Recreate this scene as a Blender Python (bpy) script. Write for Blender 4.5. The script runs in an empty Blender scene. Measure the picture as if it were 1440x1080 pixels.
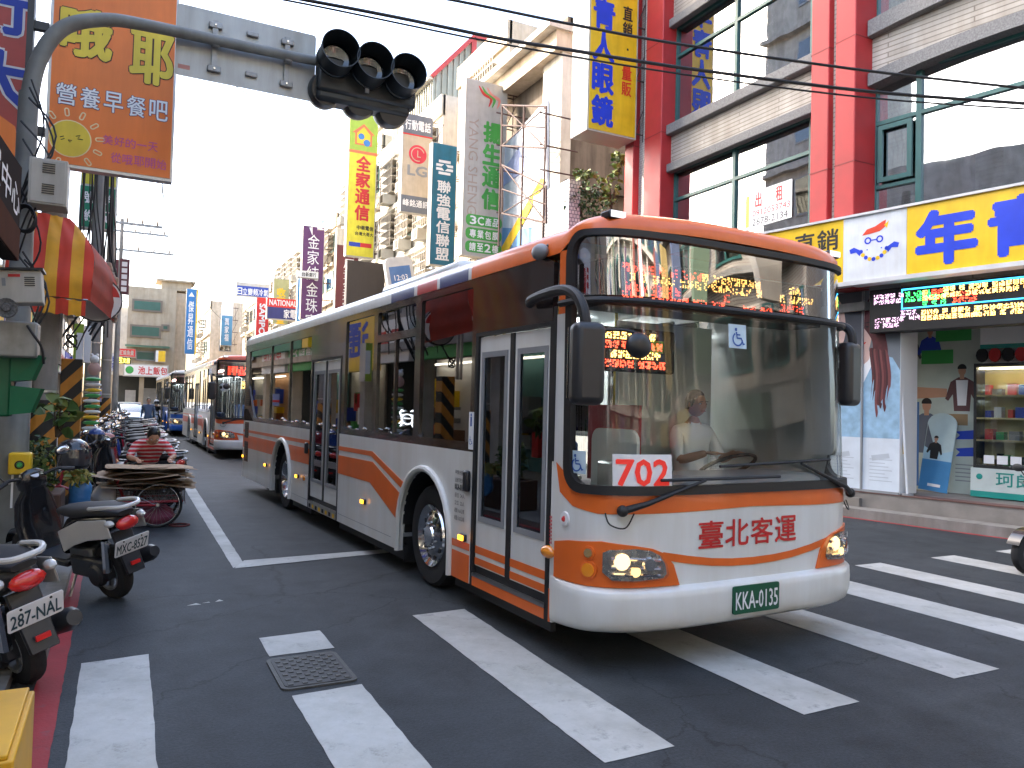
import bpy, bmesh, math, random
import numpy as np
from mathutils import Vector, Matrix, Euler, noise as mnoise
from mathutils.geometry import tessellate_polygon
rnd = random.Random(11)
S = bpy.context.scene
COL = S.collection
# ------------------------------------------------------------------ camera
YAW, PITCH, ROLL, FPX = 0.46892, 0.03148, 0.02569, 1080.0
CAMP = Vector((0, 0, 1.7))
_f = Vector((math.sin(YAW)*math.cos(PITCH), math.cos(YAW)*math.cos(PITCH), math.sin(PITCH)))
_r = Vector((math.cos(YAW), -math.sin(YAW), 0)); _u = _r.cross(_f)
_r2 = _r*math.cos(ROLL)+_u*math.sin(ROLL); _u2 = -_r*math.sin(ROLL)+_u*math.cos(ROLL)
cd = bpy.data.cameras.new('camera'); cam = bpy.data.objects.new('camera', cd); COL.objects.link(cam)
cd.sensor_fit = 'HORIZONTAL'; cd.sensor_width = 36; cd.lens = 36*FPX/1440; cd.clip_start = .05; cd.clip_end = 2000
_m = Matrix((( _r2.x, _u2.x, -_f.x, CAMP.x), (_r2.y, _u2.y, -_f.y, CAMP.y), (_r2.z, _u2.z, -_f.z, CAMP.z), (0, 0, 0, 1)))
cam.matrix_world = _m; S.camera = cam
def ray(x, y): return _r2*((x-720)/FPX)+_u2*((540-y)/FPX)+_f
def atY(x, y, Y): d = ray(x, y); return CAMP+d*(Y/d.y)            # where a line of sight meets a plane across the street
def atX(x, y, X): d = ray(x, y); return CAMP+d*(X/d.x)
def atZ(x, y, Z=0): d = ray(x, y); return CAMP+d*((Z-1.7)/d.z)
# ------------------------------------------------------------------ light
SUN_EL, SUN_DIR = math.radians(37), Vector((-.78, .62, 0)).normalized()
w = bpy.data.worlds.new('World'); S.world = w; w.use_nodes = True
nt = w.node_tree; nt.nodes.clear()
sky = nt.nodes.new('ShaderNodeTexSky'); sky.sky_type = 'NISHITA'; sky.sun_disc = False
sky.sun_elevation = SUN_EL; sky.sun_rotation = math.atan2(SUN_DIR.x, SUN_DIR.y)
sky.air_density = 1.0; sky.dust_density = 4.0; sky.ozone_density = .6
bg = nt.nodes.new('ShaderNodeBackground'); bg.inputs[1].default_value = .15
wo = nt.nodes.new('ShaderNodeOutputWorld')
nt.links.new(sky.outputs[0], bg.inputs[0]); nt.links.new(bg.outputs[0], wo.inputs[0])
sd = bpy.data.lights.new('sun', 'SUN'); sd.energy = 2.0; sd.angle = math.radians(.6); sd.color = (1, .9, .76)
sun = bpy.data.objects.new('sun', sd); COL.objects.link(sun)
sv = SUN_DIR*math.cos(SUN_EL)+Vector((0, 0, math.sin(SUN_EL)))
sun.rotation_euler = sv.to_track_quat('Z', 'Y').to_euler(); sun.location = (0, 0, 30)
S.view_settings.view_transform = 'Standard'; S.view_settings.look = 'None'
S.view_settings.gamma = 1; S.view_settings.use_curve_mapping = False
S.view_settings.exposure = 2.78
S.render.engine = 'CYCLES'
S.cycles.max_bounces = 7; S.cycles.diffuse_bounces = 3; S.cycles.glossy_bounces = 4
S.cycles.transparent_max_bounces = 16; S.cycles.transmission_bounces = 4
S.cycles.caustics_reflective = False; S.cycles.caustics_refractive = False
S.cycles.sample_clamp_indirect = 6
S.cycles.use_denoising = True
# ------------------------------------------------------------------ materials
_mats = {}
def srgb(h):
    h = h.lstrip('#'); c = [int(h[i:i+2], 16)/255 for i in (0, 2, 4)]
    return tuple(((x+.055)/1.055)**2.4 if x > .04 else x/12.92 for x in c)
def pm(name, col, rough=.5, metal=0., var=.12, scale=3., bump=0., bscale=None, coat=0., streak=0., spec=.5, detail=4):
    """painted / solid surface: base colour with noise wear, optional vertical streaks and bump"""
    if name in _mats: return _mats[name]
    if name.startswith(('sign_', 'bubble')) and not streak: streak = .16; var = max(var, .12)
    m = bpy.data.materials.new(name); m.use_nodes = True; t = m.node_tree; N = t.nodes; L = t.links
    b = N['Principled BSDF']; tc = N.new('ShaderNodeTexCoord')
    nz = N.new('ShaderNodeTexNoise'); nz.inputs['Scale'].default_value = scale; nz.inputs['Detail'].default_value = detail
    L.new(tc.outputs['Object'], nz.inputs['Vector'])
    cr = N.new('ShaderNodeValToRGB'); cr.color_ramp.elements[0].position = .3; cr.color_ramp.elements[1].position = .7
    cr.color_ramp.elements[0].color = (*[c*(1-var) for c in col], 1); cr.color_ramp.elements[1].color = (*[min(1, c*(1+var*.6)) for c in col], 1)
    L.new(nz.outputs['Fac'], cr.inputs[0]); out = cr.outputs[0]
    if streak:
        mp = N.new('ShaderNodeMapping'); mp.inputs['Scale'].default_value = (2.2, 2.2, .3)
        L.new(tc.outputs['Object'], mp.inputs[0])
        n2 = N.new('ShaderNodeTexNoise'); n2.inputs['Scale'].default_value = 1.3; n2.inputs['Detail'].default_value = 10; n2.inputs['Roughness'].default_value = .65
        L.new(mp.outputs[0], n2.inputs['Vector'])
        r2 = N.new('ShaderNodeValToRGB'); r2.color_ramp.elements[0].position = .35; r2.color_ramp.elements[1].position = .68
        k = 1-streak; r2.color_ramp.elements[0].color = (1, 1, 1, 1); r2.color_ramp.elements[1].color = (k, k*.96, k*.9, 1)
        L.new(n2.outputs['Fac'], r2.inputs[0])
        mx = N.new('ShaderNodeMix'); mx.data_type = 'RGBA'; mx.blend_type = 'MULTIPLY'; mx.inputs[0].default_value = 1
        L.new(out, mx.inputs[6]); L.new(r2.outputs[0], mx.inputs[7]); out = mx.outputs[2]
    L.new(out, b.inputs['Base Color'])
    b.inputs['Metallic'].default_value = metal; b.inputs['Specular IOR Level'].default_value = spec
    rr = N.new('ShaderNodeMapRange'); rr.inputs[3].default_value = max(.02, rough-.08); rr.inputs[4].default_value = min(1, rough+.1)
    L.new(nz.outputs['Fac'], rr.inputs[0]); L.new(rr.outputs[0], b.inputs['Roughness'])
    if coat: b.inputs['Coat Weight'].default_value = coat; b.inputs['Coat Roughness'].default_value = .06
    if bump:
        n3 = N.new('ShaderNodeTexNoise'); n3.inputs['Scale'].default_value = bscale or scale*8; n3.inputs['Detail'].default_value = 5
        L.new(tc.outputs['Object'], n3.inputs['Vector'])
        bp = N.new('ShaderNodeBump'); bp.inputs['Strength'].default_value = bump; bp.inputs['Distance'].default_value = .02
        L.new(n3.outputs['Fac'], bp.inputs['Height']); L.new(bp.outputs[0], b.inputs['Normal'])
    _mats[name] = m; return m
def em(name, col, strength):
    if name in _mats: return _mats[name]
    if isinstance(col, str): col = srgb(col)
    m = bpy.data.materials.new(name); m.use_nodes = True; b = m.node_tree.nodes['Principled BSDF']
    b.inputs['Base Color'].default_value = (*[c*.5 for c in col], 1); b.inputs['Emission Color'].default_value = (*col, 1)
    b.inputs['Emission Strength'].default_value = strength*.6; _mats[name] = m; return m
def glassm(name, tint=(.5, .55, .55), base=.08, gain=1.0, rough=.015, wavy=0.):
    """thin glazing: tinted see-through plus fresnel reflection"""
    if name in _mats: return _mats[name]
    m = bpy.data.materials.new(name); m.use_nodes = True; t = m.node_tree; N = t.nodes; L = t.links; N.clear()
    o = N.new('ShaderNodeOutputMaterial'); tr = N.new('ShaderNodeBsdfTransparent'); tr.inputs[0].default_value = (*tint, 1)
    gl = N.new('ShaderNodeBsdfGlossy'); gl.inputs['Roughness'].default_value = rough; gl.inputs['Color'].default_value = (.96, .97, 1, 1)
    lw = N.new('ShaderNodeFresnel'); lw.inputs['IOR'].default_value = 1.5
    mr = N.new('ShaderNodeMath'); mr.operation = 'MULTIPLY_ADD'; mr.inputs[1].default_value = gain; mr.inputs[2].default_value = base; mr.use_clamp = True
    L.new(lw.outputs[0], mr.inputs[0]); mx = N.new('ShaderNodeMixShader')
    L.new(mr.outputs[0], mx.inputs[0]); L.new(tr.outputs[0], mx.inputs[1]); L.new(gl.outputs[0], mx.inputs[2]); L.new(mx.outputs[0], o.inputs[0])
    if wavy:
        tc = N.new('ShaderNodeTexCoord'); n3 = N.new('ShaderNodeTexNoise'); n3.inputs['Scale'].default_value = 1.3; n3.inputs['Detail'].default_value = 1
        L.new(tc.outputs['Object'], n3.inputs['Vector']); bp = N.new('ShaderNodeBump'); bp.inputs['Strength'].default_value = wavy; bp.inputs['Distance'].default_value = .05
        L.new(n3.outputs['Fac'], bp.inputs['Height']); L.new(bp.outputs[0], gl.inputs['Normal'])
    _mats[name] = m; return m
# ------------------------------------------------------------------ mesh collecting
_gly = {}
def glyph(s, bold=.0):
    k = s
    if k in _gly: return _gly[k]
    cu = bpy.data.curves.new('t', 'FONT'); cu.body = s; cu.size = 1; cu.resolution_u = 2
    ob = bpy.data.objects.new('t', cu); me = ob.to_mesh()
    v = [tuple(p.co) for p in me.vertices]; f = [tuple(p.vertices) for p in me.polygons]
    ob.to_mesh_clear(); bpy.data.objects.remove(ob); bpy.data.curves.remove(cu)
    if v:
        x0 = min(p[0] for p in v); x1 = max(p[0] for p in v); y0 = min(p[1] for p in v); y1 = max(p[1] for p in v)
    else: x0 = y0 = 0; x1 = y1 = 1
    _gly[k] = (v, f, x0, x1, y0, y1); return _gly[k]
def frame(o, x, y):
    x = Vector(x).normalized(); y = Vector(y); y = (y-x*y.dot(x)).normalized(); z = x.cross(y)
    return Matrix(((x.x, y.x, z.x, o[0]), (x.y, y.y, z.y, o[1]), (x.z, y.z, z.z, o[2]), (0, 0, 0, 1)))
ID = Matrix()
class MB:
    def __init__(s, M=None): s.v = []; s.f = []; s.mi = []; s.ms = []; s.M = M
    def m(s, mat):
        if mat not in s.ms: s.ms.append(mat)
        return s.ms.index(mat)
    def add(s, vs, fs, mat, M=None):
        n = len(s.v); k = s.m(mat)
        if M is not None: vs = [M @ Vector(v) for v in vs]
        s.v += [tuple(v) for v in vs]; s.f += [tuple(i+n for i in f) for f in fs]; s.mi += [k]*len(fs); return s
    def box(s, x0, x1, y0, y1, z0, z1, mat, M=None):
        vs = [(x, y, z) for z in (z0, z1) for y in (y0, y1) for x in (x0, x1)]
        return s.add(vs, [(0, 2, 3, 1), (4, 5, 7, 6), (0, 1, 5, 4), (2, 6, 7, 3), (0, 4, 6, 2), (1, 3, 7, 5)], mat, M)
    def bar(s, a, b, w, h, mat, M=None, up=(0, 0, 1)):
        a = Vector(a); b = Vector(b); d = b-a; L = d.length
        if abs(d.normalized().dot(Vector(up))) > .98: up = (0, 1, 0)
        F = frame(a, d, up)
        if M is not None: F = M @ F
        return s.box(0, L, -w/2, w/2, -h/2, h/2, mat, F) if False else s.box(0, L, -h/2, h/2, -w/2, w/2, mat, F)
    def tube(s, pts, r, mat, n=8, M=None, caps=True, sx=1., sy=1.):
        pts = [Vector(p) for p in pts]; K = len(pts); rs = r if isinstance(r, (list, tuple)) else [r]*K
        T = [(pts[min(i+1, K-1)]-pts[max(i-1, 0)]).normalized() for i in range(K)]
        up = Vector((0, 0, 1)) if abs(T[0].z) < .9 else Vector((0, 1, 0))
        nx = T[0].cross(up).normalized(); vs = []
        for i in range(K):
            nx = (nx-T[i]*nx.dot(T[i])).normalized(); ny = T[i].cross(nx)
            for j in range(n):
                a = 2*math.pi*j/n; vs.append(pts[i]+(nx*math.cos(a)*sx+ny*math.sin(a)*sy)*rs[i])
        fs = [(i*n+j, i*n+(j+1) % n, (i+1)*n+(j+1) % n, (i+1)*n+j) for i in range(K-1) for j in range(n)]
        if caps: fs += [tuple(range(n))[::-1], tuple(range((K-1)*n, K*n))]
        return s.add(vs, fs, mat, M)
    def lathe(s, prof, mat, n=24, M=None, a0=0, a1=2*math.pi):
        """profile of (radius, height) about local z"""
        full = abs(a1-a0-2*math.pi) < 1e-6; c = n if full else n+1; vs = []
        for r, z in prof:
            for j in range(c):
                a = a0+(a1-a0)*j/n; vs.append((r*math.cos(a), r*math.sin(a), z))
        fs = []
        for i in range(len(prof)-1):
            for j in range(n):
                k = (j+1) % c; fs.append((i*c+j, i*c+k, (i+1)*c+k, (i+1)*c+j))
        return s.add(vs, fs, mat, M)
    def cyl(s, p0, p1, r, mat, n=16, M=None, r1=None): return s.tube([p0, p1], [r, r if r1 is None else r1], mat, n, M)
    def ball(s, c, r, mat, nu=14, nv=9, M=None):
        rx, ry, rz = (r, r, r) if not isinstance(r, (tuple, list)) else r
        vs = [(c[0], c[1], c[2]+rz)]
        for i in range(1, nv):
            a = math.pi*i/nv
            for j in range(nu):
                b = 2*math.pi*j/nu; vs.append((c[0]+rx*math.sin(a)*math.cos(b), c[1]+ry*math.sin(a)*math.sin(b), c[2]+rz*math.cos(a)))
        vs.append((c[0], c[1], c[2]-rz)); fs = [(0, 1+j, 1+(j+1) % nu) for j in range(nu)]
        for i in range(nv-2):
            for j in range(nu):
                a = 1+i*nu+j; b = 1+i*nu+(j+1) % nu; fs.append((a, a+nu, b+nu, b))
        k = 1+(nv-2)*nu; fs += [(k+j, len(vs)-1, k+(j+1) % nu) for j in range(nu)]
        return s.add(vs, fs, mat, M)
    def prism(s, poly, z0, z1, mat, M=None, holes=()):
        """2-D outline (x,y) with holes, extruded along local z"""
        loops = [list(poly)]+[list(h) for h in holes]
        tri = tessellate_polygon([[Vector((p[0], p[1], 0)) for p in lp] for lp in loops])
        flat = [p for lp in loops for p in lp]; n = len(flat)
        vs = [(p[0], p[1], z1) for p in flat]; fs = []
        for t in tri:
            a, b, c = [flat[i] for i in t]
            if (b[0]-a[0])*(c[1]-a[1])-(b[1]-a[1])*(c[0]-a[0]) < 0: t = t[::-1]
            fs.append(tuple(t))
        if z1 != z0:
            vs += [(p[0], p[1], z0) for p in flat]; fs += [tuple(i+n for i in t[::-1]) for t in fs]
            o = 0
            for li, lp in enumerate(loops):
                ar = sum(lp[i][0]*lp[(i+1) % len(lp)][1]-lp[(i+1) % len(lp)][0]*lp[i][1] for i in range(len(lp)))
                for i in range(len(lp)):
                    a, b = o+i, o+(i+1) % len(lp); q = (a, a+n, b+n, b)
                    fs.append(q if (ar > 0) != (li > 0) else q[::-1])
                o += len(lp)
        return s.add(vs, fs, mat, M)
    def grid(s, fn, nu, nv, mat, M=None):
        vs = [fn(i/nu, j/nv) for j in range(nv+1) for i in range(nu+1)]
        return s.add(vs, [(j*(nu+1)+i, j*(nu+1)+i+1, (j+1)*(nu+1)+i+1, (j+1)*(nu+1)+i) for j in range(nv) for i in range(nu)], mat, M)
    def text(s, t, x0, y0, x1, y1, mat, M=None, z=.0, bold=.0, slant=0., fn=None):
        v, f, a0, a1, b0, b1 = glyph(t, bold); sx = (x1-x0)/max(1e-6, a1-a0); sy = (y1-y0)/max(1e-6, b1-b0)
        sh = [(0, 0)]
        if bold > 0: q = .9*bold*min(abs(sx), abs(sy)); k_ = 8 if bold > .035 else 5; sh += [(q*math.cos(2*math.pi*i/k_+.3), q*math.sin(2*math.pi*i/k_+.3)) for i in range(k_)]
        for i, (dx, dy) in enumerate(sh):            # heavier strokes: the same glyph laid again a hair's breadth away
            vs = [(x0+(p[0]-a0)*sx+slant*(p[1]-b0)*sy+dx, y0+(p[1]-b0)*sy+dy, z+.00035*i) for p in v]
            if fn: vs = [fn(*p) for p in vs]
            s.add(vs, f, mat, M)
        return s
    def chars(s, t, x0, y0, x1, y1, mat, M=None, z=0., bold=.03, vert=True, gap=.12, fn=None):
        """one glyph per cell down (or along) a strip"""
        n = len(t)
        for i, c in enumerate(t):
            if c == ' ': continue
            thin = c in '一-·'
            if vert: a, b, c0, c1 = x0, x1, y1-(y1-y0)*(i+1)/n, y1-(y1-y0)*i/n
            else: a, b, c0, c1 = x0+(x1-x0)*i/n, x0+(x1-x0)*(i+1)/n, y0, y1
            w = (b-a); h = (c1-c0); g = gap/2
            if thin: g2 = .44; s.text(c, a+w*g, c0+h*g2, b-w*g, c1-h*g2, mat, M, z, bold, fn=fn)
            else: s.text(c, a+w*(g if vert or len(t) < 2 else g), c0+h*(g if vert else 0), b-w*g, c1-h*(g if vert else 0), mat, M, z, bold, fn=fn)
        return s
    def build(s, name, parent=None, ang=35, bevel=0., label=None, cat=None, group=None, kind=None, flat=False, world=True, bseg=2):
        me = bpy.data.meshes.new(name); vs = s.v
        if s.M is not None: vs = [s.M @ Vector(v) for v in vs]
        if parent is not None and world and parent.name in WM:
            inv = WM[parent.name].inverted(); vs = [inv @ Vector(v) for v in vs]
        org = Vector((0, 0, 0))
        if parent is None and s.v:
            A = np.array([tuple(v) for v in vs]); org = Vector(((A[:, 0].min()+A[:, 0].max())/2, (A[:, 1].min()+A[:, 1].max())/2, A[:, 2].min()))
            vs = [Vector(v)-org for v in vs]
        me.from_pydata([tuple(v) for v in vs], [], s.f)
        for m in s.ms: me.materials.append(m)
        if s.mi: me.polygons.foreach_set('material_index', s.mi)
        if not flat:
            me.polygons.foreach_set('use_smooth', [True]*len(me.polygons)); me.set_sharp_from_angle(angle=math.radians(ang))
        me.update(); o = bpy.data.objects.new(name, me); o.location = org; COL.objects.link(o)
        if parent is not None:
            o.parent = parent
            WM[o.name] = WM.get(parent.name, ID) if world or parent.name in WM else ID
        if bevel:
            bv = o.modifiers.new('bevel', 'BEVEL'); bv.width = bevel; bv.segments = bseg; bv.limit_method = 'ANGLE'; bv.angle_limit = math.radians(40)
            bv.harden_normals = False
        tag(o, label, cat, group, kind); return o
WM = {}
def tag(o, label=None, cat=None, group=None, kind=None):
    if label: o['label'] = label
    if cat: o['category'] = cat
    if group: o['group'] = group
    if kind: o['kind'] = kind
    return o
def thing(name, label, cat, loc, rz=0., group=None, M=None, local=False):
    """Empty at the base. Parts are given in world coordinates unless local."""
    o = bpy.data.objects.new(name, None); o.empty_display_size = .2; COL.objects.link(o)
    o.matrix_world = M if M is not None else Matrix.Translation(Vector(loc)) @ Matrix.Rotation(rz, 4, 'Z')
    if not local: WM[o.name] = o.matrix_world.copy()
    return tag(o, label, cat, group)
def kids(o): return [c for c in bpy.data.objects if c.parent == o]
_kids = {}
def copy_tree(o, parent=None, recol=None):
    if o.name not in _kids: _kids[o.name] = [c for c in COL.objects if c.parent == o]
    c = o.copy(); COL.objects.link(c); c.parent = parent
    for k in _kids[o.name]: copy_tree(k, c, recol)
    if recol and c.type == 'MESH':
        for sl in c.material_slots:
            if sl.material and sl.material.name in recol: sl.link = 'OBJECT'; sl.material = recol[sl.material.name]
    return c
def rrect(x0, y0, x1, y1, r, n=4):
    r = min(r, (x1-x0)/2-1e-4, (y1-y0)/2-1e-4); P = []
    for cx, cy, a in ((x1-r, y1-r, 0), (x0+r, y1-r, 90), (x0+r, y0+r, 180), (x1-r, y0+r, 270)):
        for i in range(n+1):
            t = math.radians(a+90*i/n); P.append((cx+r*math.cos(t), cy+r*math.sin(t)))
    return P
def rect(x0, y0, x1, y1): return [(x0, y0), (x1, y0), (x1, y1), (x0, y1)]
def circ(x, y, r, n=20, ry=None, a0=0, a1=360): return [(x+r*math.cos(math.radians(a0+(a1-a0)*i/n)), y+(ry or r)*math.sin(math.radians(a0+(a1-a0)*i/n))) for i in range(n if a1-a0 == 360 else n+1)]
def smooth(pts, k=6):
    """Catmull-Rom through points"""
    P = [Vector(p) for p in pts]; out = []
    for i in range(len(P)-1):
        a, b, c, d = P[max(i-1, 0)], P[i], P[i+1], P[min(i+2, len(P)-1)]
        for j in range(k):
            t = j/k; out.append(.5*((2*b)+(c-a)*t+(2*a-5*b+4*c-d)*t*t+(3*b-a-3*c+d)*t**3))
    return out+[P[-1]]
# shared materials
BLK = pm('black_rubber', (.012, .012, .013), .55, var=.3); DK = pm('dark_plastic', (.022, .023, .026), .35, var=.25)
WHT = pm('white_paint', (.74, .75, .73), .32, var=.07, scale=1.6, coat=.3, streak=.13); ORG = pm('orange_paint', (.82, .155, .02), .32, var=.08, coat=.3, streak=.1)
GREY = pm('grey_paint', (.25, .26, .27), .45); STEEL = pm('steel', (.5, .5, .5), .32, 1., var=.15); CHROME = pm('chrome', (.75, .75, .76), .12, 1., var=.1)
GALV = pm('galvanised', (.36, .37, .37), .5, .6, var=.2, scale=9, streak=.3); RED = pm('red_print', (.65, .03, .03), .5, var=.05)
BLU = pm('blue_print', (.02, .06, .45), .5, var=.05); YEL = pm('yellow_print', (.9, .55, .02), .45, var=.05); BLKP = pm('black_print', (.015, .015, .015), .5)
WP = pm('white_print', (.82, .82, .82), .5, var=.03); GRN = pm('green_print', (.05, .35, .08), .5, var=.05)
TYRE = pm('tyre', (.018, .018, .019), .85, var=.3, scale=20, bump=.3); CONC = pm('concrete', (.27, .26, .24), .85, var=.3, scale=1.5, bump=.4, streak=.35)
SKINM = pm('skin', (.5, .27, .17), .55, var=.1); HAIR = pm('hair', (.012, .01, .01), .45, var=.3)
AMB = em('amber_lamp', (1, .35, .02), 1.6); AMBD = pm('amber_lens', (.9, .3, .02), .15, coat=1.)
REDL = pm('red_lens', (.7, .02, .015), .15, coat=1.); RUST = pm('rusty_iron', (.07, .035, .03), .7, var=.4)
# ================================================================== ground and street
def paint_mat(name, col, wear=.5):
    m = pm(name, col, .7, var=.12, scale=2.5, bump=.15, bscale=60)
    t = m.node_tree; N = t.nodes; L = t.links; b = N['Principled BSDF']; src = b.inputs['Base Color'].links[0].from_socket
    tc = N.new('ShaderNodeTexCoord'); a = N.new('ShaderNodeTexNoise'); a.inputs['Scale'].default_value = 5; a.inputs['Detail'].default_value = 12; a.inputs['Roughness'].default_value = .75
    L.new(tc.outputs['Object'], a.inputs['Vector']); r = N.new('ShaderNodeValToRGB'); r.color_ramp.elements[0].position = .62-.1*wear; r.color_ramp.elements[1].position = .72
    L.new(a.outputs['Fac'], r.inputs[0]); mx = N.new('ShaderNodeMix'); mx.data_type = 'RGBA'; mx.inputs[7].default_value = (.09, .09, .09, 1)
    ml = N.new('ShaderNodeMath'); ml.operation = 'MULTIPLY'; ml.inputs[1].default_value = .75
    g = N.new('ShaderNodeTexNoise'); g.inputs['Scale'].default_value = 1.6; g.inputs['Detail'].default_value = 8; g.inputs['Roughness'].default_value = .7; L.new(tc.outputs['Object'], g.inputs['Vector']); gr = N.new('ShaderNodeValToRGB'); gr.color_ramp.elements[0].position = .38; gr.color_ramp.elements[1].position = .68; gr.color_ramp.elements[0].color = (1, 1, 1, 1); gr.color_ramp.elements[1].color = (.66, .65, .62, 1); L.new(g.outputs['Fac'], gr.inputs[0])
    gm = N.new('ShaderNodeMix'); gm.data_type = 'RGBA'; gm.blend_type = 'MULTIPLY'; gm.inputs[0].default_value = 1; L.new(src, gm.inputs[6]); L.new(gr.outputs[0], gm.inputs[7]); src = gm.outputs[2]
    L.new(r.outputs[0], ml.inputs[0]); L.new(ml.outputs[0], mx.inputs[0]); L.new(src, mx.inputs[6]); L.new(mx.outputs[2], b.inputs['Base Color']); return m
def asphalt():
    m = bpy.data.materials.new('asphalt'); m.use_nodes = True; t = m.node_tree; N = t.nodes; L = t.links; b = N['Principled BSDF']
    tc = N.new('ShaderNodeTexCoord')
    def nz(s, d, r=.5):
        n = N.new('ShaderNodeTexNoise'); n.inputs['Scale'].default_value = s; n.inputs['Detail'].default_value = d; n.inputs['Roughness'].default_value = r
        L.new(tc.outputs['Object'], n.inputs['Vector']); return n
    big = nz(.35, 5, .6); fine = nz(55, 4, .7); mid = nz(3.2, 8, .65); spk = nz(130, 2)
    r1 = N.new('ShaderNodeValToRGB'); r1.color_ramp.elements[0].position = .3; r1.color_ramp.elements[1].position = .72
    r1.color_ramp.elements[0].color = (.026, .031, .035, 1); r1.color_ramp.elements[1].color = (.042, .048, .053, 1); L.new(big.outputs['Fac'], r1.inputs[0])
    r2 = N.new('ShaderNodeValToRGB'); r2.color_ramp.elements[0].position = .3; r2.color_ramp.elements[1].position = .75
    r2.color_ramp.elements[0].color = (.72, .72, .72, 1); r2.color_ramp.elements[1].color = (1.3, 1.3, 1.3, 1); L.new(mid.outputs['Fac'], r2.inputs[0])
    r3 = N.new('ShaderNodeValToRGB'); r3.color_ramp.elements[0].position = .3; r3.color_ramp.elements[1].position = .7
    r3.color_ramp.elements[0].color = (.7, .7, .7, 1); r3.color_ramp.elements[1].color = (1.35, 1.35, 1.35, 1); L.new(fine.outputs['Fac'], r3.inputs[0])
    def mul(a, c):
        x = N.new('ShaderNodeMix'); x.data_type = 'RGBA'; x.blend_type = 'MULTIPLY'; x.inputs[0].default_value = 1; L.new(a, x.inputs[6]); L.new(c, x.inputs[7]); return x.outputs[2]
    c = mul(mul(r1.outputs[0], r2.outputs[0]), r3.outputs[0])
    # cracks, oil stains, tyre-polished tracks
    dz = N.new('ShaderNodeVectorMath'); dz.operation = 'MULTIPLY_ADD'; dz.inputs[1].default_value = (.55, .55, 0); nd = nz(2.2, 6, .6); L.new(nd.outputs['Color'], dz.inputs[0]); L.new(tc.outputs['Object'], dz.inputs[2])
    vo = N.new('ShaderNodeTexVoronoi'); vo.feature = 'DISTANCE_TO_EDGE'; vo.inputs['Scale'].default_value = .42; L.new(dz.outputs[0], vo.inputs['Vector'])
    cr = N.new('ShaderNodeValToRGB'); cr.color_ramp.elements[0].position = .0; cr.color_ramp.elements[1].position = .0045; cr.color_ramp.elements[0].color = (.45, .45, .45, 1); L.new(vo.outputs['Distance'], cr.inputs[0])
    c = mul(c, cr.outputs[0])
    st = nz(1.1, 7, .62); sr = N.new('ShaderNodeValToRGB'); sr.color_ramp.elements[0].position = .56; sr.color_ramp.elements[1].position = .72; sr.color_ramp.elements[0].color = (1, 1, 1, 1); sr.color_ramp.elements[1].color = (.62, .62, .62, 1); L.new(st.outputs['Fac'], sr.inputs[0]); c = mul(c, sr.outputs[0])
    mp = N.new('ShaderNodeMapping'); mp.inputs['Scale'].default_value = (1.4, .09, 1); L.new(tc.outputs['Object'], mp.inputs[0]); tn = N.new('ShaderNodeTexNoise'); tn.inputs['Scale'].default_value = 1; tn.inputs['Detail'].default_value = 4; L.new(mp.outputs[0], tn.inputs['Vector'])
    tr = N.new('ShaderNodeValToRGB'); tr.color_ramp.elements[0].position = .35; tr.color_ramp.elements[1].position = .65; tr.color_ramp.elements[0].color = (.84, .84, .84, 1); tr.color_ramp.elements[1].color = (1.18, 1.17, 1.15, 1); L.new(tn.outputs['Fac'], tr.inputs[0]); c = mul(c, tr.outputs[0])
    r4 = N.new('ShaderNodeValToRGB'); r4.color_ramp.elements[0].position = .66; r4.color_ramp.elements[1].position = .72; r4.color_ramp.elements[1].color = (.5, .5, .5, 1)
    L.new(spk.outputs['Fac'], r4.inputs[0]); x = N.new('ShaderNodeMix'); x.data_type = 'RGBA'; x.inputs[7].default_value = (.11, .11, .105, 1)
    L.new(r4.outputs[0], x.inputs[0]); L.new(c, x.inputs[6]); L.new(x.outputs[2], b.inputs['Base Color'])
    b.inputs['Roughness'].default_value = .72; b.inputs['Specular IOR Level'].default_value = .35
    bp = N.new('ShaderNodeBump'); bp.inputs['Strength'].default_value = .5; bp.inputs['Distance'].default_value = .01
    L.new(fine.outputs['Fac'], bp.inputs['Height']); L.new(bp.outputs[0], b.inputs['Normal']); return m
ASP = asphalt()
MB().add([(-400, -400, -.02), (400, -400, -.02), (400, 600, -.02), (-400, 600, -.02)], [(0, 1, 2, 3)], pm('ground_soil', (.12, .12, .11), .9)).build('ground', kind='structure')
MB().add([(-60, -30, 0), (60, -30, 0), (60, 180, 0), (-60, 180, 0)], [(0, 1, 2, 3)], ASP).build('road', kind='structure')
# tyre-dark manhole, pavements
PAVE = pm('pavement_concrete', (.2, .195, .185), .85, var=.25, scale=2, bump=.3)
b = MB(); b.box(-8, -.52, -2, 90, 0, .07, PAVE); b.build('pavement', kind='structure')
MB().box(-.52, -.37, 5.8, 90, 0, .085, CONC).build('kerb', kind='structure')
LP = paint_mat('road_paint_white', (.5, .5, .47), .75); LR = paint_mat('road_paint_red', (.36, .03, .035), .6)
def jag(pts, step=.09, a=.0035):
    out = []
    for i in range(len(pts)):
        p, q = Vector(pts[i]).to_2d(), Vector(pts[(i+1) % len(pts)]).to_2d(); n = max(1, int((q-p).length/step)); d = (q-p).normalized(); nn = Vector((-d.y, d.x))
        for k in range(n): out.append(tuple(p+(q-p)*(k/n)+nn*rnd.uniform(-a, a)*(1 if k else 0)))
    return out
def mark(name, pts, mat, label=None, z=.004, **kw):
    o = MB().prism(jag(pts), z-.001, z, mat).build(name, kind='structure', flat=True)
    if label: o['label'] = label
    return o
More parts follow.
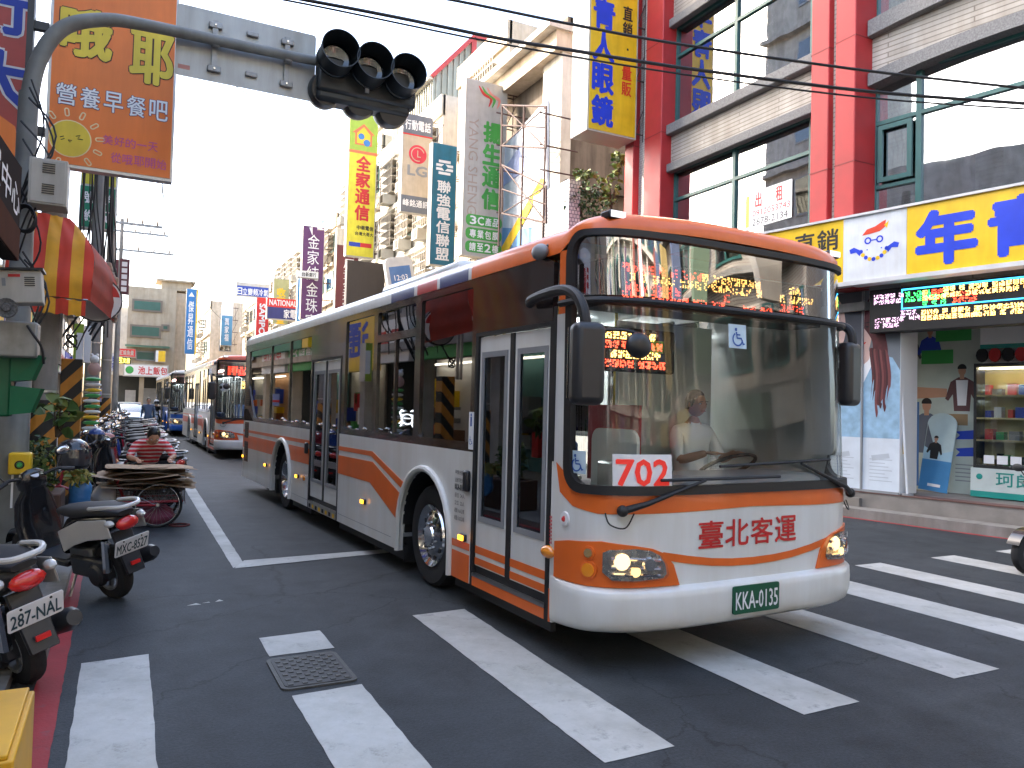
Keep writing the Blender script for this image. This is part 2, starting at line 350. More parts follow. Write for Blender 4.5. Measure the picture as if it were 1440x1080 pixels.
for q in ([(-.17, 2.9), (.2, 2.9), (.22, 5.68), (-.17, 5.64)], [(.95, 2.9), (1.36, 2.9), (1.36, 4.6), (.94, 4.57)], [(.94, 5.33), (1.38, 5.35), (1.38, 5.8), (.94, 5.77)],
          [(2.14, 3.13), (2.57, 3.14), (2.63, 5.97), (2.16, 5.94)], [(3.52, 3.17), (3.99, 3.18), (3.93, 5.95), (3.5, 5.95)], [(4.93, 3.21), (5.42, 3.21), (5.35, 5.95), (4.88, 5.95)],
          [(6.28, 3.2), (6.78, 3.2), (6.78, 5.95), (6.28, 5.95)], [(7.55, 3.2), (7.98, 3.2), (7.98, 6.1), (7.55, 6.1)], [(8.9, 3.3), (9.35, 3.3), (9.35, 6.1), (8.9, 6.1)], [(10.2, 3.4), (10.6, 3.4), (10.6, 6.1), (10.2, 6.1)]):
    mark('crosswalk_stripe', q, LP)
mark('parking_line', [(1.07, 8.28), (1.2, 8.5), (1.36, 18.5), (1.9, 60), (1.8, 60), (1.14, 18.2)], LP)
mark('bay_end_line', [(1.08, 8.25), (3.2, 8.62), (3.2, 8.8), (1.22, 8.62)], LP, z=.006)
mark('red_kerb_line', [(-.36, 2), (-.23, 2), (-.27, 8.4), (-.34, 20), (-.48, 20), (-.42, 8.2)], LR)
for k in range(3): mark('paint_fleck', [(x+rnd.uniform(-.02, .02), y+rnd.uniform(-.015, .015)) for x, y in ((.55+.1*k, 6.9+.03*k), (.63+.1*k, 6.9+.03*k), (.62+.1*k, 6.94+.03*k))], LP, z=.003)
# access cover in the crossing
IRON = pm('cast_iron', (.085, .085, .08), .6, .5, var=.3, scale=14, bump=.2)
t = thing('manhole_cover', 'rectangular cast iron cover with raised studs set between two white crossing blocks', 'cover', (1.13, 4.96, 0))
b = MB(); b.prism(rrect(.9, 4.66, 1.36, 5.26, .05), 0, .012, IRON); b.build('frame', t)
b = MB(); b.prism(rrect(.925, 4.685, 1.335, 5.235, .04), .012, .016, pm('iron_dark', (.05, .05, .05), .6, .4, var=.3)); b.build('plate', t)
for i in range(9):
    for j in range(12):
        if (i+j) % 2 == 0: MB().box(.945+i*.0425, .975+i*.0425, 4.705+j*.0435, 4.735+j*.0435, .016, .021, IRON).build('stud', t, flat=True)
# ================================================================== buses
XS, XF, HW, NE = 2.0, 2.60, 1.28, 4.0
_th = np.linspace(0, np.pi/2, 400); _s = np.sin(_th)**(2/NE); _c = np.cos(_th)**(2/NE)
_L = np.concatenate([[0], np.cumsum(np.hypot(np.diff((XF-XS)*_c), np.diff(HW*_s)))]); LQ = float(_L[-1])
def xfr(z): return XF-.06*max(0, z-1.1)
def QP(q, z, off=0.):
    """nose surface: q = metres round the nose from its middle (right side negative), z = height"""
    a = abs(q); sg = 1 if q >= 0 else -1
    if a > LQ: x, y, nx, ny = XS-(a-LQ), HW, 0., 1.
    else:
        s = float(np.interp(a, _L, _s)); c = float(np.interp(a, _L, _c)); x = XS+(xfr(z)-XS)*c; y = HW*s
        nx = c**(NE-1)/(xfr(z)-XS); ny = s**(NE-1)/HW; m = math.hypot(nx, ny)+1e-9; nx /= m; ny /= m
    return (x+nx*off, HW+sg*(y+ny*off), z)
def conform(mb, poly, off, mat, holes=(), step=.07, thick=0.):
    """a flat outline in (q,z) laid on the nose surface"""
    bm = bmesh.new(); loops = [list(poly)]+[list(h) for h in holes]
    tri = tessellate_polygon([[Vector((p[0], p[1], 0)) for p in lp] for lp in loops]); flat = [p for lp in loops for p in lp]
    vs = [bm.verts.new((p[0], p[1], 0)) for p in flat]
    for t in tri:
        a, b_, c = [flat[i] for i in t]
        if (b_[0]-a[0])*(c[1]-a[1])-(b_[1]-a[1])*(c[0]-a[0]) < 0: t = t[::-1]
        try: bm.faces.new([vs[i] for i in t])
        except ValueError: pass
    q0 = min(p[0] for p in poly); q1 = max(p[0] for p in poly)
    x = math.ceil(q0/step)*step
    while x < q1:
        bmesh.ops.bisect_plane(bm, geom=bm.verts[:]+bm.edges[:]+bm.faces[:], plane_co=(x, 0, 0), plane_no=(1, 0, 0)); x += step
    bmesh.ops.remove_doubles(bm, verts=bm.verts[:], dist=1e-5)
    bm.verts.index_update(); V = [tuple(v.co) for v in bm.verts]; F = [tuple(v.index for v in f.verts) for f in bm.faces]
    bnd = [tuple(v.index for v in e.verts) for e in bm.edges if e.is_boundary]; bm.free()
    o = [QP(v[0], v[1], off) for v in V]
    if thick:
        n = len(o); o += [QP(v[0], v[1], off-thick) for v in V]; F = F+[tuple(i+n for i in f[::-1]) for f in F]+[(a, b_, b_+n, a+n) for a, b_ in bnd]
    mb.add(o, F, mat)
    return mb
def qloop(q0, z0, q1, z1, r, n=6): return rrect(q0, z0, q1, z1, r, n)
SEAT = pm('seat_fabric', (.03, .06, .16), .8, var=.3); INT = pm('bus_interior', (.66, .68, .66), .6, var=.1); POLE = pm('yellow_pole', (.5, .35, .03), .35)
def bus(label, M, C, lens, plate=None, route=None, main=True, rear=-9.3, group=None):
    """right side is y=0, x runs forward from the front axle, nose at x=2.6"""
    body, trim, band = C['body'], C['trim'], C['band']; G = C['glass']
    t = thing('city_bus', label, 'bus', (0, 0, 0), M=M, local=True, group=group)
    def P(name, mb, par=None, **k): return mb.build(name, par or t, **k)
    SD = Matrix(((1, 0, 0, 0), (0, 0, 1, 0), (0, 1, 0, 0), (0, 0, 0, 1)))        # (x,z) outlines -> right side plane, local z = +y (inwards)
    SW = lambda y: Matrix(((1, 0, 0, 0), (0, 0, 1, y), (0, 1, 0, 0), (0, 0, 0, 1)))
    def sp(mb, poly, y0, y1, mat, holes=()):
        """side outline; y0..y1 thickness. mirrored basis so winding is flipped afterwards"""
        n0 = len(mb.f); mb.prism(poly, y0, y1, mat, SD, holes)
        for i in range(n0, len(mb.f)): mb.f[i] = mb.f[i][::-1]
        return mb
    ZB, ZW, ZT = .235, 1.325, 2.79
    FA, RA, AR = -.26, -6.02, .6                      # arch centres
    D1, D0 = (.78, 1.90), (-4.36, -3.04)              # door openings
    def arch(cx): return [(cx+AR*math.cos(a), .49+AR*math.sin(a)) for a in [math.radians(d) for d in range(180, -1, -9)]]
    def lower(x0, x1, cx):
        p = [(x0, ZB)]
        if cx is not None: p += [(cx-AR, ZB)]+arch(cx)+[(cx+AR, ZB)]
        return p+[(x1, ZB), (x1, ZW), (x0, ZW)]
    for x0, x1, cx, nm in ((rear, D0[0]-.04, RA, 'side_panel'), (D0[1]+.04, D1[0]-.05, FA, 'side_panel'), (D1[1]+.06, XS, None, 'side_panel')):
        P(nm, sp(MB(), lower(x0, x1, cx) if x1 < XS else rect(x0, ZB, x1, 2.36), 0, .04, body), flat=True)
    # far side wall (seen through the cabin)
    mb = MB(); n0 = 0
    wins = [(-8.9+i*1.62, -7.42+i*1.62, 1.38, 2.62) for i in range(7)]
    mb.prism(rect(rear, ZB, XS, ZT), 0, .04, body, SW(2*HW-.04), holes=[rrect(*(w_[0], w_[2], w_[1], w_[3]), .06) for w_ in wins])
    P('far_side_wall', mb, flat=True)
    for w_ in wins: P('window_pane', MB().box(w_[0], w_[1], 2*HW-.025, 2*HW-.018, w_[2], w_[3], G), flat=True)
    # wheel arch flares, wells
    for cx in (FA, RA):
        pts = [(cx-AR-.02, -.012, ZB)]+[(cx+(AR+.02)*math.cos(a), -.012, .49+(AR+.02)*math.sin(a)) for a in [math.radians(d) for d in range(180, -1, -12)]]+[(cx+AR+.02, -.012, ZB)]
        P('arch_flare', MB().tube(pts, .032, body, 8))
        w_ = MB(); w_.grid(lambda u, v, cx=cx: (cx+AR*math.cos(math.pi*u), .03+v*.5, .49+AR*math.sin(math.pi*u)), 16, 1, BLK); w_.box(cx-AR, cx+AR, .5, .52, .2, 1.1, BLK); P('wheel_well', w_)
        for y in (.07, 2*HW-.07):
            sg = 1 if y < 1 else -1; F = frame((cx+(-.03 if cx == FA else -.05), y, .475), (1, 0, 0), (0, 0, sg))  # local z points outwards from the bus side
            F = Matrix.Translation((cx, y, .475)) @ Matrix.Rotation(math.radians(90*sg), 4, 'X')
            w = MB(F).lathe([(.29, -.03), (.34, .0), (.44, .0), (.47, -.03), (.475, -.1), (.475, -.2), (.45, -.26), (.3, -.26)], TYRE, 40).build('wheel', t, world=False)
            if y < 1 or main:
                r = MB(F); fr = y < 1 and cx == FA
                r.lathe([(.0, .02 if fr else -.05), (.09, .02 if fr else -.05), (.1, .0 if fr else -.09), (.16, -.01 if fr else -.12), (.235, -.04 if fr else -.1), (.265, -.02), (.29, .0), (.3, -.02)], CHROME, 40)
                rim = r.build('rim', w, world=False)
                h = MB(F)
                for k in range(10):
                    a = 2*math.pi*k/10; h.cyl((.2*math.cos(a), .2*math.sin(a), -.034 if fr else -.12), (.2*math.cos(a), .2*math.sin(a), -.022 if fr else -.1), .026, BLK, 12)
                    a += .3; h.cyl((.125*math.cos(a), .125*math.sin(a), -.02 if fr else -.12), (.125*math.cos(a), .125*math.sin(a), .012 if fr else -.09), .012, STEEL, 6)
                h.build('rim_holes', w, world=False)
    P('mud_flap', MB().box(FA-.68, FA-.66, .08, .42, .1, .5, BLK))
    # stripes laid on the panels
    if C.get('stripes', True):
        s1 = MB(); sp(s1, [(rear, 1.105), (-4.4, 1.115), (-4.4, 1.17), (rear, 1.15)], -.004, .0, trim); P('stripe', s1, flat=True)
        s1 = MB(); sp(s1, [(rear, .81), (RA-AR, .82), (RA-AR+.05, .98)]+[(-6.49, 1.045), (rear, 1.05)], -.004, .0, trim); P('stripe', s1, flat=True)
        s1 = MB(); sp(s1, [(-5.42, .825), (-4.4, .83), (-4.4, 1.05), (-5.6, 1.05)], -.004, .0, trim); P('stripe', s1, flat=True)
        s1 = MB(); sp(s1, [(-3.0, 1.12), (-1.78, 1.125), (-.83, .86), (-.8, .93), (-1.74, 1.18), (-3.0, 1.17)], -.004, .0, trim); P('stripe', s1, flat=True)
        s1 = MB(); sp(s1, [(-3.0, .83), (-1.8, .83), (-.9, .52), (-.89, .6), (-.86, .8), (-1.72, 1.065), (-3.0, 1.055)], -.004, .0, trim); P('stripe', s1, flat=True)
        for z0, z1 in ((.50, .56), (ZB, .465)): s1 = MB(); sp(s1, rect(FA+AR+.03, z0, D1[0]-.06, z1), -.004, .0, trim); P('stripe', s1, flat=True)
    # dark window band with openings
    W1 = [(-8.86, -7.1), (-7.04, -5.76), (-5.70, -4.46)]
    ops = [[(-8.35, 1.4), (-7.1, 1.4), (-7.1, 2.66), (-8.95, 2.66), (-8.95, 2.0)]]+[rrect(a, 1.4, b_, 2.66, .03) for a, b_ in W1[1:]]
    ops += [rrect(-2.86, 1.4, -1.82, 2.72, .03), rrect(-1.70, 2.47, -.60, 2.72, .03), rrect(-1.70, 1.4, -1.17, 2.39, .02), rrect(-1.13, 1.4, -.60, 2.39, .02), rrect(-.46, 1.4, .66, 2.72, .03)]
    doorp = [(D0[0], ZW), (D0[0], 2.3), (D0[1], 2.3), (D0[1], ZW)]
    outer = [(rear, 1.55), (-8.95, 1.55), (-8.4, ZW), (D0[0], ZW), (D0[0], 2.31), (D0[1], 2.31), (D0[1], ZW), (D1[0]-.05, ZW), (D1[0]-.05, 2.32), (D1[1]+.02, 2.32), (D1[1]+.02, 2.74), (D1[1]-.08, ZT), (rear, ZT)]
    P('window_band', sp(MB(), outer, .004, .045, band, holes=ops), flat=True)
    for o_ in ops:
        P('window_pane', sp(MB(), [(p[0], p[1]) for p in o_], .024, .03, G), flat=True)
    # doors: two leaves each with glazing
    for (x0, x1), (zt, zb), kk in ((D1, (2.29, .40), 0), (D0, (2.28, .40), 1)):
        P('door_frame', sp(MB(), rect(x0-.045, ZB-.0, x1+.05, zt+.03), .0, .05, BLK, holes=[rect(x0, ZB+.03, x1, zt)]), flat=True)
        mid = (x0+x1)/2
        for a, b_ in ((x0+.01, mid-.035), (mid+.035, x1-.01)):
            lf = sp(MB(), rect(a, zb, b_, zt-.01), .02, .05, body if kk == 0 else GREY if not main else body, holes=[rect(a+.055, .78 if not kk else .62, b_-.055, zt-.15)])
            d = P('door', lf, flat=True)
            sp(MB(), rect(a+.04, .765, b_-.04, zt-.135) if not kk else rect(a+.04, .605, b_-.04, zt-.135), .014, .022, GREY, holes=[rect(a+.085, .81 if not kk else .65, b_-.085, zt-.18)]).build('door_gasket', d, flat=True)
            sp(MB(), rect(a+.05, .77 if not kk else .61, b_-.05, zt-.14), .028, .033, G).build('door_pane', d, flat=True)
            if C.get('stripes', True) and not kk:
                for z0, z1 in ((.50, .56), (zb+.01, .465)): sp(MB(), rect(a, z0, b_, z1), .016, .019, trim).build('door_stripe', d, flat=True)
        P('door_seal', sp(MB(), rect(mid-.034, zb, mid+.034, zt-.01), .012, .045, BLK), flat=True)
        P('step_recess', sp(MB(), rect(x0, .31, x1, .40), .03, .3, BLK), flat=True)
        P('step_edge', sp(MB(), rect(x0, ZB-.0, x1, .31), -.002, .06, trim if kk == 0 else STEEL), flat=True)
        P('step_strip', sp(MB(), rect(x0, .312, x1, .335), -.006, .03, STEEL), flat=True)
    if main:
        for k in range(8): P('hazard_mark', sp(MB(), rect(D0[0]+.05+k*.16, .25, D0[0]+.13+k*.16, .3), -.006, .0, YEL if k % 2 else BLK), flat=True)
    # nose: dark pillar, white mask, bumper
    P('pillar', sp(MB(), rect(D1[1]+.045, 1.34, D1[1]+.085, 2.42), -.006, .002, BLK), flat=True)
    mk = MB(); q1 = LQ+.0
    conform(mk, [(-q1, .56), (q1, .56), (q1, 1.3), (1.45, 1.2), (1.25, 1.14), (-1.25, 1.14), (-1.45, 1.2), (-q1, 1.3)], 0, body, thick=.03); P('nose_panel', mk)
    # corner pillars beside the windscreen
    for sg in (-1, 1):
        a, b_ = sorted((sg*q1, sg*1.52)); P('corner_pillar', conform(MB(), rect(a, 1.2, b_, 2.36), -.002, body if C.get('stripes', True) else trim, thick=.03))
        P('corner_pillar', conform(MB(), rect(a, 2.362, b_, 2.80), -.002, trim, thick=.03))
    # orange trim under the glass and along the swoosh
    lo = [(-LQ+.02, 1.34), (-1.60, 1.14), (-1.45, 1.06), (-1.25, 1.03), (-.6, 1.04), (0, 1.055), (.6, 1.04), (1.25, 1.03), (1.45, 1.06), (1.6, 1.14), (LQ-.02, 1.34)]
    hi = [(1.48, 1.24), (1.36, 1.16), (-1.36, 1.16), (-1.48, 1.24)]
    P('trim_band', conform(MB(), lo+hi, .004, trim))
    def hp(sg):
        p = [(-1.64, .56), (-1.64, .80), (-1.48, .83), (-1.22, .855), (-1.0, .83), (-.88, .81), (-.79, .775), (-.72, .70), (-.67, .565)]
        return p if sg < 0 else [(-a, z) for a, z in p][::-1]
    sw = [(-.80, .785), (-.6, .75), (-.39, .72), (-.2, .705), (0, .70), (.2, .705), (.39, .72), (.6, .75), (.80, .785)]
    P('swoosh', conform(MB(), [(a, z) for a, z in sw][::-1]+[(a, z-.052) for a, z in sw], .006, trim))
    for sg in (-1, 1):
        h = P('lamp_housing', conform(MB(), hp(sg)[::1], .014, trim, thick=.03))
        L_ = [(-1.21, .66), (-1.21, .785), (-1.17, .805), (-1.0, .812), (-.9, .80), (-.83, .765), (-.79, .71), (-.775, .645), (-.80, .62), (-1.0, .605), (-1.15, .612)]
        if sg > 0: L_ = [(-a, z) for a, z in L_][::-1]
        conform(MB(), L_, .017, pm('lamp_bowl_silver', (.55, .53, .5), .25, .8, var=.3, scale=20)).build('lamp_bowl', h)
        cxq = sg*-1.0 if sg > 0 else -1.0; cxq = 1.0*sg
        for dq, dz, rr_, mm in ((-.09, .02, .055, em('headlamp_glow', (1, .66, .3), .9)), (.09, .0, .05, CHROME), (-.0, -.045, .035, em('side_glow', (1, .6, .22), .8))):
            p = Vector(QP(cxq+dq, .71+dz, .018)); p2 = Vector(QP(cxq+dq, .71+dz, .035)); MB().tube([p, p2], [rr_, rr_*.8], mm, 16).build('lamp_bulb', h)
        for k in range(3):
            a = QP(cxq-.16, .75-.05*k, .02); c_ = QP(cxq+.17, .735-.05*k, .02); MB().tube([a, QP(cxq, .747-.05*k, .021), c_], .012, CHROME, 6).build('reflector', h)
        conform(MB(), L_, .044, glassm('lamp_lens', (.85, .87, .88), .1, 1.)).build('lamp_glass', h)
        for z_, r_, mm in ((.775, .034, CHROME), (.665, .05, AMBD)):
            p = Vector(QP(sg*1.3, z_, .005)); p2 = Vector(QP(sg*1.3, z_, .03)); o_ = MB().tube([p, p2], [r_, r_*.85], mm, 18).build('fog_lamp' if mm is CHROME else 'indicator', h)
            MB().tube([Vector(QP(sg*1.3, z_, .004)), Vector(QP(sg*1.3, z_, .022))], [r_+.012, r_+.01], trim, 18).build('lamp_ring', h)
    # bumper: rounded skirt
    bq = LQ+.02; prof = [(.035, .545), (.05, .53), (.055, .45), (.05, .36), (.03, .30), (.0, .275), (-.06, .27)]
    def bf(u, v):
        q = -bq+2*bq*u; k = min(len(prof)-2, int(v*(len(prof)-1))); fr_ = v*(len(prof)-1)-k; o1, z1 = prof[k]; o2, z2 = prof[k+1]
        off = o1+(o2-o1)*fr_; z = z1+(z2-z1)*fr_; e = max(0, (abs(q)-1.2)/(bq-1.2)); off *= (1-e*e*.85)
        return QP(q, z-(.03*e if z < .35 else 0)*1, off)
    mbx = MB().grid(bf, 72, 12, body); mbx.grid(lambda u, v: QP(-bq+2*bq*u, .56 if v else .545, .0 if v else .035*(1-.85*max(0, (abs(-bq+2*bq*u)-1.2)/(bq-1.2))**2)), 72, 1, body); P('bumper', mbx, ang=60)
    P('bumper_end', sp(MB(), rect(D1[1]+.06, ZB, XS-.02, .46), -.005, .0, trim), flat=True)
    # windscreen rubber, glass, divider
    for sgn in (1,):
        loop_o = qloop(-1.53, 1.155, 1.53, 2.895, .17, 8); loop_i = qloop(-1.455, 1.215, 1.455, 2.85, .12, 8)
        # crown the top edge a little
        crown = lambda p: (p[0], p[1]+(.05*(1-(p[0]/1.53)**2) if p[1] > 2 else 0))
        P('windscreen_rubber', conform(MB(), [crown(p) for p in loop_o], .03, BLK, holes=[[crown(p) for p in loop_i]], thick=.05))
        P('windscreen', conform(MB(), [(p[0], p[1]) for p in qloop(-1.475, 1.195, 1.475, 2.40, .1, 6)], .0, C['ws']))
        P('destination_glass', conform(MB(), [crown(p) for p in qloop(-1.475, 2.455, 1.475, 2.87, .1, 6)], .0, C['ds']))
        P('divider_bar', MB().tube([QP(-1.60+3.2*i/60, 2.425, .03) for i in range(61)], .024, BLK, 8, sx=1., sy=1.))
    # roof: rings
    rl = [(0, 2.79), (0, 2.88), (.03, 2.935), (.085, 2.975), (.2, 3.01), (.5, 3.035), (1.1, 3.05)]
    xs = [rear+.12*i for i in range(int((XS-rear)/.12))]
    br = [rear, -1.30, -.66, -.58, -.1, -.04, .56, .62, XS]
    per = []
    xr = sorted(set([round(rear+(XS-rear)*i/60, 3) for i in range(61)]+[round(x, 3) for x in br]))
    for x in xr: per.append(('R', x))
    nose = [(-LQ+2*LQ*i/48) for i in range(49)]
    for q in nose[1:-1]: per.append(('Q', q))
    for x in xr[::-1]: per.append(('L', x))
    def pp(p, e, z):
        if p[0] == 'R': return (max(p[1], rear+e) if p[1] < rear+e else p[1], e, z)
        if p[0] == 'L': return (max(p[1], rear+e), 2*HW-e, z)
        v = QP(p[1], min(z, 2.9), 0)
        # the nose carries the glass up to 2.93 before it turns over
        ez = e; y = HW+(v[1]-HW)*(HW-ez)/HW; x = v[0]-ez*.75*max(0., (v[0]-XS)/(XF-XS))-0.0
        k = min(1., max(0., (LQ-abs(p[1]))/.2)); cr_ = .05*(1-(p[1]/1.53)**2) if abs(p[1]) < 1.53 else 0
        return (x, y, z+k*((2.875-2.79)*(3.05-z)/.26)+max(0, cr_))
    def cols(a, b_, mat, name, lv=(0, 4)):
        idx = list(range(a, b_+1)); vs = []; fs = []
        for l in range(lv[0], lv[1]+1):
            for i in idx: vs.append(pp(per[i], *rl[l]))
        n = len(idx)
        for l in range(lv[1]-lv[0]):
            for i in range(n-1): fs.append((l*n+i, l*n+i+1, (l+1)*n+i+1, (l+1)*n+i))
        P(name, MB().add(vs, fs, mat), ang=50)
    R = [i for i, p in enumerate(per) if p[0] == 'R']; find = lambda x: min(R, key=lambda i: abs(per[i][1]-x))
    navy = C.get('navy', body); rd = C.get('rd', body); nI = len(xr); 
    seg = [(rear, -1.30, body), (-1.30, -.66, navy), (-.66, -.58, body), (-.58, -.1, rd), (-.1, -.04, body), (-.04, .56, navy), (.56, .62, body)]
    for a, b_, m_ in seg: cols(find(a), find(b_), m_, 'roof_edge')
    Lst = len(per)-1; e0 = find(.62); fr0 = find(.9)
    cols(e0, Lst-find(.62), trim, 'roof_front'); cols(Lst-find(.62), Lst, body, 'roof_edge')
    f_ = find(1.45)
    cols(0, f_, C.get('top', body), 'roof_top', (4, 6)); cols(f_, Lst-f_, trim, 'roof_top', (4, 6)); cols(Lst-f_, Lst, C.get('top', body), 'roof_top', (4, 6))
    vs = []
    for i in range(nI): vs += [pp(per[i], *rl[6]), pp(per[Lst-i], *rl[6])]
    P('roof_panel', MB().add(vs, [(2*i, 2*i+2, 2*i+3, 2*i+1) for i in range(nI-1)]+[], C.get('top', body)))
    vs = [pp(per[i], *rl[6]) for i in range(nI-1, Lst-nI+2)]; P('roof_panel', MB().add(vs, [tuple(range(len(vs)))], trim))
    P('rear_wall', MB().box(rear-.02, rear, 0, 2*HW, ZB, 2.98, band))
    if main:
        P('roof_hatch', MB().box(-6.5, -4.4, .7, 1.9, 3.04, 3.17, body), bevel=.05)
        P('air_conditioner', MB().box(-2.9, -.6, .45, 2.1, 3.04, 3.22, body), bevel=.07)
    for q in (-1.13, 1.13):
        v = QP(q, 2.93, -.06); o_ = MB().box(v[0]-.05, v[0]+.06, v[1]-.07, v[1]+.07, 2.975, 3.035, DK).build('marker_lamp', t, bevel=.015)
        MB().box(v[0]+.061, v[0]+.066, v[1]-.06, v[1]+.06, 2.985, 3.028, em('marker_white', (.9, .93, 1), .35)).build('lens', o_, world=False)
    o_ = P('roof_horn', MB().ball((1.78, -.03, 2.83), (.09, .05, .06), GREY)); MB().cyl((1.83, 0, 2.86), (1.83, .05, 2.9), .018, DK).build('bracket', o_)
    # side lamps and flaps
    for x, z in ((.62, .60), (-1.95, .60), (-4.95, .62), (-7.1, .62), (-9.1, .64)) if main else ((.62, .6), (-1.95, .6), (-4.95, .6)):
        o_ = MB().box(x-.05, x+.05, -.03, .0, z-.03, z+.03, DK).build('side_marker', t, bevel=.01); MB().box(x-.045, x+.045, -.045, -.031, z-.022, z+.022, AMB).build('lens', o_, world=False, bevel=.005)
    o_ = MB().ball((1.94, -.0, .71), (.08, .045, .045), AMBD, 16, 10).build('side_indicator', t)
    if main:
        P('fuel_flap', sp(MB(), circ(-4.6, .62, .035), -.02, .01, AMBD)); P('door_button', MB().box(.64, .72, -.05, 0, .99, 1.17, DK), bevel=.02)
        P('door_button', MB().box(-4.5, -4.42, -.05, 0, .98, 1.14, DK), bevel=.02)
        for z0, z1 in ((.55, .93), (1.0, 1.3), (1.62, 1.95)):
            g_ = P('vent_grille', MB().box(-9.12, -8.78, -.008, .0, z0*1.0, z1, pm('vent_brown', (.10, .06, .05), .6)), flat=True)
            for k in range(7): MB().box(-9.1, -8.8, -.013, -.008, z0+.03+k*(z1-z0-.05)/7, z0+.045+k*(z1-z0-.05)/7, BLK).build('louvre', g_, flat=True, world=False)
        for x0, x1 in ((-8.7, -6.72), (-5.3, -4.42), (-2.95, -1.1)):
            sl = MB(); sp(sl, rect(x0, .36, x1, .72) if x0 < -8 else rect(x0, .33, x1, .335), -.0015, .0, GREY if x0 > -8 else body, holes=[rect(x0+.012, .372, x1-.012, .708)] if x0 < -8 else ()); P('flap_seam', sl, flat=True)
    P('underside', MB().box(rear+.1, XF-.45, .45, 2*HW-.45, .28, .34, BLK)); P('side_skirt', MB().box(D0[1], FA-AR, .05, .09, .14, .28, BLK)); P('side_skirt', MB().box(RA+AR, D0[0], .05, .09, .14, .28, BLK)); P('side_skirt', MB().box(FA+AR, 1.9, .06, .1, .14, .28, BLK))
    P('exhaust_box', MB().box(RA-1.5, RA-.75, .1, .6, .17, .4, BLK))
    # mirrors
    arm = [(1.66, -.03, 2.47), (1.80, -.1, 2.475), (2.1, -.16, 2.48), (2.35, -.19, 2.47), (2.5, -.2, 2.42), (2.58, -.2, 2.33), (2.61, -.19, 2.2)]
    m_ = MB().tube(smooth(arm), .036, BLK, 10).build('mirror_arm', t); F = Matrix.Translation((2.61, -.18, 2.0)) @ Matrix.Rotation(math.radians(-12), 4, 'Z')
    hb = MB(F); hb.box(-.07, .07, -.105, .105, -.27, .24, DK); h = hb.build('mirror', t, bevel=.05, bseg=4); MB(F).box(-.076, -.07, -.1, .1, -.23, .21, CHROME).build('mirror_glass', h, world=False)
    armb = [(XS+.1, 2*HW+.0, 2.44), (2.25, 2*HW+.06, 2.46), (2.36, 2*HW+.07, 2.4), (2.38, 2*HW+.07, 2.25)]
    MB().tube(smooth(armb), .035, BLK, 10).build('mirror_arm', t); F = Matrix.Translation((2.36, 2*HW+.05, 2.06)) @ Matrix.Rotation(math.radians(12), 4, 'Z')
    h = MB(F).box(-.07, .07, -.11, .11, -.27, .25, DK).build('mirror', t, bevel=.05, bseg=4); MB(F).box(-.076, -.07, -.09, .09, -.23, .21, CHROME).build('mirror_glass', h, world=False)
    rm = MB().tube(smooth([QP(-1.3, 2.22, .03), QP(-1.12, 2.22, .12), QP(-1.03, 2.19, .16), QP(-1.02, 2.14, .16)]), .012, BLK, 6).build('mirror_arm', t)
    p = Vector(QP(-1.03, 2.12, .16)); MB().ball(p, (.05, .1, .085), DK).build('round_mirror', t)
    # wipers
    def wiper(p, e, b0, b1):
        w = MB().tube([QP(*p, .05), QP(p[0]+(e[0]-p[0])*.25, p[1]+(e[1]-p[1])*.25, .06), QP(*e, .05)], [.026, .018, .01], BLK, 8).build('wiper_arm', t)
        MB().ball(QP(*p, .05), .038, BLK).build('pivot', w)
        MB().tube([QP(b0[0]+(b1[0]-b0[0])*i/8, b0[1]+(b1[1]-b0[1])*i/8, .04) for i in range(9)], .011, BLK, 6).build('wiper_blade', w)
    wiper((-1.1, 1.06), (-.49, 1.25), (-.84, 1.255), (.23, 1.26)); wiper((1.17, 1.10), (.45, 1.35), (-.35, 1.34), (.80, 1.375))
    MB().tube(smooth([QP(-1.2, 1.04, .02), QP(-1.17, .97, .04), QP(-1.08, .95, .04), QP(-1.02, 1.04, .02)]), .005, BLK, 6).build('washer_hose', t)
    MB().tube(smooth([QP(1.06, 1.04, .02), QP(1.1, .98, .04), QP(1.18, .98, .04), QP(1.2, 1.04, .02)]), .005, BLK, 6).build('washer_hose', t)
    # cabin
    P('cabin_floor', MB().box(rear+.05, 2.3, .56, 2*HW-.56, .36, .4, GREY).box(FA+AR+.05, 2.0, .06, .56, .36, .4, GREY).box(RA+AR+.05, FA-AR-.05, .06, .56, .36, .4, GREY), flat=True); P('ceiling', MB().box(rear+.05, 2.2, .08, 2*HW-.08, 2.74, 2.77, INT), flat=True)
    P('ceiling_lamp', MB().box(-8, -.5, .55, .62, 2.70, 2.735, em('tube_lamp', (.9, .97, 1), 12.)), flat=True); P('ceiling_lamp', MB().box(-8, -.5, 1.95, 2.02, 2.70, 2.735, em('tube_lamp', (.9, .97, 1), 12.)), flat=True)
    P('dashboard', MB().box(1.75, 2.36, .9, 2.35, .4, 1.24, GREY), bevel=.08); P('dash_cowl', MB().box(2.0, 2.4, .25, 2.4, .9, 1.17, pm('dash_teal', (.4, .48, .47), .4)), bevel=.06)
    P('destination_box', MB().box(1.95, 2.28, .2, 2*HW-.2, 2.42, 2.74, BLKP), flat=True)
    P('driver_partition', MB().box(1.02, 1.06, 1.25, 2.35, .5, 2.5, INT), flat=True)
    P('steering_wheel', MB(Matrix.Translation((1.78, 1.85, 1.26)) @ Matrix.Rotation(math.radians(-28), 4, 'Y')).tube([(.24*math.cos(a), .24*math.sin(a), 0) for a in [2*math.pi*i/24 for i in range(25)]], .016, BLK, 8, caps=False))
    nseat = 0
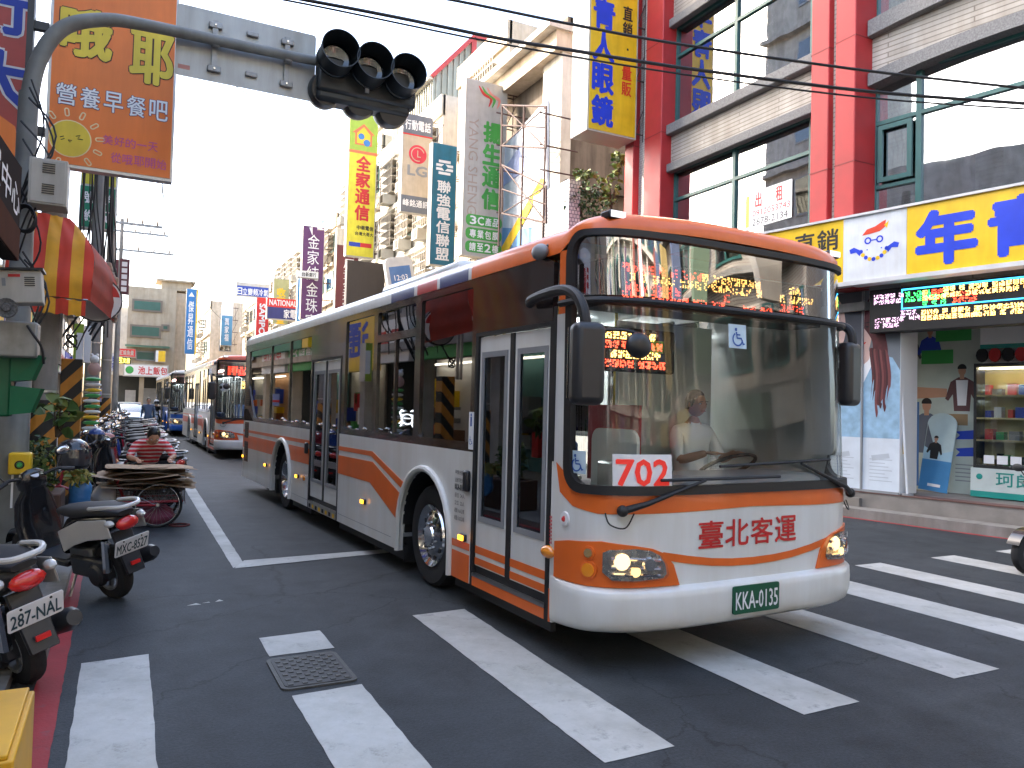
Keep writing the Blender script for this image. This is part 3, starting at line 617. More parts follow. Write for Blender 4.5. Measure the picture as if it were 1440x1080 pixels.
    for x in ([-8.4+.82*i for i in range(5)]+[-2.6, -1.8, -1.0, -.1]):
        for y in ((.35, .8, 1.75, 2.2) if main else (.35, 2.2)):
            if main and -.2 < x: 
                if y > 1.3: continue
            z = .95 if x < -4.5 else .72
            s_ = P('seat', MB().box(x-.2, x+.22, y-.2, y+.2, z-.1, z, SEAT).box(x-.27, x-.18, y-.2, y+.2, z, z+.6, SEAT), bevel=.03, bseg=1)
    for x in (-7.5, -5.9, -4.25, -3.0, -1.9, -.5, .55):
        for y in (.95, 1.6): P('handrail', MB().cyl((x, y, .4), (x, y, 2.72), .017, POLE if main else STEEL, 8))
    for y in (.8, 1.75): P('handrail', MB().cyl((-8.5, y, 2.5), (1.2, y, 2.5), .016, STEEL, 8))
    if main:
        P('partition_panel', MB().prism(rrect(1.0, .55, 1.62, 1.55, .1), 1.02, 1.05, WP, SW(0)), flat=True)
        for k in range(14):
            x = -6.9+k*.5
            for y in (.8,): s_ = P('hand_strap', MB().bar((x, y, 2.5), (x, y, 2.36), .02, .006, BLK)); MB(Matrix.Translation((x, y, 2.30)) @ Matrix.Rotation(math.pi/2, 4, 'X')).tube([(.05*math.cos(a), .05*math.sin(a), 0) for a in [2*math.pi*i/10 for i in range(11)]], .009, BLK, 5, caps=False).build('ring', s_, world=False)
        for x0, x1, z in ((.95, 1.8, 1.2), (.95, 1.8, .75)): P('door_rail', MB().cyl((x0, .35, z), (x1, .35, z), .018, STEEL, 8))
        P('fare_box', MB().box(1.45, 1.7, .75, 1.0, .4, 1.3, STEEL), bevel=.02); P('red_panel', MB().box(.9, 1.6, 1.05, 1.08, 1.1, 1.75, pm('red_panel', (.35, .02, .03), .4)), flat=True)
    return t, P, sp
NAVY = pm('navy_paint', (.02, .04, .16), .3, coat=.4); REDP = pm('red_paint', (.6, .04, .04), .3, coat=.4)
BROWN = pm('window_band_black', (.024, .016, .014), .16, var=.2, coat=.5)
GLS = glassm('bus_side_glass', (.72, .75, .74), .07, 1.4); GWS = glassm('windscreen_glass', (.9, .95, .95), .02, .6, wavy=.1); GDS = glassm('destination_screen_glass', (.5, .5, .5), .30, 1.0, wavy=.15)
scheme1 = dict(body=WHT, trim=ORG, band=BROWN, glass=GLS, ws=GWS, ds=GDS, navy=NAVY, rd=REDP)
BM = Matrix.Translation((2.5906, 6.6065, 0)) @ Matrix.Rotation(math.atan2(-.99889, .0470), 4, 'Z')
bt, P, sp = bus('white and orange city bus with 702 in its windscreen crossing the zebra stripes', BM, scheme1, None)
REDT = pm('red_lettering', (.55, .02, .02), .45, var=.05)
# writing on the nose
fq = lambda x, y, z: QP(x, y, .004+z)
o = MB().chars('臺北客運', -.52, .79, .45, .97, REDT, vert=False, gap=.1, bold=.018, fn=fq).build('lettering', bt, flat=True)
rp = conform(MB(), rrect(-1.155, 1.18, -.735, 1.42, .004, 1), .008, WP, thick=.004).build('route_board', bt); MB().text('702', -1.13, 1.22, -.765, 1.385, em('route_red', (.75, .03, .02), .15), bold=.025, fn=lambda x, y, z: QP(x, y, .011+z)).build('lettering', rp, flat=True)
def icon_wheelchair(mb, cx, cy, s, mat, M=None, fn=None):
    def add(pts, w):
        vs = []; P2 = [Vector(p) for p in pts]
        for i, p in enumerate(P2):
            d = (P2[min(i+1, len(P2)-1)]-P2[max(i-1, 0)]).normalized(); n = Vector((-d.y, d.x))*w/2; vs += [p+n, p-n]
        vs = [(cx+v.x*s, cy+v.y*s, 0) for v in vs]
        if fn: vs = [fn(*v) for v in vs]
        mb.add(vs, [(2*i, 2*i+1, 2*i+3, 2*i+2) for i in range(len(P2)-1)], mat, M)
    add([(-.02+.28*math.cos(a), -.1+.28*math.sin(a)) for a in [math.radians(d) for d in range(120, 372, 14)]], .07)
    add([(-.08, .22), (-.05, -.05), (.2, -.05), (.32, -.32), (.4, -.28)], .08); add([(-.06, .1), (.15, .1)], .06)
    add([(-.1+.065*math.cos(a)*.5, .33+.065*math.sin(a)*.5) for a in [math.radians(d) for d in range(0, 370, 40)]], .09)
ICB = pm('icon_blue', (.02, .10, .40), .5)
for q, z, s in ((-1.41, 1.355, .15), (-.115, 2.25, .17)):
    k = conform(MB(), rect(q-s/2, z-s/2, q+s/2, z+s/2), .006, pm('icon_pale', (.55, .7, .8), .5), thick=.002).build('access_sticker', bt)
    mb = MB(); icon_wheelchair(mb, q, z-.005, s*.95, ICB, fn=lambda x, y, z_: QP(x, y, .010)); mb.build('pictogram', k, flat=True)
PG = pm('plate_green', (.005, .085, .04), .4)
pl = MB(); conform(pl, rrect(-.245, .335, .20, .525, .015, 2), .066, PG, thick=.012); pl = pl.build('number_plate', bt)
MB().text('KKA-0135', -.225, .365, .18, .485, WP, bold=.015, fn=lambda x, y, z: QP(x, y, .069+z)).build('lettering', pl, flat=True)
fs = lambda x, y, z: (x, -.005-z, y)
def sidetext(s, x0, z0, x1, z1, mat=BLKP, bold=.0, par=None):
    mb = MB(); mb.text(s, x0, z0, x1, z1, mat, bold=bold, fn=fs)
    # right side reads left to right towards the nose
    return mb.build('lettering', par or bt, flat=True)
for i, (s, bo) in enumerate((('甲類大客車', 0), ('出廠年份2014', 0), ('KKA-0135', .03), ('座位  24人', 0), ('立位  23人', 0), ('總重14.60公噸', 0), ('總重15.05公噸', 0))): sidetext(s, .42, 1.115-.065*i, .61, 1.155-.065*i+(.01 if i == 2 else 0), bold=bo)
for k in range(2): sidetext('|||||||', 1.93+.02*k, .75, 1.94+.02*k, .95, REDT) if False else None
b = MB()
for k in range(8): b.box(1.955, 1.962, -.004, -.001, .77+k*.025, .785+k*.025, REDT); b.box(1.972, 1.979, -.004, -.001, .77+k*.025, .785+k*.025, REDT)
b.build('red_marks', bt, flat=True)
bd = MB().tube([QP(-1.53, .965, .0), QP(-1.53, .965, .012)], [.05, .046], WP, 20).build('round_badge', bt); MB().ball(QP(-1.53, .965, .012), (.012, .02, .02), REDT, 10, 6).build('badge_mark', bd); MB().text('012345678', -1.58, .87, -1.46, .89, REDT, fn=fq).build('lettering', bt, flat=True) if False else None
# stickers on side glass
st = sp(MB(), rect(.655, 1.345, .74, 1.66), -.004, .003, WP).build('sticker', bt, flat=True); mb = MB(); icon_wheelchair(mb, .697, 1.42, .085, ICB, M=Matrix(((1, 0, 0, 0), (0, 0, -1, -.006), (0, 1, 0, 0), (0, 0, 0, 1)))); mb.build('pictogram', st, flat=True)
MB().box(.685, .71, -.007, -.005, 1.54, 1.62, ICB).ball((.697, -.006, 1.635), (.012, .002, .012), ICB, 8, 6).build('pictogram', st, flat=True)
# crab drawing and LED boards
CR = em('crab_white', (.8, .85, .9), .6)
c = MB(); F = Matrix(((1.25, 0, 0, -.80), (0, 0, -1, .018), (0, .7, 0, 1.57), (0, 0, 0, 1)))
for pts in ([(-.12, 0), (-.1, -.06), (0, -.09), (.1, -.06), (.12, 0), (.08, .05), (0, .06), (-.08, .05), (-.12, 0)], [(-.12, .02), (-.16, .08), (-.12, .12), (-.08, .1)], [(.12, .02), (.16, .08), (.12, .12), (.08, .1)], [(-.11, -.04), (-.17, -.08)], [(.11, -.04), (.17, -.08)], [(-.09, -.06), (-.14, -.12)], [(.09, -.06), (.14, -.12)], [(-.06, .0), (.06, .0)]):
    c.tube([(x, y, 0) for x, y in pts], .007, CR, 5, M=F)
c.build('crab_neon_drawing', bt)
def leds(mb, fn, x0, x1, z0, z1, rows, mats, px=.011, fill=.5, chars_=True):
    """small lamps of a matrix display, grouped into block characters"""
    rh = (z1-z0)/rows
    for r, (a, b_, mt) in enumerate(mats):
        zc = z1-rh*(r % rows+.5); x = a
        while x < b_:
            for i in range(5):
                for j in range(5):
                    if rnd.random() < fill:
                        u, v = x+i*px, zc+(j-2)*px; vs = [fn(u, v), fn(u+px*.75, v), fn(u+px*.75, v+px*.75), fn(u, v+px*.75)]; mb.add(vs, [(0, 1, 2, 3)], mt)
            x += px*(6 if rnd.random() < .75 else 9)
LR_ = em('led_red', (1, .07, .03), 2.2); LA_ = em('led_amber', (1, .5, .12), 2.6); LG_ = em('led_green', (.05, 1, .15), 2.2)
b = MB(); leds(b, lambda u, v: (2.285, HW+u, v), 0, 0, 2.46, 2.72, 4, [(-.95, -.25, LR_), (-.9, -.2, LA_), (-.92, -.45, LR_), (-.95, .0, LR_)], .012)
leds(b, lambda u, v: (2.285, HW+u, v), 0, 0, 2.46, 2.72, 4, [(-.22, .35, LA_), (-.2, .4, LA_), (.0, .1, LR_), (.2, .5, LR_)], .012); leds(b, lambda u, v: (2.285, HW+u, v), 0, 0, 2.5, 2.72, 3, [(.7, .82, LA_), (.6, .95, LA_), (.6, .9, LR_)], .012)
b.build('led_display', bt, flat=True, label='matrix of glowing red and amber lamps')
k = MB().box(2.05, 2.1, HW-1.02, HW-.30, 1.98, 2.30, BLKP).build('driver_display', bt, bevel=.02); b = MB(); leds(b, lambda u, v: (2.105, HW+u, v), 0, 0, 2.0, 2.27, 4, [(-.95, -.5, LA_), (-.95, -.4, LR_), (-.9, -.45, LA_), (-.95, -.4, LR_)], .011, .6); b.build('led_display', k, flat=True)
MB().box(2.1, 2.103, HW-.62, HW-.42, 2.13, 2.22, pm('lime_note', (.35, .6, .08), .5)).build('note', k, flat=True, world=False)
k = MB().box(-6.75, -5.2, .09, .13, 2.02, 2.24, BLKP).build('side_display', bt, flat=True); b = MB(); leds(b, lambda u, v: (u, .087, v), 0, 0, 2.05, 2.2, 1, [(-6.6, -5.35, LG_)], .018, .62); b.build('led_display', k, flat=True)
k = MB().box(.2, .62, .09, .13, 2.35, 2.62, BLKP).build('side_display', bt, flat=True); b = MB(); leds(b, lambda u, v: (u, .087, v), 0, 0, 2.38, 2.6, 3, [(.25, .58, LR_), (.25, .58, LR_), (.25, .55, LG_)], .014, .5); b.build('led_display', k, flat=True)
b = MB()
for k in range(16): b.ball((-.95+rnd.uniform(0, .38), .05, 1.43+rnd.uniform(0, .05)), .014, em('red_led_string', (1, .03, .03), 2.5), 6, 4)
b.build('lamp_string', bt)
# second bus
WH2 = pm('white_paint_dusty', (.62, .62, .6), .4, var=.1, coat=.2); OR2 = pm('orange_paint_deep', (.7, .11, .03), .35, coat=.3)
B2M = Matrix.Translation((2.45, 26.3, 0)) @ Matrix.Rotation(math.atan2(-.998, .012), 4, 'Z')
scheme2 = dict(scheme1, body=WH2, trim=OR2, band=pm('dark_band', (.02, .02, .022), .18, coat=.5), ds=glassm('dest2', (.9, .5, .45), .08), top=WH2)
b2, _, _ = bus('white and orange bus with a cartoon eye on its windscreen, right behind the front bus', B2M, scheme2, None, main=False)
b = MB(); leds(b, lambda u, v: (2.285, HW+u, v), 0, 0, 2.46, 2.72, 3, [(-1.0, .3, LR_)]*3, .016, .75); b.build('led_display', b2, flat=True)
b = MB(); leds(b, lambda u, v: (2.2, HW+u, v), 0, 0, 1.95, 2.3, 3, [(-.6, .2, LA_), (-.6, .2, LA_), (-.4, .2, LR_)], .022, .6); b.build('led_display', b2, flat=True)
ey = conform(MB(), circ(-1.12, 2.1, .15, 20, .12), .015, WP).build('eye_sticker', b2); conform(MB(), circ(-1.22, 2.09, .05, 14), .02, BLKP).build('pupil', ey)
rp = conform(MB(), rect(-.45, 1.24, .05, 1.5), -.02, WP, thick=.004).build('route_board', b2); MB().text('917', -.42, 1.27, .02, 1.47, REDT, bold=.03, fn=lambda x, y, z: QP(x, y, -.016+z)).build('lettering', rp, flat=True)
# third bus, blue
BL3 = pm('blue_bus_paint', (.02, .12, .5), .3, coat=.4)
B3M = Matrix.Translation((1.95, 40.8, 0)) @ Matrix.Rotation(math.atan2(-.998, .02), 4, 'Z')
b3, _, _ = bus('blue and white bus, third in the line of buses behind the front one', B3M, dict(scheme1, body=BL3, trim=WH2, stripes=False, top=BL3, band=pm('dark_band', (.02, .02, .022), .18), ds=glassm('dest2', (.9, .5, .45), .08), navy=BL3, rd=BL3), None, main=False)
for z in (.85, 1.18): conform(MB(), rect(-1.6, z-.1, 1.6, z), .008, WP).build('white_band', b3)
# ================================================================== corner building on the right (red pillars)
def tile_mat(name, col, grout, sx, sz, rough=.6, rot=False):
    m = pm(name, col, rough, var=.18, scale=1.2, streak=.25); t = m.node_tree; N = t.nodes; L = t.links; b = N['Principled BSDF']; src = b.inputs['Base Color'].links[0].from_socket
    tc = N.new('ShaderNodeTexCoord'); sp_ = N.new('ShaderNodeSeparateXYZ'); L.new(tc.outputs['Object'], sp_.inputs[0])
    ad = N.new('ShaderNodeMath'); ad.operation = 'ADD'; L.new(sp_.outputs[0], ad.inputs[0]); L.new(sp_.outputs[1], ad.inputs[1])
    cb = N.new('ShaderNodeCombineXYZ'); L.new(ad.outputs[0], cb.inputs[0]); L.new(sp_.outputs[2], cb.inputs[1])
    br = N.new('ShaderNodeTexBrick'); br.inputs['Scale'].default_value = 1; br.inputs['Brick Width'].default_value = sx; br.inputs['Row Height'].default_value = sz; br.inputs['Mortar Size'].default_value = sz*.12
    br.inputs['Color1'].default_value = (1, 1, 1, 1); br.inputs['Color2'].default_value = (.85, .84, .82, 1); br.inputs['Mortar'].default_value = (*grout, 1); L.new(cb.outputs[0], br.inputs['Vector'])
    mx = N.new('ShaderNodeMix'); mx.data_type = 'RGBA'; mx.blend_type = 'MULTIPLY'; mx.inputs[0].default_value = 1; L.new(src, mx.inputs[6]); L.new(br.outputs['Color'], mx.inputs[7]); L.new(mx.outputs[2], b.inputs['Base Color'])
    bp = N.new('ShaderNodeBump'); bp.inputs['Strength'].default_value = .6; bp.inputs['Distance'].default_value = .01; bp.invert = True; L.new(br.outputs['Fac'], bp.inputs['Height']); L.new(bp.outputs[0], b.inputs['Normal']); return m
TILE = tile_mat('beige_strip_tile', (.5, .46, .41), (.5, .48, .45), 2.2, .085); TILEW = tile_mat('white_tile', (.62, .6, .55), (.6, .58, .55), .12, .06)
PILL = pm('red_pillar_paint', (.46, .03, .032), .5, var=.12); GRAN = pm('speckled_stone', (.2, .195, .19), .7, var=.35, scale=40, bump=.2); TEAL = pm('teal_frame', (.03, .12, .11), .4, var=.2)
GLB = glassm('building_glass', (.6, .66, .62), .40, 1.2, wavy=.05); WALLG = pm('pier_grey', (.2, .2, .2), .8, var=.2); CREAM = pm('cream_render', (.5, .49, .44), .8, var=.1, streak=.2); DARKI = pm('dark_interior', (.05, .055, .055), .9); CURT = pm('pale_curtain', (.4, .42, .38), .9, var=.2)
KA = Vector((11.43, 9.34, 0)); KD = Vector((.18, -.984, 0)).normalized(); KN = Vector((KD.y, -KD.x, 0))  # along the near facade; outwards to the street
NF = Matrix(((KD.x, 0, KN.x, KA.x), (KD.y, 0, KN.y, KA.y), (0, 1, 0, 0), (0, 0, 0, 1)))   # local x along, y up, z towards the street
FF = Matrix(((0, 0, -1, 11.4), (-1, 0, 0, 9.34), (0, 1, 0, 0), (0, 0, 0, 1)))               # far facade: x = 9.34 - Y, y up, z towards the street
t = thing('corner_building', 'tiled corner building with bright red pillars and teal framed windows above the optician', 'building', (12.5, 10, 0))
def fb(F, x0, x1, y0, y1, z0, z1, mat, name, par=t, bevel=0., **k): return MB(F).box(x0, x1, y0, y1, z0, z1, mat).build(name, par, bevel=bevel, **k)
# pillars: far pair by the gap, far facade corner, the double one at the bend
for F, x0, x1, zt in ((FF, -6.62, -6.25, .28), (FF, -5.78, -5.12, .30), (FF, -.66, -.26, .34), (FF, -.12, .3, .34)):
    fb(F, x0, x1, 3.95 if x0 > -1 else 0, 17.5, -.4, zt, PILL, 'pillar', bevel=.02)
    for z in (3.9, 6.1, 8.3, 10.5): fb(F, x0-.004, x1+.004, z, z+.02, -.3, zt+.004, pm('pillar_joint', (.25, .02, .02), .6), 'pillar_joint')
fb(FF, -.66, .3, 0, 3.95, -.4, -.1, WALLG, 'pier'); fb(FF, -.26, -.12, 3.95, 17.5, -.4, .22, TILE, 'wall'); fb(FF, -6.25, -5.78, 0, 17.5, -.4, .1, TILEW, 'wall'); 
# floors of the two facades: spandrel, sills, windows
for F, x0, x1, nm in ((FF, -5.12, -.66, 'far'), (NF, .3, 5.2, 'near')):
    for zs, (za, zb_) in enumerate(((3.6, 5.0), (7.42, 8.45), (10.9, 11.9), (14.2, 15.3))):
        if za < 4: fb(F, x0, x1, za, zb_-.0, -.5, .0, TILE, 'wall'); continue
        # arched (slightly bowed) bands on the near facade
        if nm == 'near':
            def bow(x): return .22*(1-((x-x0-2.3)/2.6)**2)
            n = 14
            for (a, b_, m_, zz, nm2) in ((za-.02, za+.20, GRAN, .14, 'lintel'), (za+.2, zb_-.18, TILE, .0, 'wall'), (zb_-.18, zb_+.1, GRAN, .16, 'sill')):
                mb = MB(F); lo = [(x0+(x1-x0)*i/n, a+(bow(x0+(x1-x0)*i/n) if nm2 != 'wall' or 1 else 0)) for i in range(n+1)]; hi = [(x, y+(b_-a)) for x, y in lo]
                mb.prism(lo+hi[::-1], -.5, zz, m_); mb.build(nm2, t)
        else:
            fb(F, x0, x1, za, zb_-.18, -.5, .0, TILE, 'wall'); fb(F, x0-.03, x1, za-.06, za+.14, -.05, .13, GRAN, 'lintel', bevel=.02); fb(F, x0-.03, x1, zb_-.2, zb_+.04, -.3, .16, GRAN, 'sill', bevel=.02)
    for za, zb_ in ((4.95, 7.45), (8.5, 10.9), (11.9, 14.2)):
        if nm == 'far': ms = [x0, -3.11, -1.04, x1]; side = (-1.04, x1)
        else: ms = [x0, 1.06, 3.6, x1]; side = (x0, 1.06)
        top = zb_+(.2 if nm == 'near' else 0); bot = za+(.0 if za < 5 else .0)
        fr = MB(F)
        fr.box(x0, x1, za, za+.08, -.2, -.1, TEAL).box(x0, x1, top-.08, top, -.2, -.1, TEAL)
        for x in ms: fr.box(x-.045, x+.045, za, top, -.2, -.095, TEAL)
        tr = zb_-.72 if nm == 'far' else zb_-.62
        wf = fr.build('window_frame', t, flat=True); MB(F).box(x0, x1, tr-.035, tr+.035, -.2, -.098, TEAL).build('transom', wf, flat=True)
        for a, b_ in zip(ms[:-1], ms[1:]):
            for c0, c1 in ((za+.08, tr-.03), (tr+.03, top-.08)): MB(F).box(a+.045, b_-.045, c0, c1, -.16, -.15, GLB).build('pane', wf, flat=True)
        a, b_ = side; ym = za+.75; MB(F).box(a+.05, b_-.05, ym-.03, ym+.03, -.2, -.09, TEAL).build('transom', wf, flat=True)
        MB(F).prism(rect(a+.09, ym+.07, b_-.09, tr-.07), -.1, -.05, TEAL, holes=[rect(a+.17, ym+.15, b_-.17, tr-.15)]).build('casement', wf, flat=True)
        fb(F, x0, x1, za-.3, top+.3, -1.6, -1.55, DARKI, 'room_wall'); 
        cw = MB(F)
        for k in range(3): xx = x0+rnd.uniform(0, x1-x0-1.2); cw.box(xx, xx+rnd.uniform(.5, 1.2), za, top, -.7, -.68, CURT)
        cw.build('curtain', t); fb(F, x0, x1, za-.03, za, -1.6, -.2, GREY, 'floor_slab'); fb(F, x0, x1, top+.02, top+.04, -1.6, -.2, INT, 'ceiling_slab')
# body behind
mb = MB(); mb.box(13.2, 24, 3, 15.9, 3.7, 17.5, TILE); mb.build('core_wall', t); fb(FF, -6.6, -5.1, 0, 17.5, -3.0, -.4, TILEW, 'side_wall'); fb(FF, -6.6, 8, 17.5, 18, -2.5, .2, GRAN, 'parapet')
fb(FF, -6.6, .3, 3.55, 3.7, -4, .05, CONC, 'canopy_slab'); fb(NF, -.3, 6.5, 3.55, 3.7, -4, .0, CONC, 'canopy_slab')
# arcade floor and steps
PLAT = pm('platform_stone', (.22, .2, .18), .7, var=.25, scale=2.5, bump=.15)
fb(NF, -1.0, 8, 0, .15, -.0, .38, CONC, 'kerb_step'); fb(NF, -1.2, 8, 0, .40, -6, .0, PLAT, 'platform'); fb(NF, -1.2, 8, .401, .42, -.3, .01, pm('edge_strip_brown', (.12, .06, .05), .6), 'platform_edge'); fb(FF, -6.6, .2, 0, .3, -4, .0, PLAT, 'platform')
mark('red_kerb_line', [tuple((KA+KD*a+KN*b_).xy) for a, b_ in ((-1, .42), (8, .42), (8, .52), (-1, .52))], LR)
# ground floor shop
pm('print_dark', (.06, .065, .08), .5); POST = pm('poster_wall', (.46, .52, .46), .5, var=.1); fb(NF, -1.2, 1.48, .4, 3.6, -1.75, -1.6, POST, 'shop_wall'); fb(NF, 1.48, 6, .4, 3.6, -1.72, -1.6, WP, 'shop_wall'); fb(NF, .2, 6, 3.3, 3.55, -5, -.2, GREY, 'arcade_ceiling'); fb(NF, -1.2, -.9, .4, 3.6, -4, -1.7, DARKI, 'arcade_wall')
def P2(F, mat_list, name, par, z0=0): pass
# posters on the back wall (flat print)
def man(mb, x, y, s, shirt, M, z, legs=False, skin=SKINM):
    mb.prism(circ(x, y+.62*s, .065*s, 12, .095*s), z, z+.001, skin, M); mb.prism(circ(x, y+.66*s, .075*s, 12, .075*s, -10, 190), z+.001, z+.002, HAIR, M)
    mb.prism([(x-.13*s, y-.1*s), (x+.13*s, y-.1*s), (x+.15*s, y+.2*s), (x+.23*s, y+.05*s), (x+.27*s, y+.1*s), (x+.19*s, y+.42*s), (x+.06*s, y+.5*s), (x-.06*s, y+.5*s), (x-.19*s, y+.42*s), (x-.28*s, y+.12*s), (x-.23*s, y+.08*s), (x-.15*s, y+.2*s)], z, z+.001, shirt, M); mb.prism(rect(x-.035*s, y+.47*s, x+.035*s, y+.58*s), z+.001, z+.0015, skin, M)
pw = MB(NF); z = -1.599
for x, y, s, c in ((.25, 2.75, .75, pm('print_dark', 0)), (.6, 2.8, .8, BLU)): man(pw, x, y, s, c, None, z)
pw.prism(rect(.45, 2.7, 1.0, 2.95), z, z+.0015, GRN); pw.prism(rect(.7, 3.1, 1.3, 3.3), z, z+.0015, GRN)
man(pw, 1.15, 1.95, 1.0, pm('vest_brown', (.12, .05, .05), .6), None, z); pw.prism([(1.08, 1.95), (1.22, 1.95), (1.25, 2.4), (1.05, 2.4)], z+.002, z+.003, WP)
man(pw, .55, 1.2, 1.2, pm('suit_grey', (.1, .12, .16), .6), None, z); pw.prism(rect(.8, 1.6, 1.25, 1.8), z, z+.0015, pm('tan_print', (.3, .2, .1), .6)); pw.prism([(.1, 2.05), (.9, 2.1), (.9, 2.25), (.1, 2.3)], z, z+.001, SKINM)
for y in (1.05, 1.35): pw.prism([(1.05, y), (1.4, y+.02), (1.4, y+.18), (1.05, y+.14), (1.12, y+.08)], z, z+.0015, BLU)
for k in range(5): pw.prism(rect(1.05, .62+.07*k, 1.38, .64+.07*k), z, z+.0015, GREY)
pw.build('wall_posters', t, flat=True)
# optician sign band
t2 = thing('shop_sign', 'long yellow and white optician sign band with big blue brush lettering over the arcade', 'sign', tuple(KA+Vector((0, 0, 4))))
SY = pm('sign_yellow', (.9, .58, .02), .35, var=.05); SW_ = pm('sign_white', (.72, .76, .8), .35, var=.05); BLUB = pm('brush_blue', (.01, .05, .6), .4)
sg = lambda x0, x1, m_, nm: MB(NF).box(x0, x1, 3.99+.0, 5.08, .34, .56, m_).build(nm, t2)
sg(-2.2, .125, SY, 'panel'); sg(.13, 1.195, SW_, 'panel'); sg(1.2, 4.6, SY, 'panel')
MB(NF).box(-2.2, 4.6, 3.92, 3.99, .30, .60, pm('frame_pale', (.6, .6, .6), .4)).box(-2.2, 4.6, 5.08, 5.12, .30, .60, pm('frame_pale', 0)).build('sign_frame', t2)
l = MB(NF); l.chars('直銷', -.82, 4.58, .06, 4.95, BLKP, z=.563, vert=False, bold=.02); l.chars('量販', -.82, 4.10, .06, 4.47, pm('sign_red', (.75, .06, .02), .4), z=.563, vert=False, bold=.02); l.box(-.75, .03, 4.52, 4.53, .561, .564, BLKP)
l.chars('年青人', 1.27, 4.12, 4.4, 4.92, BLUB, z=.563, vert=False, bold=.055, gap=.2); l.build('lettering', t2, flat=True)
f = MB(NF); cx, cy = .66, 4.5; z0, z1 = .562, .564      # face emblem: cap, glasses, smile ring
f.prism([(cx-.20, cy+.24), (cx-.12, cy+.33), (cx+.02, cy+.36), (cx+.14, cy+.42), (cx+.2, cy+.44), (cx+.19, cy+.33), (cx+.1, cy+.27), (cx-.05, cy+.25)], z0, z1, pm('sign_red', 0)); f.prism([(cx+.17, cy+.36), (cx+.25, cy+.42), (cx+.22, cy+.3)], z0, z1, SY)
for s in (-1, 1): f.prism(circ(cx+.1*s, cy+.14, .06, 14), z0, z1, BLUB, holes=[circ(cx+.1*s, cy+.14, .035, 12)]); f.box(cx+s*.12-.0, cx+s*.12+.02, cy-.02, cy, z0, z1, BLUB)
f.box(cx-.05, cx+.05, cy+.13, cy+.15, z0, z1, BLUB)
for k in range(9):
    a = math.radians(200+140*k/8); f.prism(circ(cx+.23*math.cos(a), cy+.05+.23*math.sin(a), .035, 8), z0, z1, SY if k % 2 else BLUB)
for s in (-1, 1): f.prism([(cx+s*.2, cy-.02), (cx+s*.34, cy+.06), (cx+s*.42, cy+.03), (cx+s*.4, cy-.04), (cx+s*.3, cy-.03), (cx+s*.24, cy-.1)][::s], z0, z1, BLUB)
f.build('emblem', t2, flat=True)
# LED marquee
t3 = thing('led_marquee', 'dark LED message board with green red and amber characters hung under the sign band', 'sign', tuple(KA+KD*1.5+Vector((0, 0, 3.1))))
MB(NF).box(.42, 4.6, 3.13, 3.86, -.1, .22, BLKP).build('cabinet', t3, bevel=.01)
b = MB(NF); fn = lambda u, v: (u, v, .224)
LB_ = em('led_blue', (.05, .5, 1), 1.); LP_ = em('led_pink', (1, .6, .9), .9)
leds(b, fn, 0, 0, 3.2, 3.8, 1, [], .02); rows = [(.50, .92, LP_, 3.68, .62), (.52, .9, LP_, 3.28, .5), (.95, 1.25, LP_, 3.38, .6), (1.02, 1.45, LG_, 3.68, .5), (1.3, 1.6, LR_, 3.68, .7), (1.62, 3.9, LA_, 3.70, .7), (1.28, 2.1, LA_, 3.36, .75), (2.1, 3.9, LA_, 3.36, .7), (1.3, 1.6, LG_, 3.60, .6), (1.75, 2.1, LR_, 3.60, .6)]
for a, b_, m_, zc, fi in rows:
    for dz in (-.045, .045): leds(b, fn, 0, 0, zc+dz-.06, zc+dz+.06, 1, [(a, b_, m_)], .0155, fi)
b.box(.96, 4.4, 3.80, 3.825, .222, .226, LB_).box(.96, 4.4, 3.49, 3.51, .222, .226, LB_).box(.96, .98, 3.49, 3.82, .222, .226, LB_); b.build('lamps', t3, flat=True)
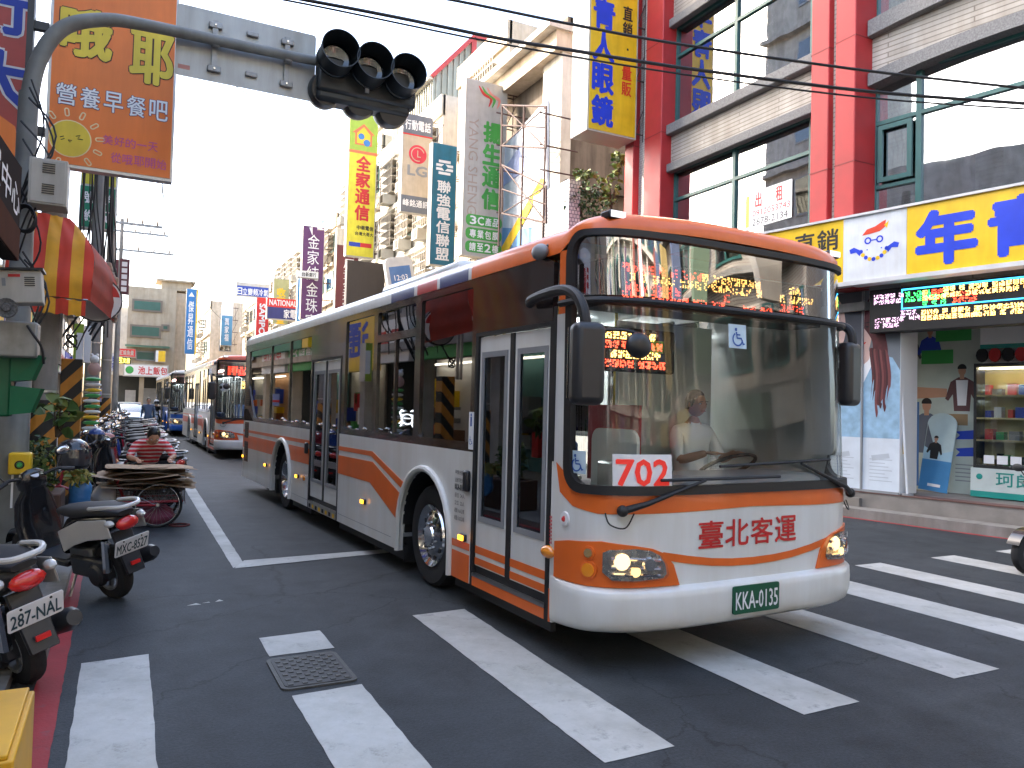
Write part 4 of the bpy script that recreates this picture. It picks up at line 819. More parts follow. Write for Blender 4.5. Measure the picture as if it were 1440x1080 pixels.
# poster booth (woman in denim)
t4 = thing('poster_booth', 'two sided white booth column printed with a long haired woman in a pale denim jacket', 'booth', tuple(KA+Vector((0, 0, .4))))
BF = NF
MB(BF).box(-.5, .84, .42, 3.95, -.62, -.02, WP).build('column', t4, bevel=.01)
MB(BF).box(.17, .2, .42, 3.93, -.02, .01, GREY).box(-.5, .84, 3.9, 3.95, -.02, .02, GREY).box(-.5, .84, .42, .46, -.02, .01, GREY).build('trim', t4)
DEN = pm('denim_print', (.28, .45, .6), .5, var=.25, scale=6); DK2 = pm('print_dark', 0); HR = pm('auburn_print', (.10, .02, .025), .5, var=.4, scale=8); SKP = pm('skin_print', (.62, .42, .36), .5)
for nm, x0, x1, off in (('poster', .205, .835, 0), ('poster', -.495, .165, 1)):
    p = MB(BF).box(x0, x1, .46, 3.9, -.02, -.015, pm('poster_pale', (.62, .68, .74), .4)).build(nm, t4, flat=True)
    def pz(poly, k, m_, nm2, x0=x0): MB(BF).prism([(p_.x, p_.y) for p_ in smooth([(a_, b_, 0) for a_, b_ in list(poly)+[poly[0]]], 5)][:-1] if nm2 in ('hair', 'face') else poly, -.0149+k*.0008, -.0145+k*.0008, m_).build(nm2, p, flat=True)
    pz(rect(x0, 2.2, x1, 3.9), 0, DK2 if off else pm('print_grey', (.16, .18, .2), .5), 'backdrop')
    if not off:
        pz([(x0, 1.35), (x1, 1.35), (x1, 2.5), (x0+.5, 2.72), (x0+.2, 2.8), (x0, 2.85)], 1, DEN, 'jacket'); pz([(x0+.0, 2.3), (x0+.12, 2.55), (x0+.2, 2.8), (x0+.05, 2.86), (x0, 2.84)], 2, WP, 'collar')
        pz([(x0, 3.25), (x0+.02, 3.6), (x0+.1, 3.78), (x0+.24, 3.78), (x0+.33, 3.6), (x0+.36, 3.2), (x0+.42, 2.85), (x0+.4, 2.5), (x0+.3, 2.3), (x0+.16, 2.6), (x0+.15, 3.0)], 4, HR, 'hair')
        for k in range(9): xx = x0+.10+.035*k; zb_ = 1.5+.12*abs(k-3.5)+rnd.uniform(0, .35); pz([(xx+.06, 2.9-.02*k), (xx+.10, 2.4), (xx+.07, 2.0), (xx+.09, zb_+.08), (xx+.06, zb_), (xx+.03, 2.0), (xx+.05, 2.4), (xx+.0, 2.85)], 5+k*.2, [HR, pm('auburn_dark', (.05, .012, .015), .5), pm('auburn_light', (.17, .05, .05), .5)][k % 3], 'hair')
        pz([(x0, 2.86), (x0, 3.5), (x0+.06, 3.54), (x0+.12, 3.4), (x0+.135, 3.15), (x0+.11, 2.95), (x0+.06, 2.84)], 3, SKP, 'face'); pz([(x0, 2.62), (x0, 2.9), (x0+.08, 2.9), (x0+.1, 2.72)], 2.5, SKP, 'face')
        pz([(x0+.02, 3.27), (x0+.055, 3.29), (x0+.09, 3.27), (x0+.055, 3.255)], 6, HAIR, 'feature'); pz([(x0+.015, 3.33), (x0+.1, 3.34), (x0+.1, 3.355), (x0+.015, 3.345)], 6, HAIR, 'feature'); pz([(x0, 3.0), (x0+.045, 3.01), (x0+.02, 2.975), (x0, 2.97)], 6, REDT, 'feature')
    else:
        pz([(x0+.02, 3.75), (x0+.2, 3.8), (x0+.32, 3.6), (x0+.36, 3.25), (x0+.3, 3.0), (x0+.1, 2.95), (x0, 3.1)], 2, SKP, 'face')
        pz([(x0, 1.35), (x1, 1.35), (x1, 2.2), (x0+.5, 2.6), (x0+.35, 2.9), (x0, 3.0)], 1, DEN, 'jacket')
        for a in (3.45, 3.48): pz([(x0+.08, a), (x0+.16, a+.02), (x0+.16, a+.04), (x0+.08, a+.02)], 4, HAIR, 'brow')
    for k in range(7): pz(rect(x0+.12, .62+.06*k, x1-.12-.06*(k % 3), .635+.06*k), 2, pm('print_faint', (.45, .5, .55), .5), 'caption_line')
    pz([(x0+.15, 1.05), (x0+.45, 1.1), (x0+.47, 1.02), (x0+.17, .96)], 2, pm('print_faint', 0), 'caption_line')
# flag pole with round base, leaning board, glazed cabinet
t5 = thing('banner_pole', 'thin white pole in a round base beside the poster booth with a narrow yellow banner', 'pole', tuple(KA+KD*.93+KN*-.02+Vector((0, 0, .4))))
MB(NF).tube([(.93, .45, -.1), (.80, 2.45, -.1)], .022, WP, 8).build('pole', t5); MB(NF).tube([(.93, .42, -.1), (.93, .45, -.1)], .1, GREY, 16).build('base', t5); MB(NF).prism([(.84, 1.1), (.88, 1.1), (.79, 2.2), (.74, 2.2)], -.13, -.12, SY).build('banner', t5)
t6 = thing('display_board', 'rounded blue and white cardboard display standee with a small figure leaning at the shop wall', 'display', tuple(KA+KD*.8-KN*1.3+Vector((0, 0, .4))))
SB = Matrix(NF) @ Matrix.Translation((.78, .42, -1.35)) @ Matrix.Rotation(math.radians(-6), 4, 'X') @ Matrix.Rotation(math.radians(-5), 4, 'Z')
MB(SB).prism(rect(-.25, 0, .25, 1.2)+circ(0, 1.2, .25, 10, .2, 0, 180)[::1], 0, .02, pm('pale_teal_print', (.5, .62, .62), .5)).build('panel', t6, flat=True)
q = MB(SB); q.prism(rect(-.25, 0, .25, .55), .0205, .022, pm('mid_blue_print', (.06, .25, .5), .5)); q.prism([(-.25, .55), (.25, .55), (.25, .75), (0, .66), (-.25, .78)], .0205, .022, pm('sky_print', (.4, .6, .7), .5)); man(q, -.06, .62, .5, BLKP, None, .023); q.prism(rect(-.1, .08, .12, .13), .0225, .024, WP); q.build('print', t6, flat=True)
t7 = thing('glass_cabinet', 'lit glass display cabinet with yellow shelves of goods against the arcade wall', 'cabinet', tuple(KA+KD*2.1-KN*1.3+Vector((0, 0, .4))))
cb = MB(NF); cb.box(1.5, 3.2, .95, 2.6, -1.6, -1.55, pm('cabinet_back', (.6, .5, .22), .5)); cb.box(1.5, 1.54, .95, 2.6, -1.55, -1.2, BLKP).box(3.16, 3.2, .95, 2.6, -1.55, -1.2, BLKP).box(1.5, 3.2, 2.6, 2.66, -1.6, -1.2, BLKP).box(1.5, 3.2, .9, .95, -1.6, -1.2, BLKP); cb.build('carcass', t7, flat=True)
MB(NF).box(1.56, 3.14, 2.56, 2.59, -1.35, -1.25, em('cabinet_tube', (1, .85, .5), 2.5)).build('lamp', t7, flat=True)
for k, y in enumerate((1.35, 1.72, 2.1)): MB(NF).box(1.54, 3.16, y, y+.03, -1.55, -1.22, pm('shelf_glow', (.7, .6, .3), .4)).build('shelf', t7, flat=True)
for k, y in enumerate((.95, 1.38, 1.75, 2.13)):
    x = 1.62
    while x < 3.05:
        wd = rnd.uniform(.05, .16); h = rnd.uniform(.08, .2); MB(NF).box(x, x+wd, y, y+h, -1.5, -1.35, rnd.choice([BLKP, RED, BLU, WP, pm('tan_print', 0), GRN, GREY])).build('goods', t7, flat=True); x += wd+rnd.uniform(.02, .1)
MB(NF).box(1.54, 3.16, .95, 2.6, -1.22, -1.21, glassm('cabinet_glass', (.9, .92, .9), .03)).build('door_pane', t7, flat=True)
MB(NF).box(1.48, 3.4, .42, .9, -1.6, -1.15, pm('cabinet_base_pale', (.6, .66, .62), .5)).box(1.48, 3.4, .42, .52, -1.149, -1.145, pm('teal_print', (.02, .3, .25), .4)).build('base', t7, flat=True)
q = MB(NF).ball((1.62, .76, -1.14), (.05, .05, .005), pm('teal_print', 0)); q.chars('珂朗', 1.85, .62, 2.45, .84, pm('teal_print', 0), z=-1.144, vert=False, bold=.01); q.build('lettering', t7, flat=True)
for k in range(6): MB(NF).box(1.66+.2*k, 1.82+.2*k, .98, 1.12, -1.208, -1.205, WP).build('price_card', t7, flat=True)
for k, c in enumerate((BLKP, RED, BLKP, RED, BLKP)): MB(NF).prism(circ(1.5+.2*k, 2.82, .09, 12, .12), -1.55, -1.5, c).build('tag', t7, flat=True)
MB(NF).box(1.48, 3.4, 2.95, 3.3, -1.6, -1.5, WP).box(1.48, 3.4, 2.93, 3.0, -1.6, -1.495, pm('teal_print', 0)).build('header_board', t7, flat=True)
t8 = thing('standing_banner', 'blue standing banner with an orange square just behind the booth column', 'banner', tuple(KA+KD*.35-KN*1.2+Vector((0, 0, .4))))
MB(NF).box(.28, .58, .5, 2.0, -1.25, -1.24, pm('banner_blue', (.04, .14, .35), .5)).build('cloth', t8, flat=True); MB(NF).box(.34, .52, 1.5, 1.82, -1.238, -1.235, pm('banner_orange', (.6, .2, .06), .5)).build('print', t8, flat=True)
# to-let notice in the window
t9 = thing('rental_notice', 'white to-let notice with red and black handwriting stuck inside a teal framed window', 'notice', (11.35, 11.4, 5.6))
NT = Matrix(((0, 0, -1, 11.44), (-1, 0, 0, 12.1), (0, 1, 0, 5.58), (0, 0, 0, 1)))
NT = Matrix(((0, 0, -1, 11.53), (-1, 0, 0, 12.1), (0, 1, 0, 5.55), (0, 0, 0, 1)))
MB(NT).prism([(0, 0), (1.25, .02), (1.25, .78), (0, .76)], 0, .004, WP).build('paper', t9, flat=True); q = MB(NT); q.chars('出租', .08, .42, 1.2, .72, RED, z=.006, vert=False, gap=.7, bold=.03); q.text('0912053743', .2, .24, 1.2, .37, RED, z=.006); q.text('2678-2134', .2, .05, 1.15, .19, BLKP, z=.006); q.box(0, .1, .05, .7, .005, .006, SY); q.build('lettering', t9, flat=True)
t9 = thing('paper_notice', 'small white paper sheet with an orange mark in the left window above the bus roof', 'notice', (11.35, 14.0, 5.2))
MB(FF).box(-4.6, -3.3, 5.05, 5.32, -.13, -.125, WP).build('paper', t9, flat=True); MB(FF).prism([(-3.6, 5.12), (-3.45, 5.1), (-3.42, 5.25), (-3.5, 5.2), (-3.58, 5.26)], -.124, -.122, ORG).build('print', t9, flat=True)
# ================================================================== projecting signs
FRAMEC = pm('sign_frame_cream', (.55, .53, .48), .4, var=.1)
def hsign(label, px, Y, col, X=None, name='shop_sign', depth=.35, lattice=True, frame_=True, cat='sign', top=None, group=None):
    """sign board facing the camera side of the street: px = left, right, top, bottom in the photograph at street distance Y"""
    xl, xr, yt, yb = px; a = atY(xl, (yt+yb)/2, Y); c = atY(xr, (yt+yb)/2, Y); z1 = atY((xl+xr)/2, yt, Y).z; z0 = atY((xl+xr)/2, yb, Y).z
    t = thing(name, label, cat, ((a.x+c.x)/2, Y, z0), group=group)
    F = Matrix(((1, 0, 0, a.x), (0, 0, -1, Y), (0, 1, 0, z0), (0, 0, 0, 1))); W_, H_ = c.x-a.x, z1-z0
    MB(F).box(0, W_, 0, H_, -depth, 0, FRAMEC if frame_ else col).build('box', t, flat=True)
    e = .03*W_ if frame_ else 0
    MB(F).box(e, W_-e, e, H_-e, 0, .01, col).build('face', t, flat=True)
    if lattice:
        m = MB(F); n = max(2, int(H_/1.1))
        for i in range(n+1):
            y = H_*(.04+.92*i/n); m.tube([(W_, y, -.05), (W_+.5, y, -.05)], .02, RUST, 5); m.tube([(W_, y, -depth+.05), (W_+.5, y, -depth+.05)], .02, RUST, 5)
            if i < n: y2 = H_*(.04+.92*(i+1)/n); m.tube([(W_, y, -.05), (W_+.5, y2, -.05)], .014, RUST, 4)
        m.tube([(W_+.25, 0, -.05), (W_+.25, H_, -.05)], .018, RUST, 5); m.build('bracket', t)
    return t, F, W_, H_
def T(t, F, items, name='lettering'):
    m = MB(F)
    for it in items: m.chars(*it[:6], z=.018, **(it[6] if len(it) > 6 else {}))
    m.build(name, t, flat=True)
# optician vertical
t, F, W, H = hsign('tall yellow vertical sign with blue brush characters mounted beside the red pillar', (828, 897, -60, 190), 15.4, SY, depth=.75)
T(t, F, [('年青人眼鏡', W*.06, H*.03, W*.52, H*.93, BLUB, dict(bold=.05)), ('直銷', W*.66, H*.57, W*.88, H*.75, BLKP), ('一', W*.76, H*.45, W*.80, H*.55, BLKP), ('量販', W*.66, H*.23, W*.88, H*.41, pm('sign_red', 0))])
# grey-beige phone shop
t, F, W, H = hsign('tall grey vertical sign with green characters and a red and green swirl', (652, 711, 115, 362), 23, pm('sign_grey', (.5, .48, .44), .5, var=.06))
G2 = pm('sign_green', (.06, .38, .06), .45)
T(t, F, [('揚生通信', W*.42, H*.27, W*.9, H*.78, G2, dict(bold=.05))]); R90 = F @ Matrix.Translation((W*.10, H*.78, .013)) @ Matrix.Rotation(-math.pi/2, 4, 'Z')
MB(R90).text('YANG SHENG', 0, 0, H*.55, W*.22, pm('sign_faint', (.42, .33, .28), .5)).build('lettering', t, flat=True)
for k, s in enumerate(('3C產品', '專業包膜', '請至2樓')): MB(F).prism(rrect(W*.08, H*(.17-.075*k), W*.94, H*(.235-.075*k), .15), .01, .014, G2).chars(s, W*.16, H*(.18-.075*k), W*.88, H*(.225-.075*k), WP, z=.017, vert=False, gap=.2).build('slogan', t, flat=True)
for dx, m_ in ((.3, REDT), (.38, G2), (.5, pm('swirl_pink', (.7, .25, .2), .5))):
    pts = smooth([(W*dx, H*.97, 0), (W*(dx+.12), H*.93, 0), (W*(dx+.3), H*.91, 0), (W*(dx+.25), H*.86, 0)]); MB(F).tube([(p.x, p.y, .012) for p in pts], [.01+.05*math.sin(math.pi*i/(len(pts)-1)) for i in range(len(pts))], m_, 6, sy=.1, sx=1).build('swirl', t)
t, F, W, H = hsign('narrow teal vertical sign with white characters and a round emblem', (606, 641, 202, 374), 27.4, pm('sign_teal', (.01, .16, .26), .4))
T(t, F, [('聯強電信聯盟', W*.2, H*.04, W*.8, H*.7, WP, dict(bold=.03))])
m = MB(F)
for k in range(4): m.prism(rect(W*(.16+(.1 if k in (0, 3) else 0)), H*(.745+.032*k), W*(.84-(.1 if k in (0, 3) else 0)), H*(.767+.032*k)), .01, .014, WP, holes=())
m.prism(circ(W*.5, H*.806, W*.14, 4), .0145, .017, pm('sign_teal', 0)); m.build('emblem', t, flat=True)
t, F, W, H = hsign('beige vertical phone sign with a red ring logo and grey letters LG', (565, 607, 162, 300), 30.1, pm('sign_beige', (.55, .46, .34), .5))
MB(F).box(0, W, H*.8, H, .01, .014, pm('sign_slate', (.14, .16, .2), .5)).box(0, W, H*.785, H*.8, .01, .015, REDT).box(0, W, 0, H*.17, .01, .014, pm('sign_slate', 0)).build('bands', t, flat=True)
T(t, F, [('行動電話', W*.06, H*.84, W*.94, H*.94, WP, dict(vert=False)), ('峰銘通訊', W*.06, H*.06, W*.94, H*.13, WP, dict(vert=False))]); m = MB(F); m.prism(circ(W*.52, H*.6, W*.3, 28), .01, .014, pm('logo_red', (.6, .03, .06), .4)); m.prism(circ(W*.52, H*.6, W*.23, 20, None, 20, 290)+circ(W*.52, H*.6, W*.20, 20, None, 20, 290)[::-1], .0145, .017, pm('sign_beige', 0)); m.box(W*.5, W*.53, H*.57, H*.64, .0145, .017, pm('sign_beige', 0)).box(W*.5, W*.62, H*.57, H*.58, .0145, .0172, pm('sign_beige', 0)); m.text('LG', W*.2, H*.38, W*.84, H*.48, GREY, z=.013, bold=.04); m.build('emblem', t, flat=True)
t, F, W, H = hsign('yellow vertical sign with red characters and a cartoon house at its lime green top', (489, 529, 160, 362), 38.1, pm('sign_lemon', (.85, .75, .05), .45))
MB(F).box(0, W, H*.74, H, .01, .014, pm('sign_lime', (.4, .55, .05), .45)).box(0, W, H*.72, H*.74, .01, .015, ORG).build('bands', t, flat=True); T(t, F, [('全家通信', W*.25, H*.25, W*.8, H*.71, RED, dict(bold=.045)), ('中華電信', W*.35, H*.19, W*.95, H*.22, BLKP, dict(vert=False)), ('台灣大哥大', W*.3, H*.15, W*.95, H*.175, BLKP, dict(vert=False))])
m = MB(F); m.prism([(W*.2, H*.78), (W*.8, H*.78), (W*.8, H*.86), (W*.9, H*.86), (W*.5, H*.93), (W*.1, H*.86), (W*.2, H*.86)], .015, .018, ORG, holes=[[(W*.26, H*.79), (W*.74, H*.79), (W*.74, H*.86), (W*.5, H*.91), (W*.26, H*.86)]])
m.prism([(W*.27, H*.792), (W*.73, H*.792), (W*.73, H*.86), (W*.5, H*.905), (W*.27, H*.86)], .015, .0165, YEL); m.prism(circ(W*.42, H*.84, W*.11, 12), .018, .02, pm('ball_blue', (.05, .2, .5), .3)).prism(circ(W*.62, H*.80, W*.12, 12), .018, .02, pm('ball_blue', 0)); m.box(W*.1, W*.5, H*.07, H*.1, .01, .014, BLU).box(W*.5, W*.9, H*.07, H*.1, .01, .014, RED); m.build('emblem', t, flat=True)
t, F, W, H = hsign('purple vertical jeweller sign with white characters and a curled white star on top', (424, 455, 318, 450), 49.3, pm('sign_purple', (.12, .035, .14), .5))
T(t, F, [('金家純金珠寶', W*.2, -H*.1, W*.8, H*.92, WP, dict(bold=.0))]); m = MB(F)
for k in range(5): a = math.radians(90+72*k); m.tube([(W*.5+.25*W*math.cos(a), H*1.03+.25*W*math.sin(a), .0), (W*.5+.55*W*math.cos(a+.5), H*1.03+.55*W*math.sin(a+.5), 0)], [.12, .02], WP, 6)
m.build('star', t); 
t, F, W, H = hsign('small white bank sign sticking out across the purple sign', (418, 448, 381, 391), 48.6, WP, lattice=False); T(t, F, [('台新銀行', W*.2, H*.2, W*.9, H*.8, BLKP, dict(vert=False))])
t, F, W, H = hsign('maroon vertical sign with worn white characters and a pale round crest at its top', (472, 504, 322, 440), 42.5, pm('sign_maroon', (.15, .03, .04), .55)); MB(F).box(0, W, H*.8, H, .01, .012, FRAMEC).prism(circ(W*.5, H*.89, W*.25, 16), .0125, .015, pm('crest_tan', (.5, .42, .3), .5)).build('crest', t, flat=True); T(t, F, [('貝尼黃金珠寶', W*.3, 0, W*.85, H*.78, WP, dict(bold=-.01))])
t, F, W, H = hsign('dark brown sign board with faint cursive white script just above the bus roof', (487, 540, 368, 452), 36.2, pm('sign_brown', (.035, .025, .022), .5), frame_=False)
m = MB(F); m.tube([(p.x, p.y, .012) for p in smooth([(W*(.42+.06*i), H*(.2+.05*(i % 2)+.004*i), 0) for i in range(9)])], .02, WP, 5, sy=.2); m.build('lettering', t)
# phone shaped sign
t = thing('phone_sign', 'sign shaped like a silver mobile phone with a blue screen, tilted, above the bus roof', 'sign', (10.4, 31.4, 6.9)); a = atY(566, 402, 31.4)
F = Matrix(((1, 0, 0, a.x), (0, 0, -1, 31.4), (0, 1, 0, a.z), (0, 0, 0, 1))) @ Matrix.Rotation(math.radians(12), 4, 'Z')
MB(F).prism(rrect(-.62, -.9, .62, 1.25, .28, 6), -.25, .0, pm('phone_silver', (.5, .52, .55), .3)).build('case', t, bevel=.03); s = MB(F).box(-.47, .47, -.65, .85, .0, .012, pm('screen_blue', (.08, .18, .42), .15)).build('screen', t, flat=True)
m = MB(F); m.text('12:03', -.3, .25, .3, .48, WP, z=.015); m.prism([(.47, -.5), (.47, .3), (-.1, -.65), (.3, -.65)], .0125, .014, pm('screen_light', (.3, .42, .6), .2)); m.build('lettering', s, flat=True)
for args in (('lime and cream vertical sign with yellow characters for gold buying', (384, 406, 392, 456), 60.7, pm('sign_pale_lime', (.45, .45, .22), .5), '收購黃金', YEL), ('red vertical sign reading SAMPO downwards', (360, 378, 418, 480), 69.7, RED, None, WP), ('slim bright blue vertical sign between the lime sign and the purple sign', (418, 427, 388, 460), 55.1, pm('sign_bright_blue', (.02, .25, .6), .4), None, WP)):
    t, F, W, H = hsign(args[0], args[1], args[2], args[3])
    if args[4]: T(t, F, [(args[4], W*.2, H*.0, W*.8, H*.8, args[5], dict(bold=.05))])
    elif 'SAMPO' in args[0]: R90 = F @ Matrix.Translation((W*.25, H*.85, .013)) @ Matrix.Rotation(-math.pi/2, 4, 'Z'); MB(R90).text('SAMPO', 0, 0, H*.7, W*.45, WP, bold=.04).build('lettering', t, flat=True)
t, F, W, H = hsign('wide blue and white air conditioner shop sign high over the second bus', (332, 379, 398, 418), 70.2, pm('sign_royal', (.02, .06, .4), .4)); T(t, F, [('日立變頻冷氣', W*.03, H*.12, W*.97, H*.6, WP, dict(vert=False, bold=.02))]); MB(F).box(0, W, H*.75, H, .01, .015, FRAMEC).build('band', t, flat=True)
t, F, W, H = hsign('red over blue horizontal shop sign beside the lime gold sign', (375, 418, 420, 450), 57.3, pm('sign_navy', (.02, .03, .18), .4)); MB(F).box(0, W, H*.58, H, .01, .014, RED).build('band', t, flat=True); MB(F).text('NATIONAL', W*.08, H*.66, W*.97, H*.93, WP, z=.017, bold=.03).chars('家電', W*.55, H*.1, W*.97, H*.5, WP, z=.017, vert=False).build('lettering', t, flat=True)
t, F, W, H = hsign('tall blue vertical sign with four white characters on the cream building at the bend', (261, 275, 406, 498), 68.4, pm('sign_cyan_blue', (.03, .2, .5), .45)); T(t, F, [('傑昇通信', W*.2, H*.06, W*.8, H*.82, WP, dict(bold=.03))]); MB(F).prism([(W*.2, H*.88), (W*.8, H*.88), (W*.5, H*.95)], .01, .013, WP).box(W, W*1.15, 0, H, -.3, 0, YEL).build('emblem', t, flat=True)
t, F, W, H = hsign('pale blue vertical sign beyond the second bus roof', (311, 327, 430, 486), 80, pm('sign_pale_blue', (.1, .32, .55), .45)); MB(F).box(0, W, H*.75, H*1.15, .01, .014, WP).build('band', t, flat=True); T(t, F, [('萬家福', W*.3, H*.1, W*.7, H*.7, WP)])
# ================================================================== buildings beyond on the right
WALLW = pm('white_render', (.66, .63, .56), .8, var=.12, streak=.3); WALLC = pm('cream_wall', (.6, .5, .38), .8, var=.15, streak=.3); CWALL = pm('old_concrete', (.2, .165, .13), .9, var=.45, scale=.7, bump=.4, streak=.5); SHED = pm('shed_metal', (.4, .4, .33), .5, .2, var=.1, streak=.25); REDT2 = pm('red_trim', (.5, .06, .05), .5)
GRL = pm('grille_rusty', (.4, .36, .3), .6, var=.3); GLD = glassm('dim_glass', (.2, .22, .22), .12, 1.1)
def block(label, X0, X1, Y0, Y1, H, wall, floors=4, roof=True, wins=True, name='building', side_windows=True, gap=3.2, base=3.4, grille=False):
    """street building: -X face looks on the street, -Y face towards the camera"""
    t = thing(name, label, 'building', ((X0+X1)/2, (Y0+Y1)/2, 0))
    MB().box(X0, X1, Y0, Y1, base, H, wall).box(X0+1.6, X1, Y0, Y1, 0, base, GREY).build('wall', t, flat=True)
    n = max(1, int((Y1-Y0)/1.6)); 
    for i in range(int((Y1-Y0)/4.5)+2): y = min(Y0+i*4.5, Y1-.5); MB().box(X0, X0+.5, y, y+.5, 0, base, wall).build('arcade_column', t, flat=True)
    fh = (H-base)/floors
    for fl in range(floors):
        z = base+fh*fl
        for i in range(max(1, int((Y1-Y0)/2.6)) if wins else 0):
            y0 = Y0+.5+i*2.6
            if y0+1.7 > Y1: break
            w = MB().box(X0-.06, X0+.02, y0, y0+1.8, z+.9, z+fh-.4, TEAL if rnd.random() < .5 else GREY).build('window', t, flat=True)
            MB().box(X0-.068, X0-.062, y0+.08, y0+.85, z+1.0, z+fh-.5, GLD).box(X0-.068, X0-.062, y0+.95, y0+1.72, z+1.0, z+fh-.5, GLD).build('pane', w, flat=True)
            if grille or rnd.random() < .5:
                g = MB()
                if rnd.random() < .6: MB().box(X0-.75, X0-.1, y0+.3, y0+1.0, z+.15, z+.62, pm('ac_cream', (.4, .38, .33), .5)).box(X0-.76, X0-.755, y0+.36, y0+.75, z+.2, z+.57, BLKP).build('air_conditioner', t, flat=True)
                for k in range(9): g.box(X0-.45, X0-.42, y0+k*.22, y0+k*.22+.03, z+.7, z+fh-.3, GRL)
                for k in range(5): g.box(X0-.46, X0-.07, y0-.02, y0+1.82, z+.7+k*.4, z+.73+k*.4, GRL)
                g.build('grille', t, flat=True)
        MB().box(X0-.25, X0, Y0, Y1, z-.12, z+.1, wall).build('ledge', t, flat=True)
        if side_windows and (X1-X0) > 4:
            for x in (X0+1.0, X0+4.2): w = MB().box(x, x+1.3, Y0-.05, Y0, z+1., z+fh-.5, GREY).build('window', t, flat=True); MB().box(x+.08, x+1.22, Y0-.06, Y0-.055, z+1.08, z+fh-.58, GLD).build('pane', w, flat=True)
    MB().box(X0-.1, X0+.1, Y0, Y1, H, H+.9, wall).box(X0, X1, Y0, Y0+.2, H, H+.9, wall).build('parapet', t, flat=True)
    return t
# weathered concrete house next to the gap
t = block('narrow old house with a bare weathered concrete side wall beside the red pillared building', 11.6, 19, 19.6, 25, 12.6, CWALL, 3, side_windows=False, wins=False)
MB().box(11.0, 11.6, 19.4, 25.2, 12.3, 12.9, WALLC).box(10.7, 19, 19.3, 25.3, 12.9, 13.1, WALLW).build('eave', t); MB().box(11.45, 19, 19.4, 19.6, 8.3, 8.5, CWALL).build('string_course', t)
MB().box(11.25, 11.6, 19.45, 20.6, 4, 12.3, WALLW).build('pilaster', t)
t = block('white plastered apartment house rising behind the tall yellow sign', 12.3, 22, 25.2, 30, 15.2, WALLC, 4, side_windows=True)
# shed on roof
t = block('pale apartment house with a corrugated metal shed built on its roof', 12.0, 22, 31, 40, 14.4, WALLW, 4, grille=True)
s = MB(); s.box(12.6, 19, 34, 40, 14.4, 17.3, SHED); s.add([(12.6, 34, 17.3), (19, 34, 17.3), (19, 34, 20.3), (14.6, 34, 19.6), (12.6, 40, 17.3), (19, 40, 17.3), (19, 40, 20.3), (14.6, 40, 19.6)], [(0, 1, 2, 3), (4, 7, 6, 5), (0, 3, 7, 4), (3, 2, 6, 7)], SHED); sh = s.build('rooftop_shed', t, flat=True)
for i in range(22): x = 12.75+i*.29; MB().box(x, x+.07, 33.93, 34, 14.4, 17.3+min(2.2, max(0, (x-12.6)*1.1)), SHED).build('corrugation', sh, flat=True)
for i in range(18): y = 34.1+i*.33; MB().box(12.54, 12.6, y, y+.08, 14.4, 17.2, SHED).build('corrugation', sh, flat=True)
MB().bar((12.5, 33.9, 17.3), (14.6, 33.9, 19.7), .25, .2, REDT2).bar((14.6, 33.9, 19.7), (19, 33.9, 20.4), .25, .2, REDT2).box(14.5, 14.75, 33.85, 34.0, 14.5, 19.6, REDT2).bar((12.45, 33.9, 17.25), (12.45, 40, 17.25), .2, .15, WALLW).build('trim', sh, flat=True)
block('white sunlit flats with caged balconies behind the yellow and green signs', 12.2, 22, 40.4, 49, 15.6, WALLW, 4, grille=True)
block('cream sunlit block with a stepped roof beyond the caged flats', 12.0, 22, 49.3, 58, 13.2, WALLC, 4)
block('pale four storey block behind the purple sign', 11.8, 22, 58.4, 70, 13.2, WALLW, 4, grille=True)
block('distant cream block beyond the lime gold sign', 11.5, 22, 70.4, 88, 11.5, WALLC, 3)
block('far pale building behind the second bus roof', 8.5, 20, 92, 110, 12, WALLC, 3)
# rooftop tank and small parapet rooms
t = thing('rooftop_tank', 'round steel water tank on the roof of the pale four storey block', 'tank', (14, 60, 13.2)); MB().cyl((13.5, 60, 14.2), (13.5, 60, 15.8), .9, STEEL, 20).build('drum', t); MB().box(12.8, 14.2, 59.3, 60.7, 13.2, 14.2, GREY).build('stand', t)
t = thing('rooftop_cabin', 'small white stair cabin on the caged flats roof', 'cabin', (14, 43, 16)); MB().box(13.2, 16.5, 42, 45.5, 15.6, 18.2, WALLW).box(13.0, 16.7, 41.8, 45.7, 18.2, 18.35, WALLW).build('wall', t, flat=True)
# billboard in a steel truss
t = thing('billboard', 'large white and blue billboard in a rusty steel truss beside the grey sign', 'billboard', (11.2, 22, 4))
XB_ = 11.15; pt = lambda x, y, X=XB_: atX(x, y, X)
P0 = [pt(768, 345), pt(703, 365), pt(703, 212), pt(768, 140)]
def yslab(mb, pts, x0, x1, mat): n = len(pts); mb.add([(x0, p.y, p.z) for p in pts]+[(x1, p.y, p.z) for p in pts], [tuple(range(n))[::-1], tuple(range(n, 2*n))]+[(i, (i+1) % n, n+(i+1) % n, n+i) for i in range(n)], mat)
m = MB(); yslab(m, P0, XB_, XB_+.15, pm('billboard_white', (.6, .66, .76), .5)); m.build('panel', t, flat=True)
m = MB(); yslab(m, [pt(768, 318), pt(768, 345), pt(703, 365), pt(703, 320), pt(735, 322)], XB_-.02, XB_, pm('billboard_blue', (.12, .28, .55), .5)); yslab(m, [pt(762, 250), pt(768, 255), pt(712, 360), pt(705, 350)], XB_-.03, XB_-.01, YEL); yslab(m, [pt(735, 200), pt(745, 235), pt(708, 262), pt(708, 240)], XB_-.02, XB_, pm('billboard_violet', (.3, .36, .6), .5)); m.build('print', t, flat=True)
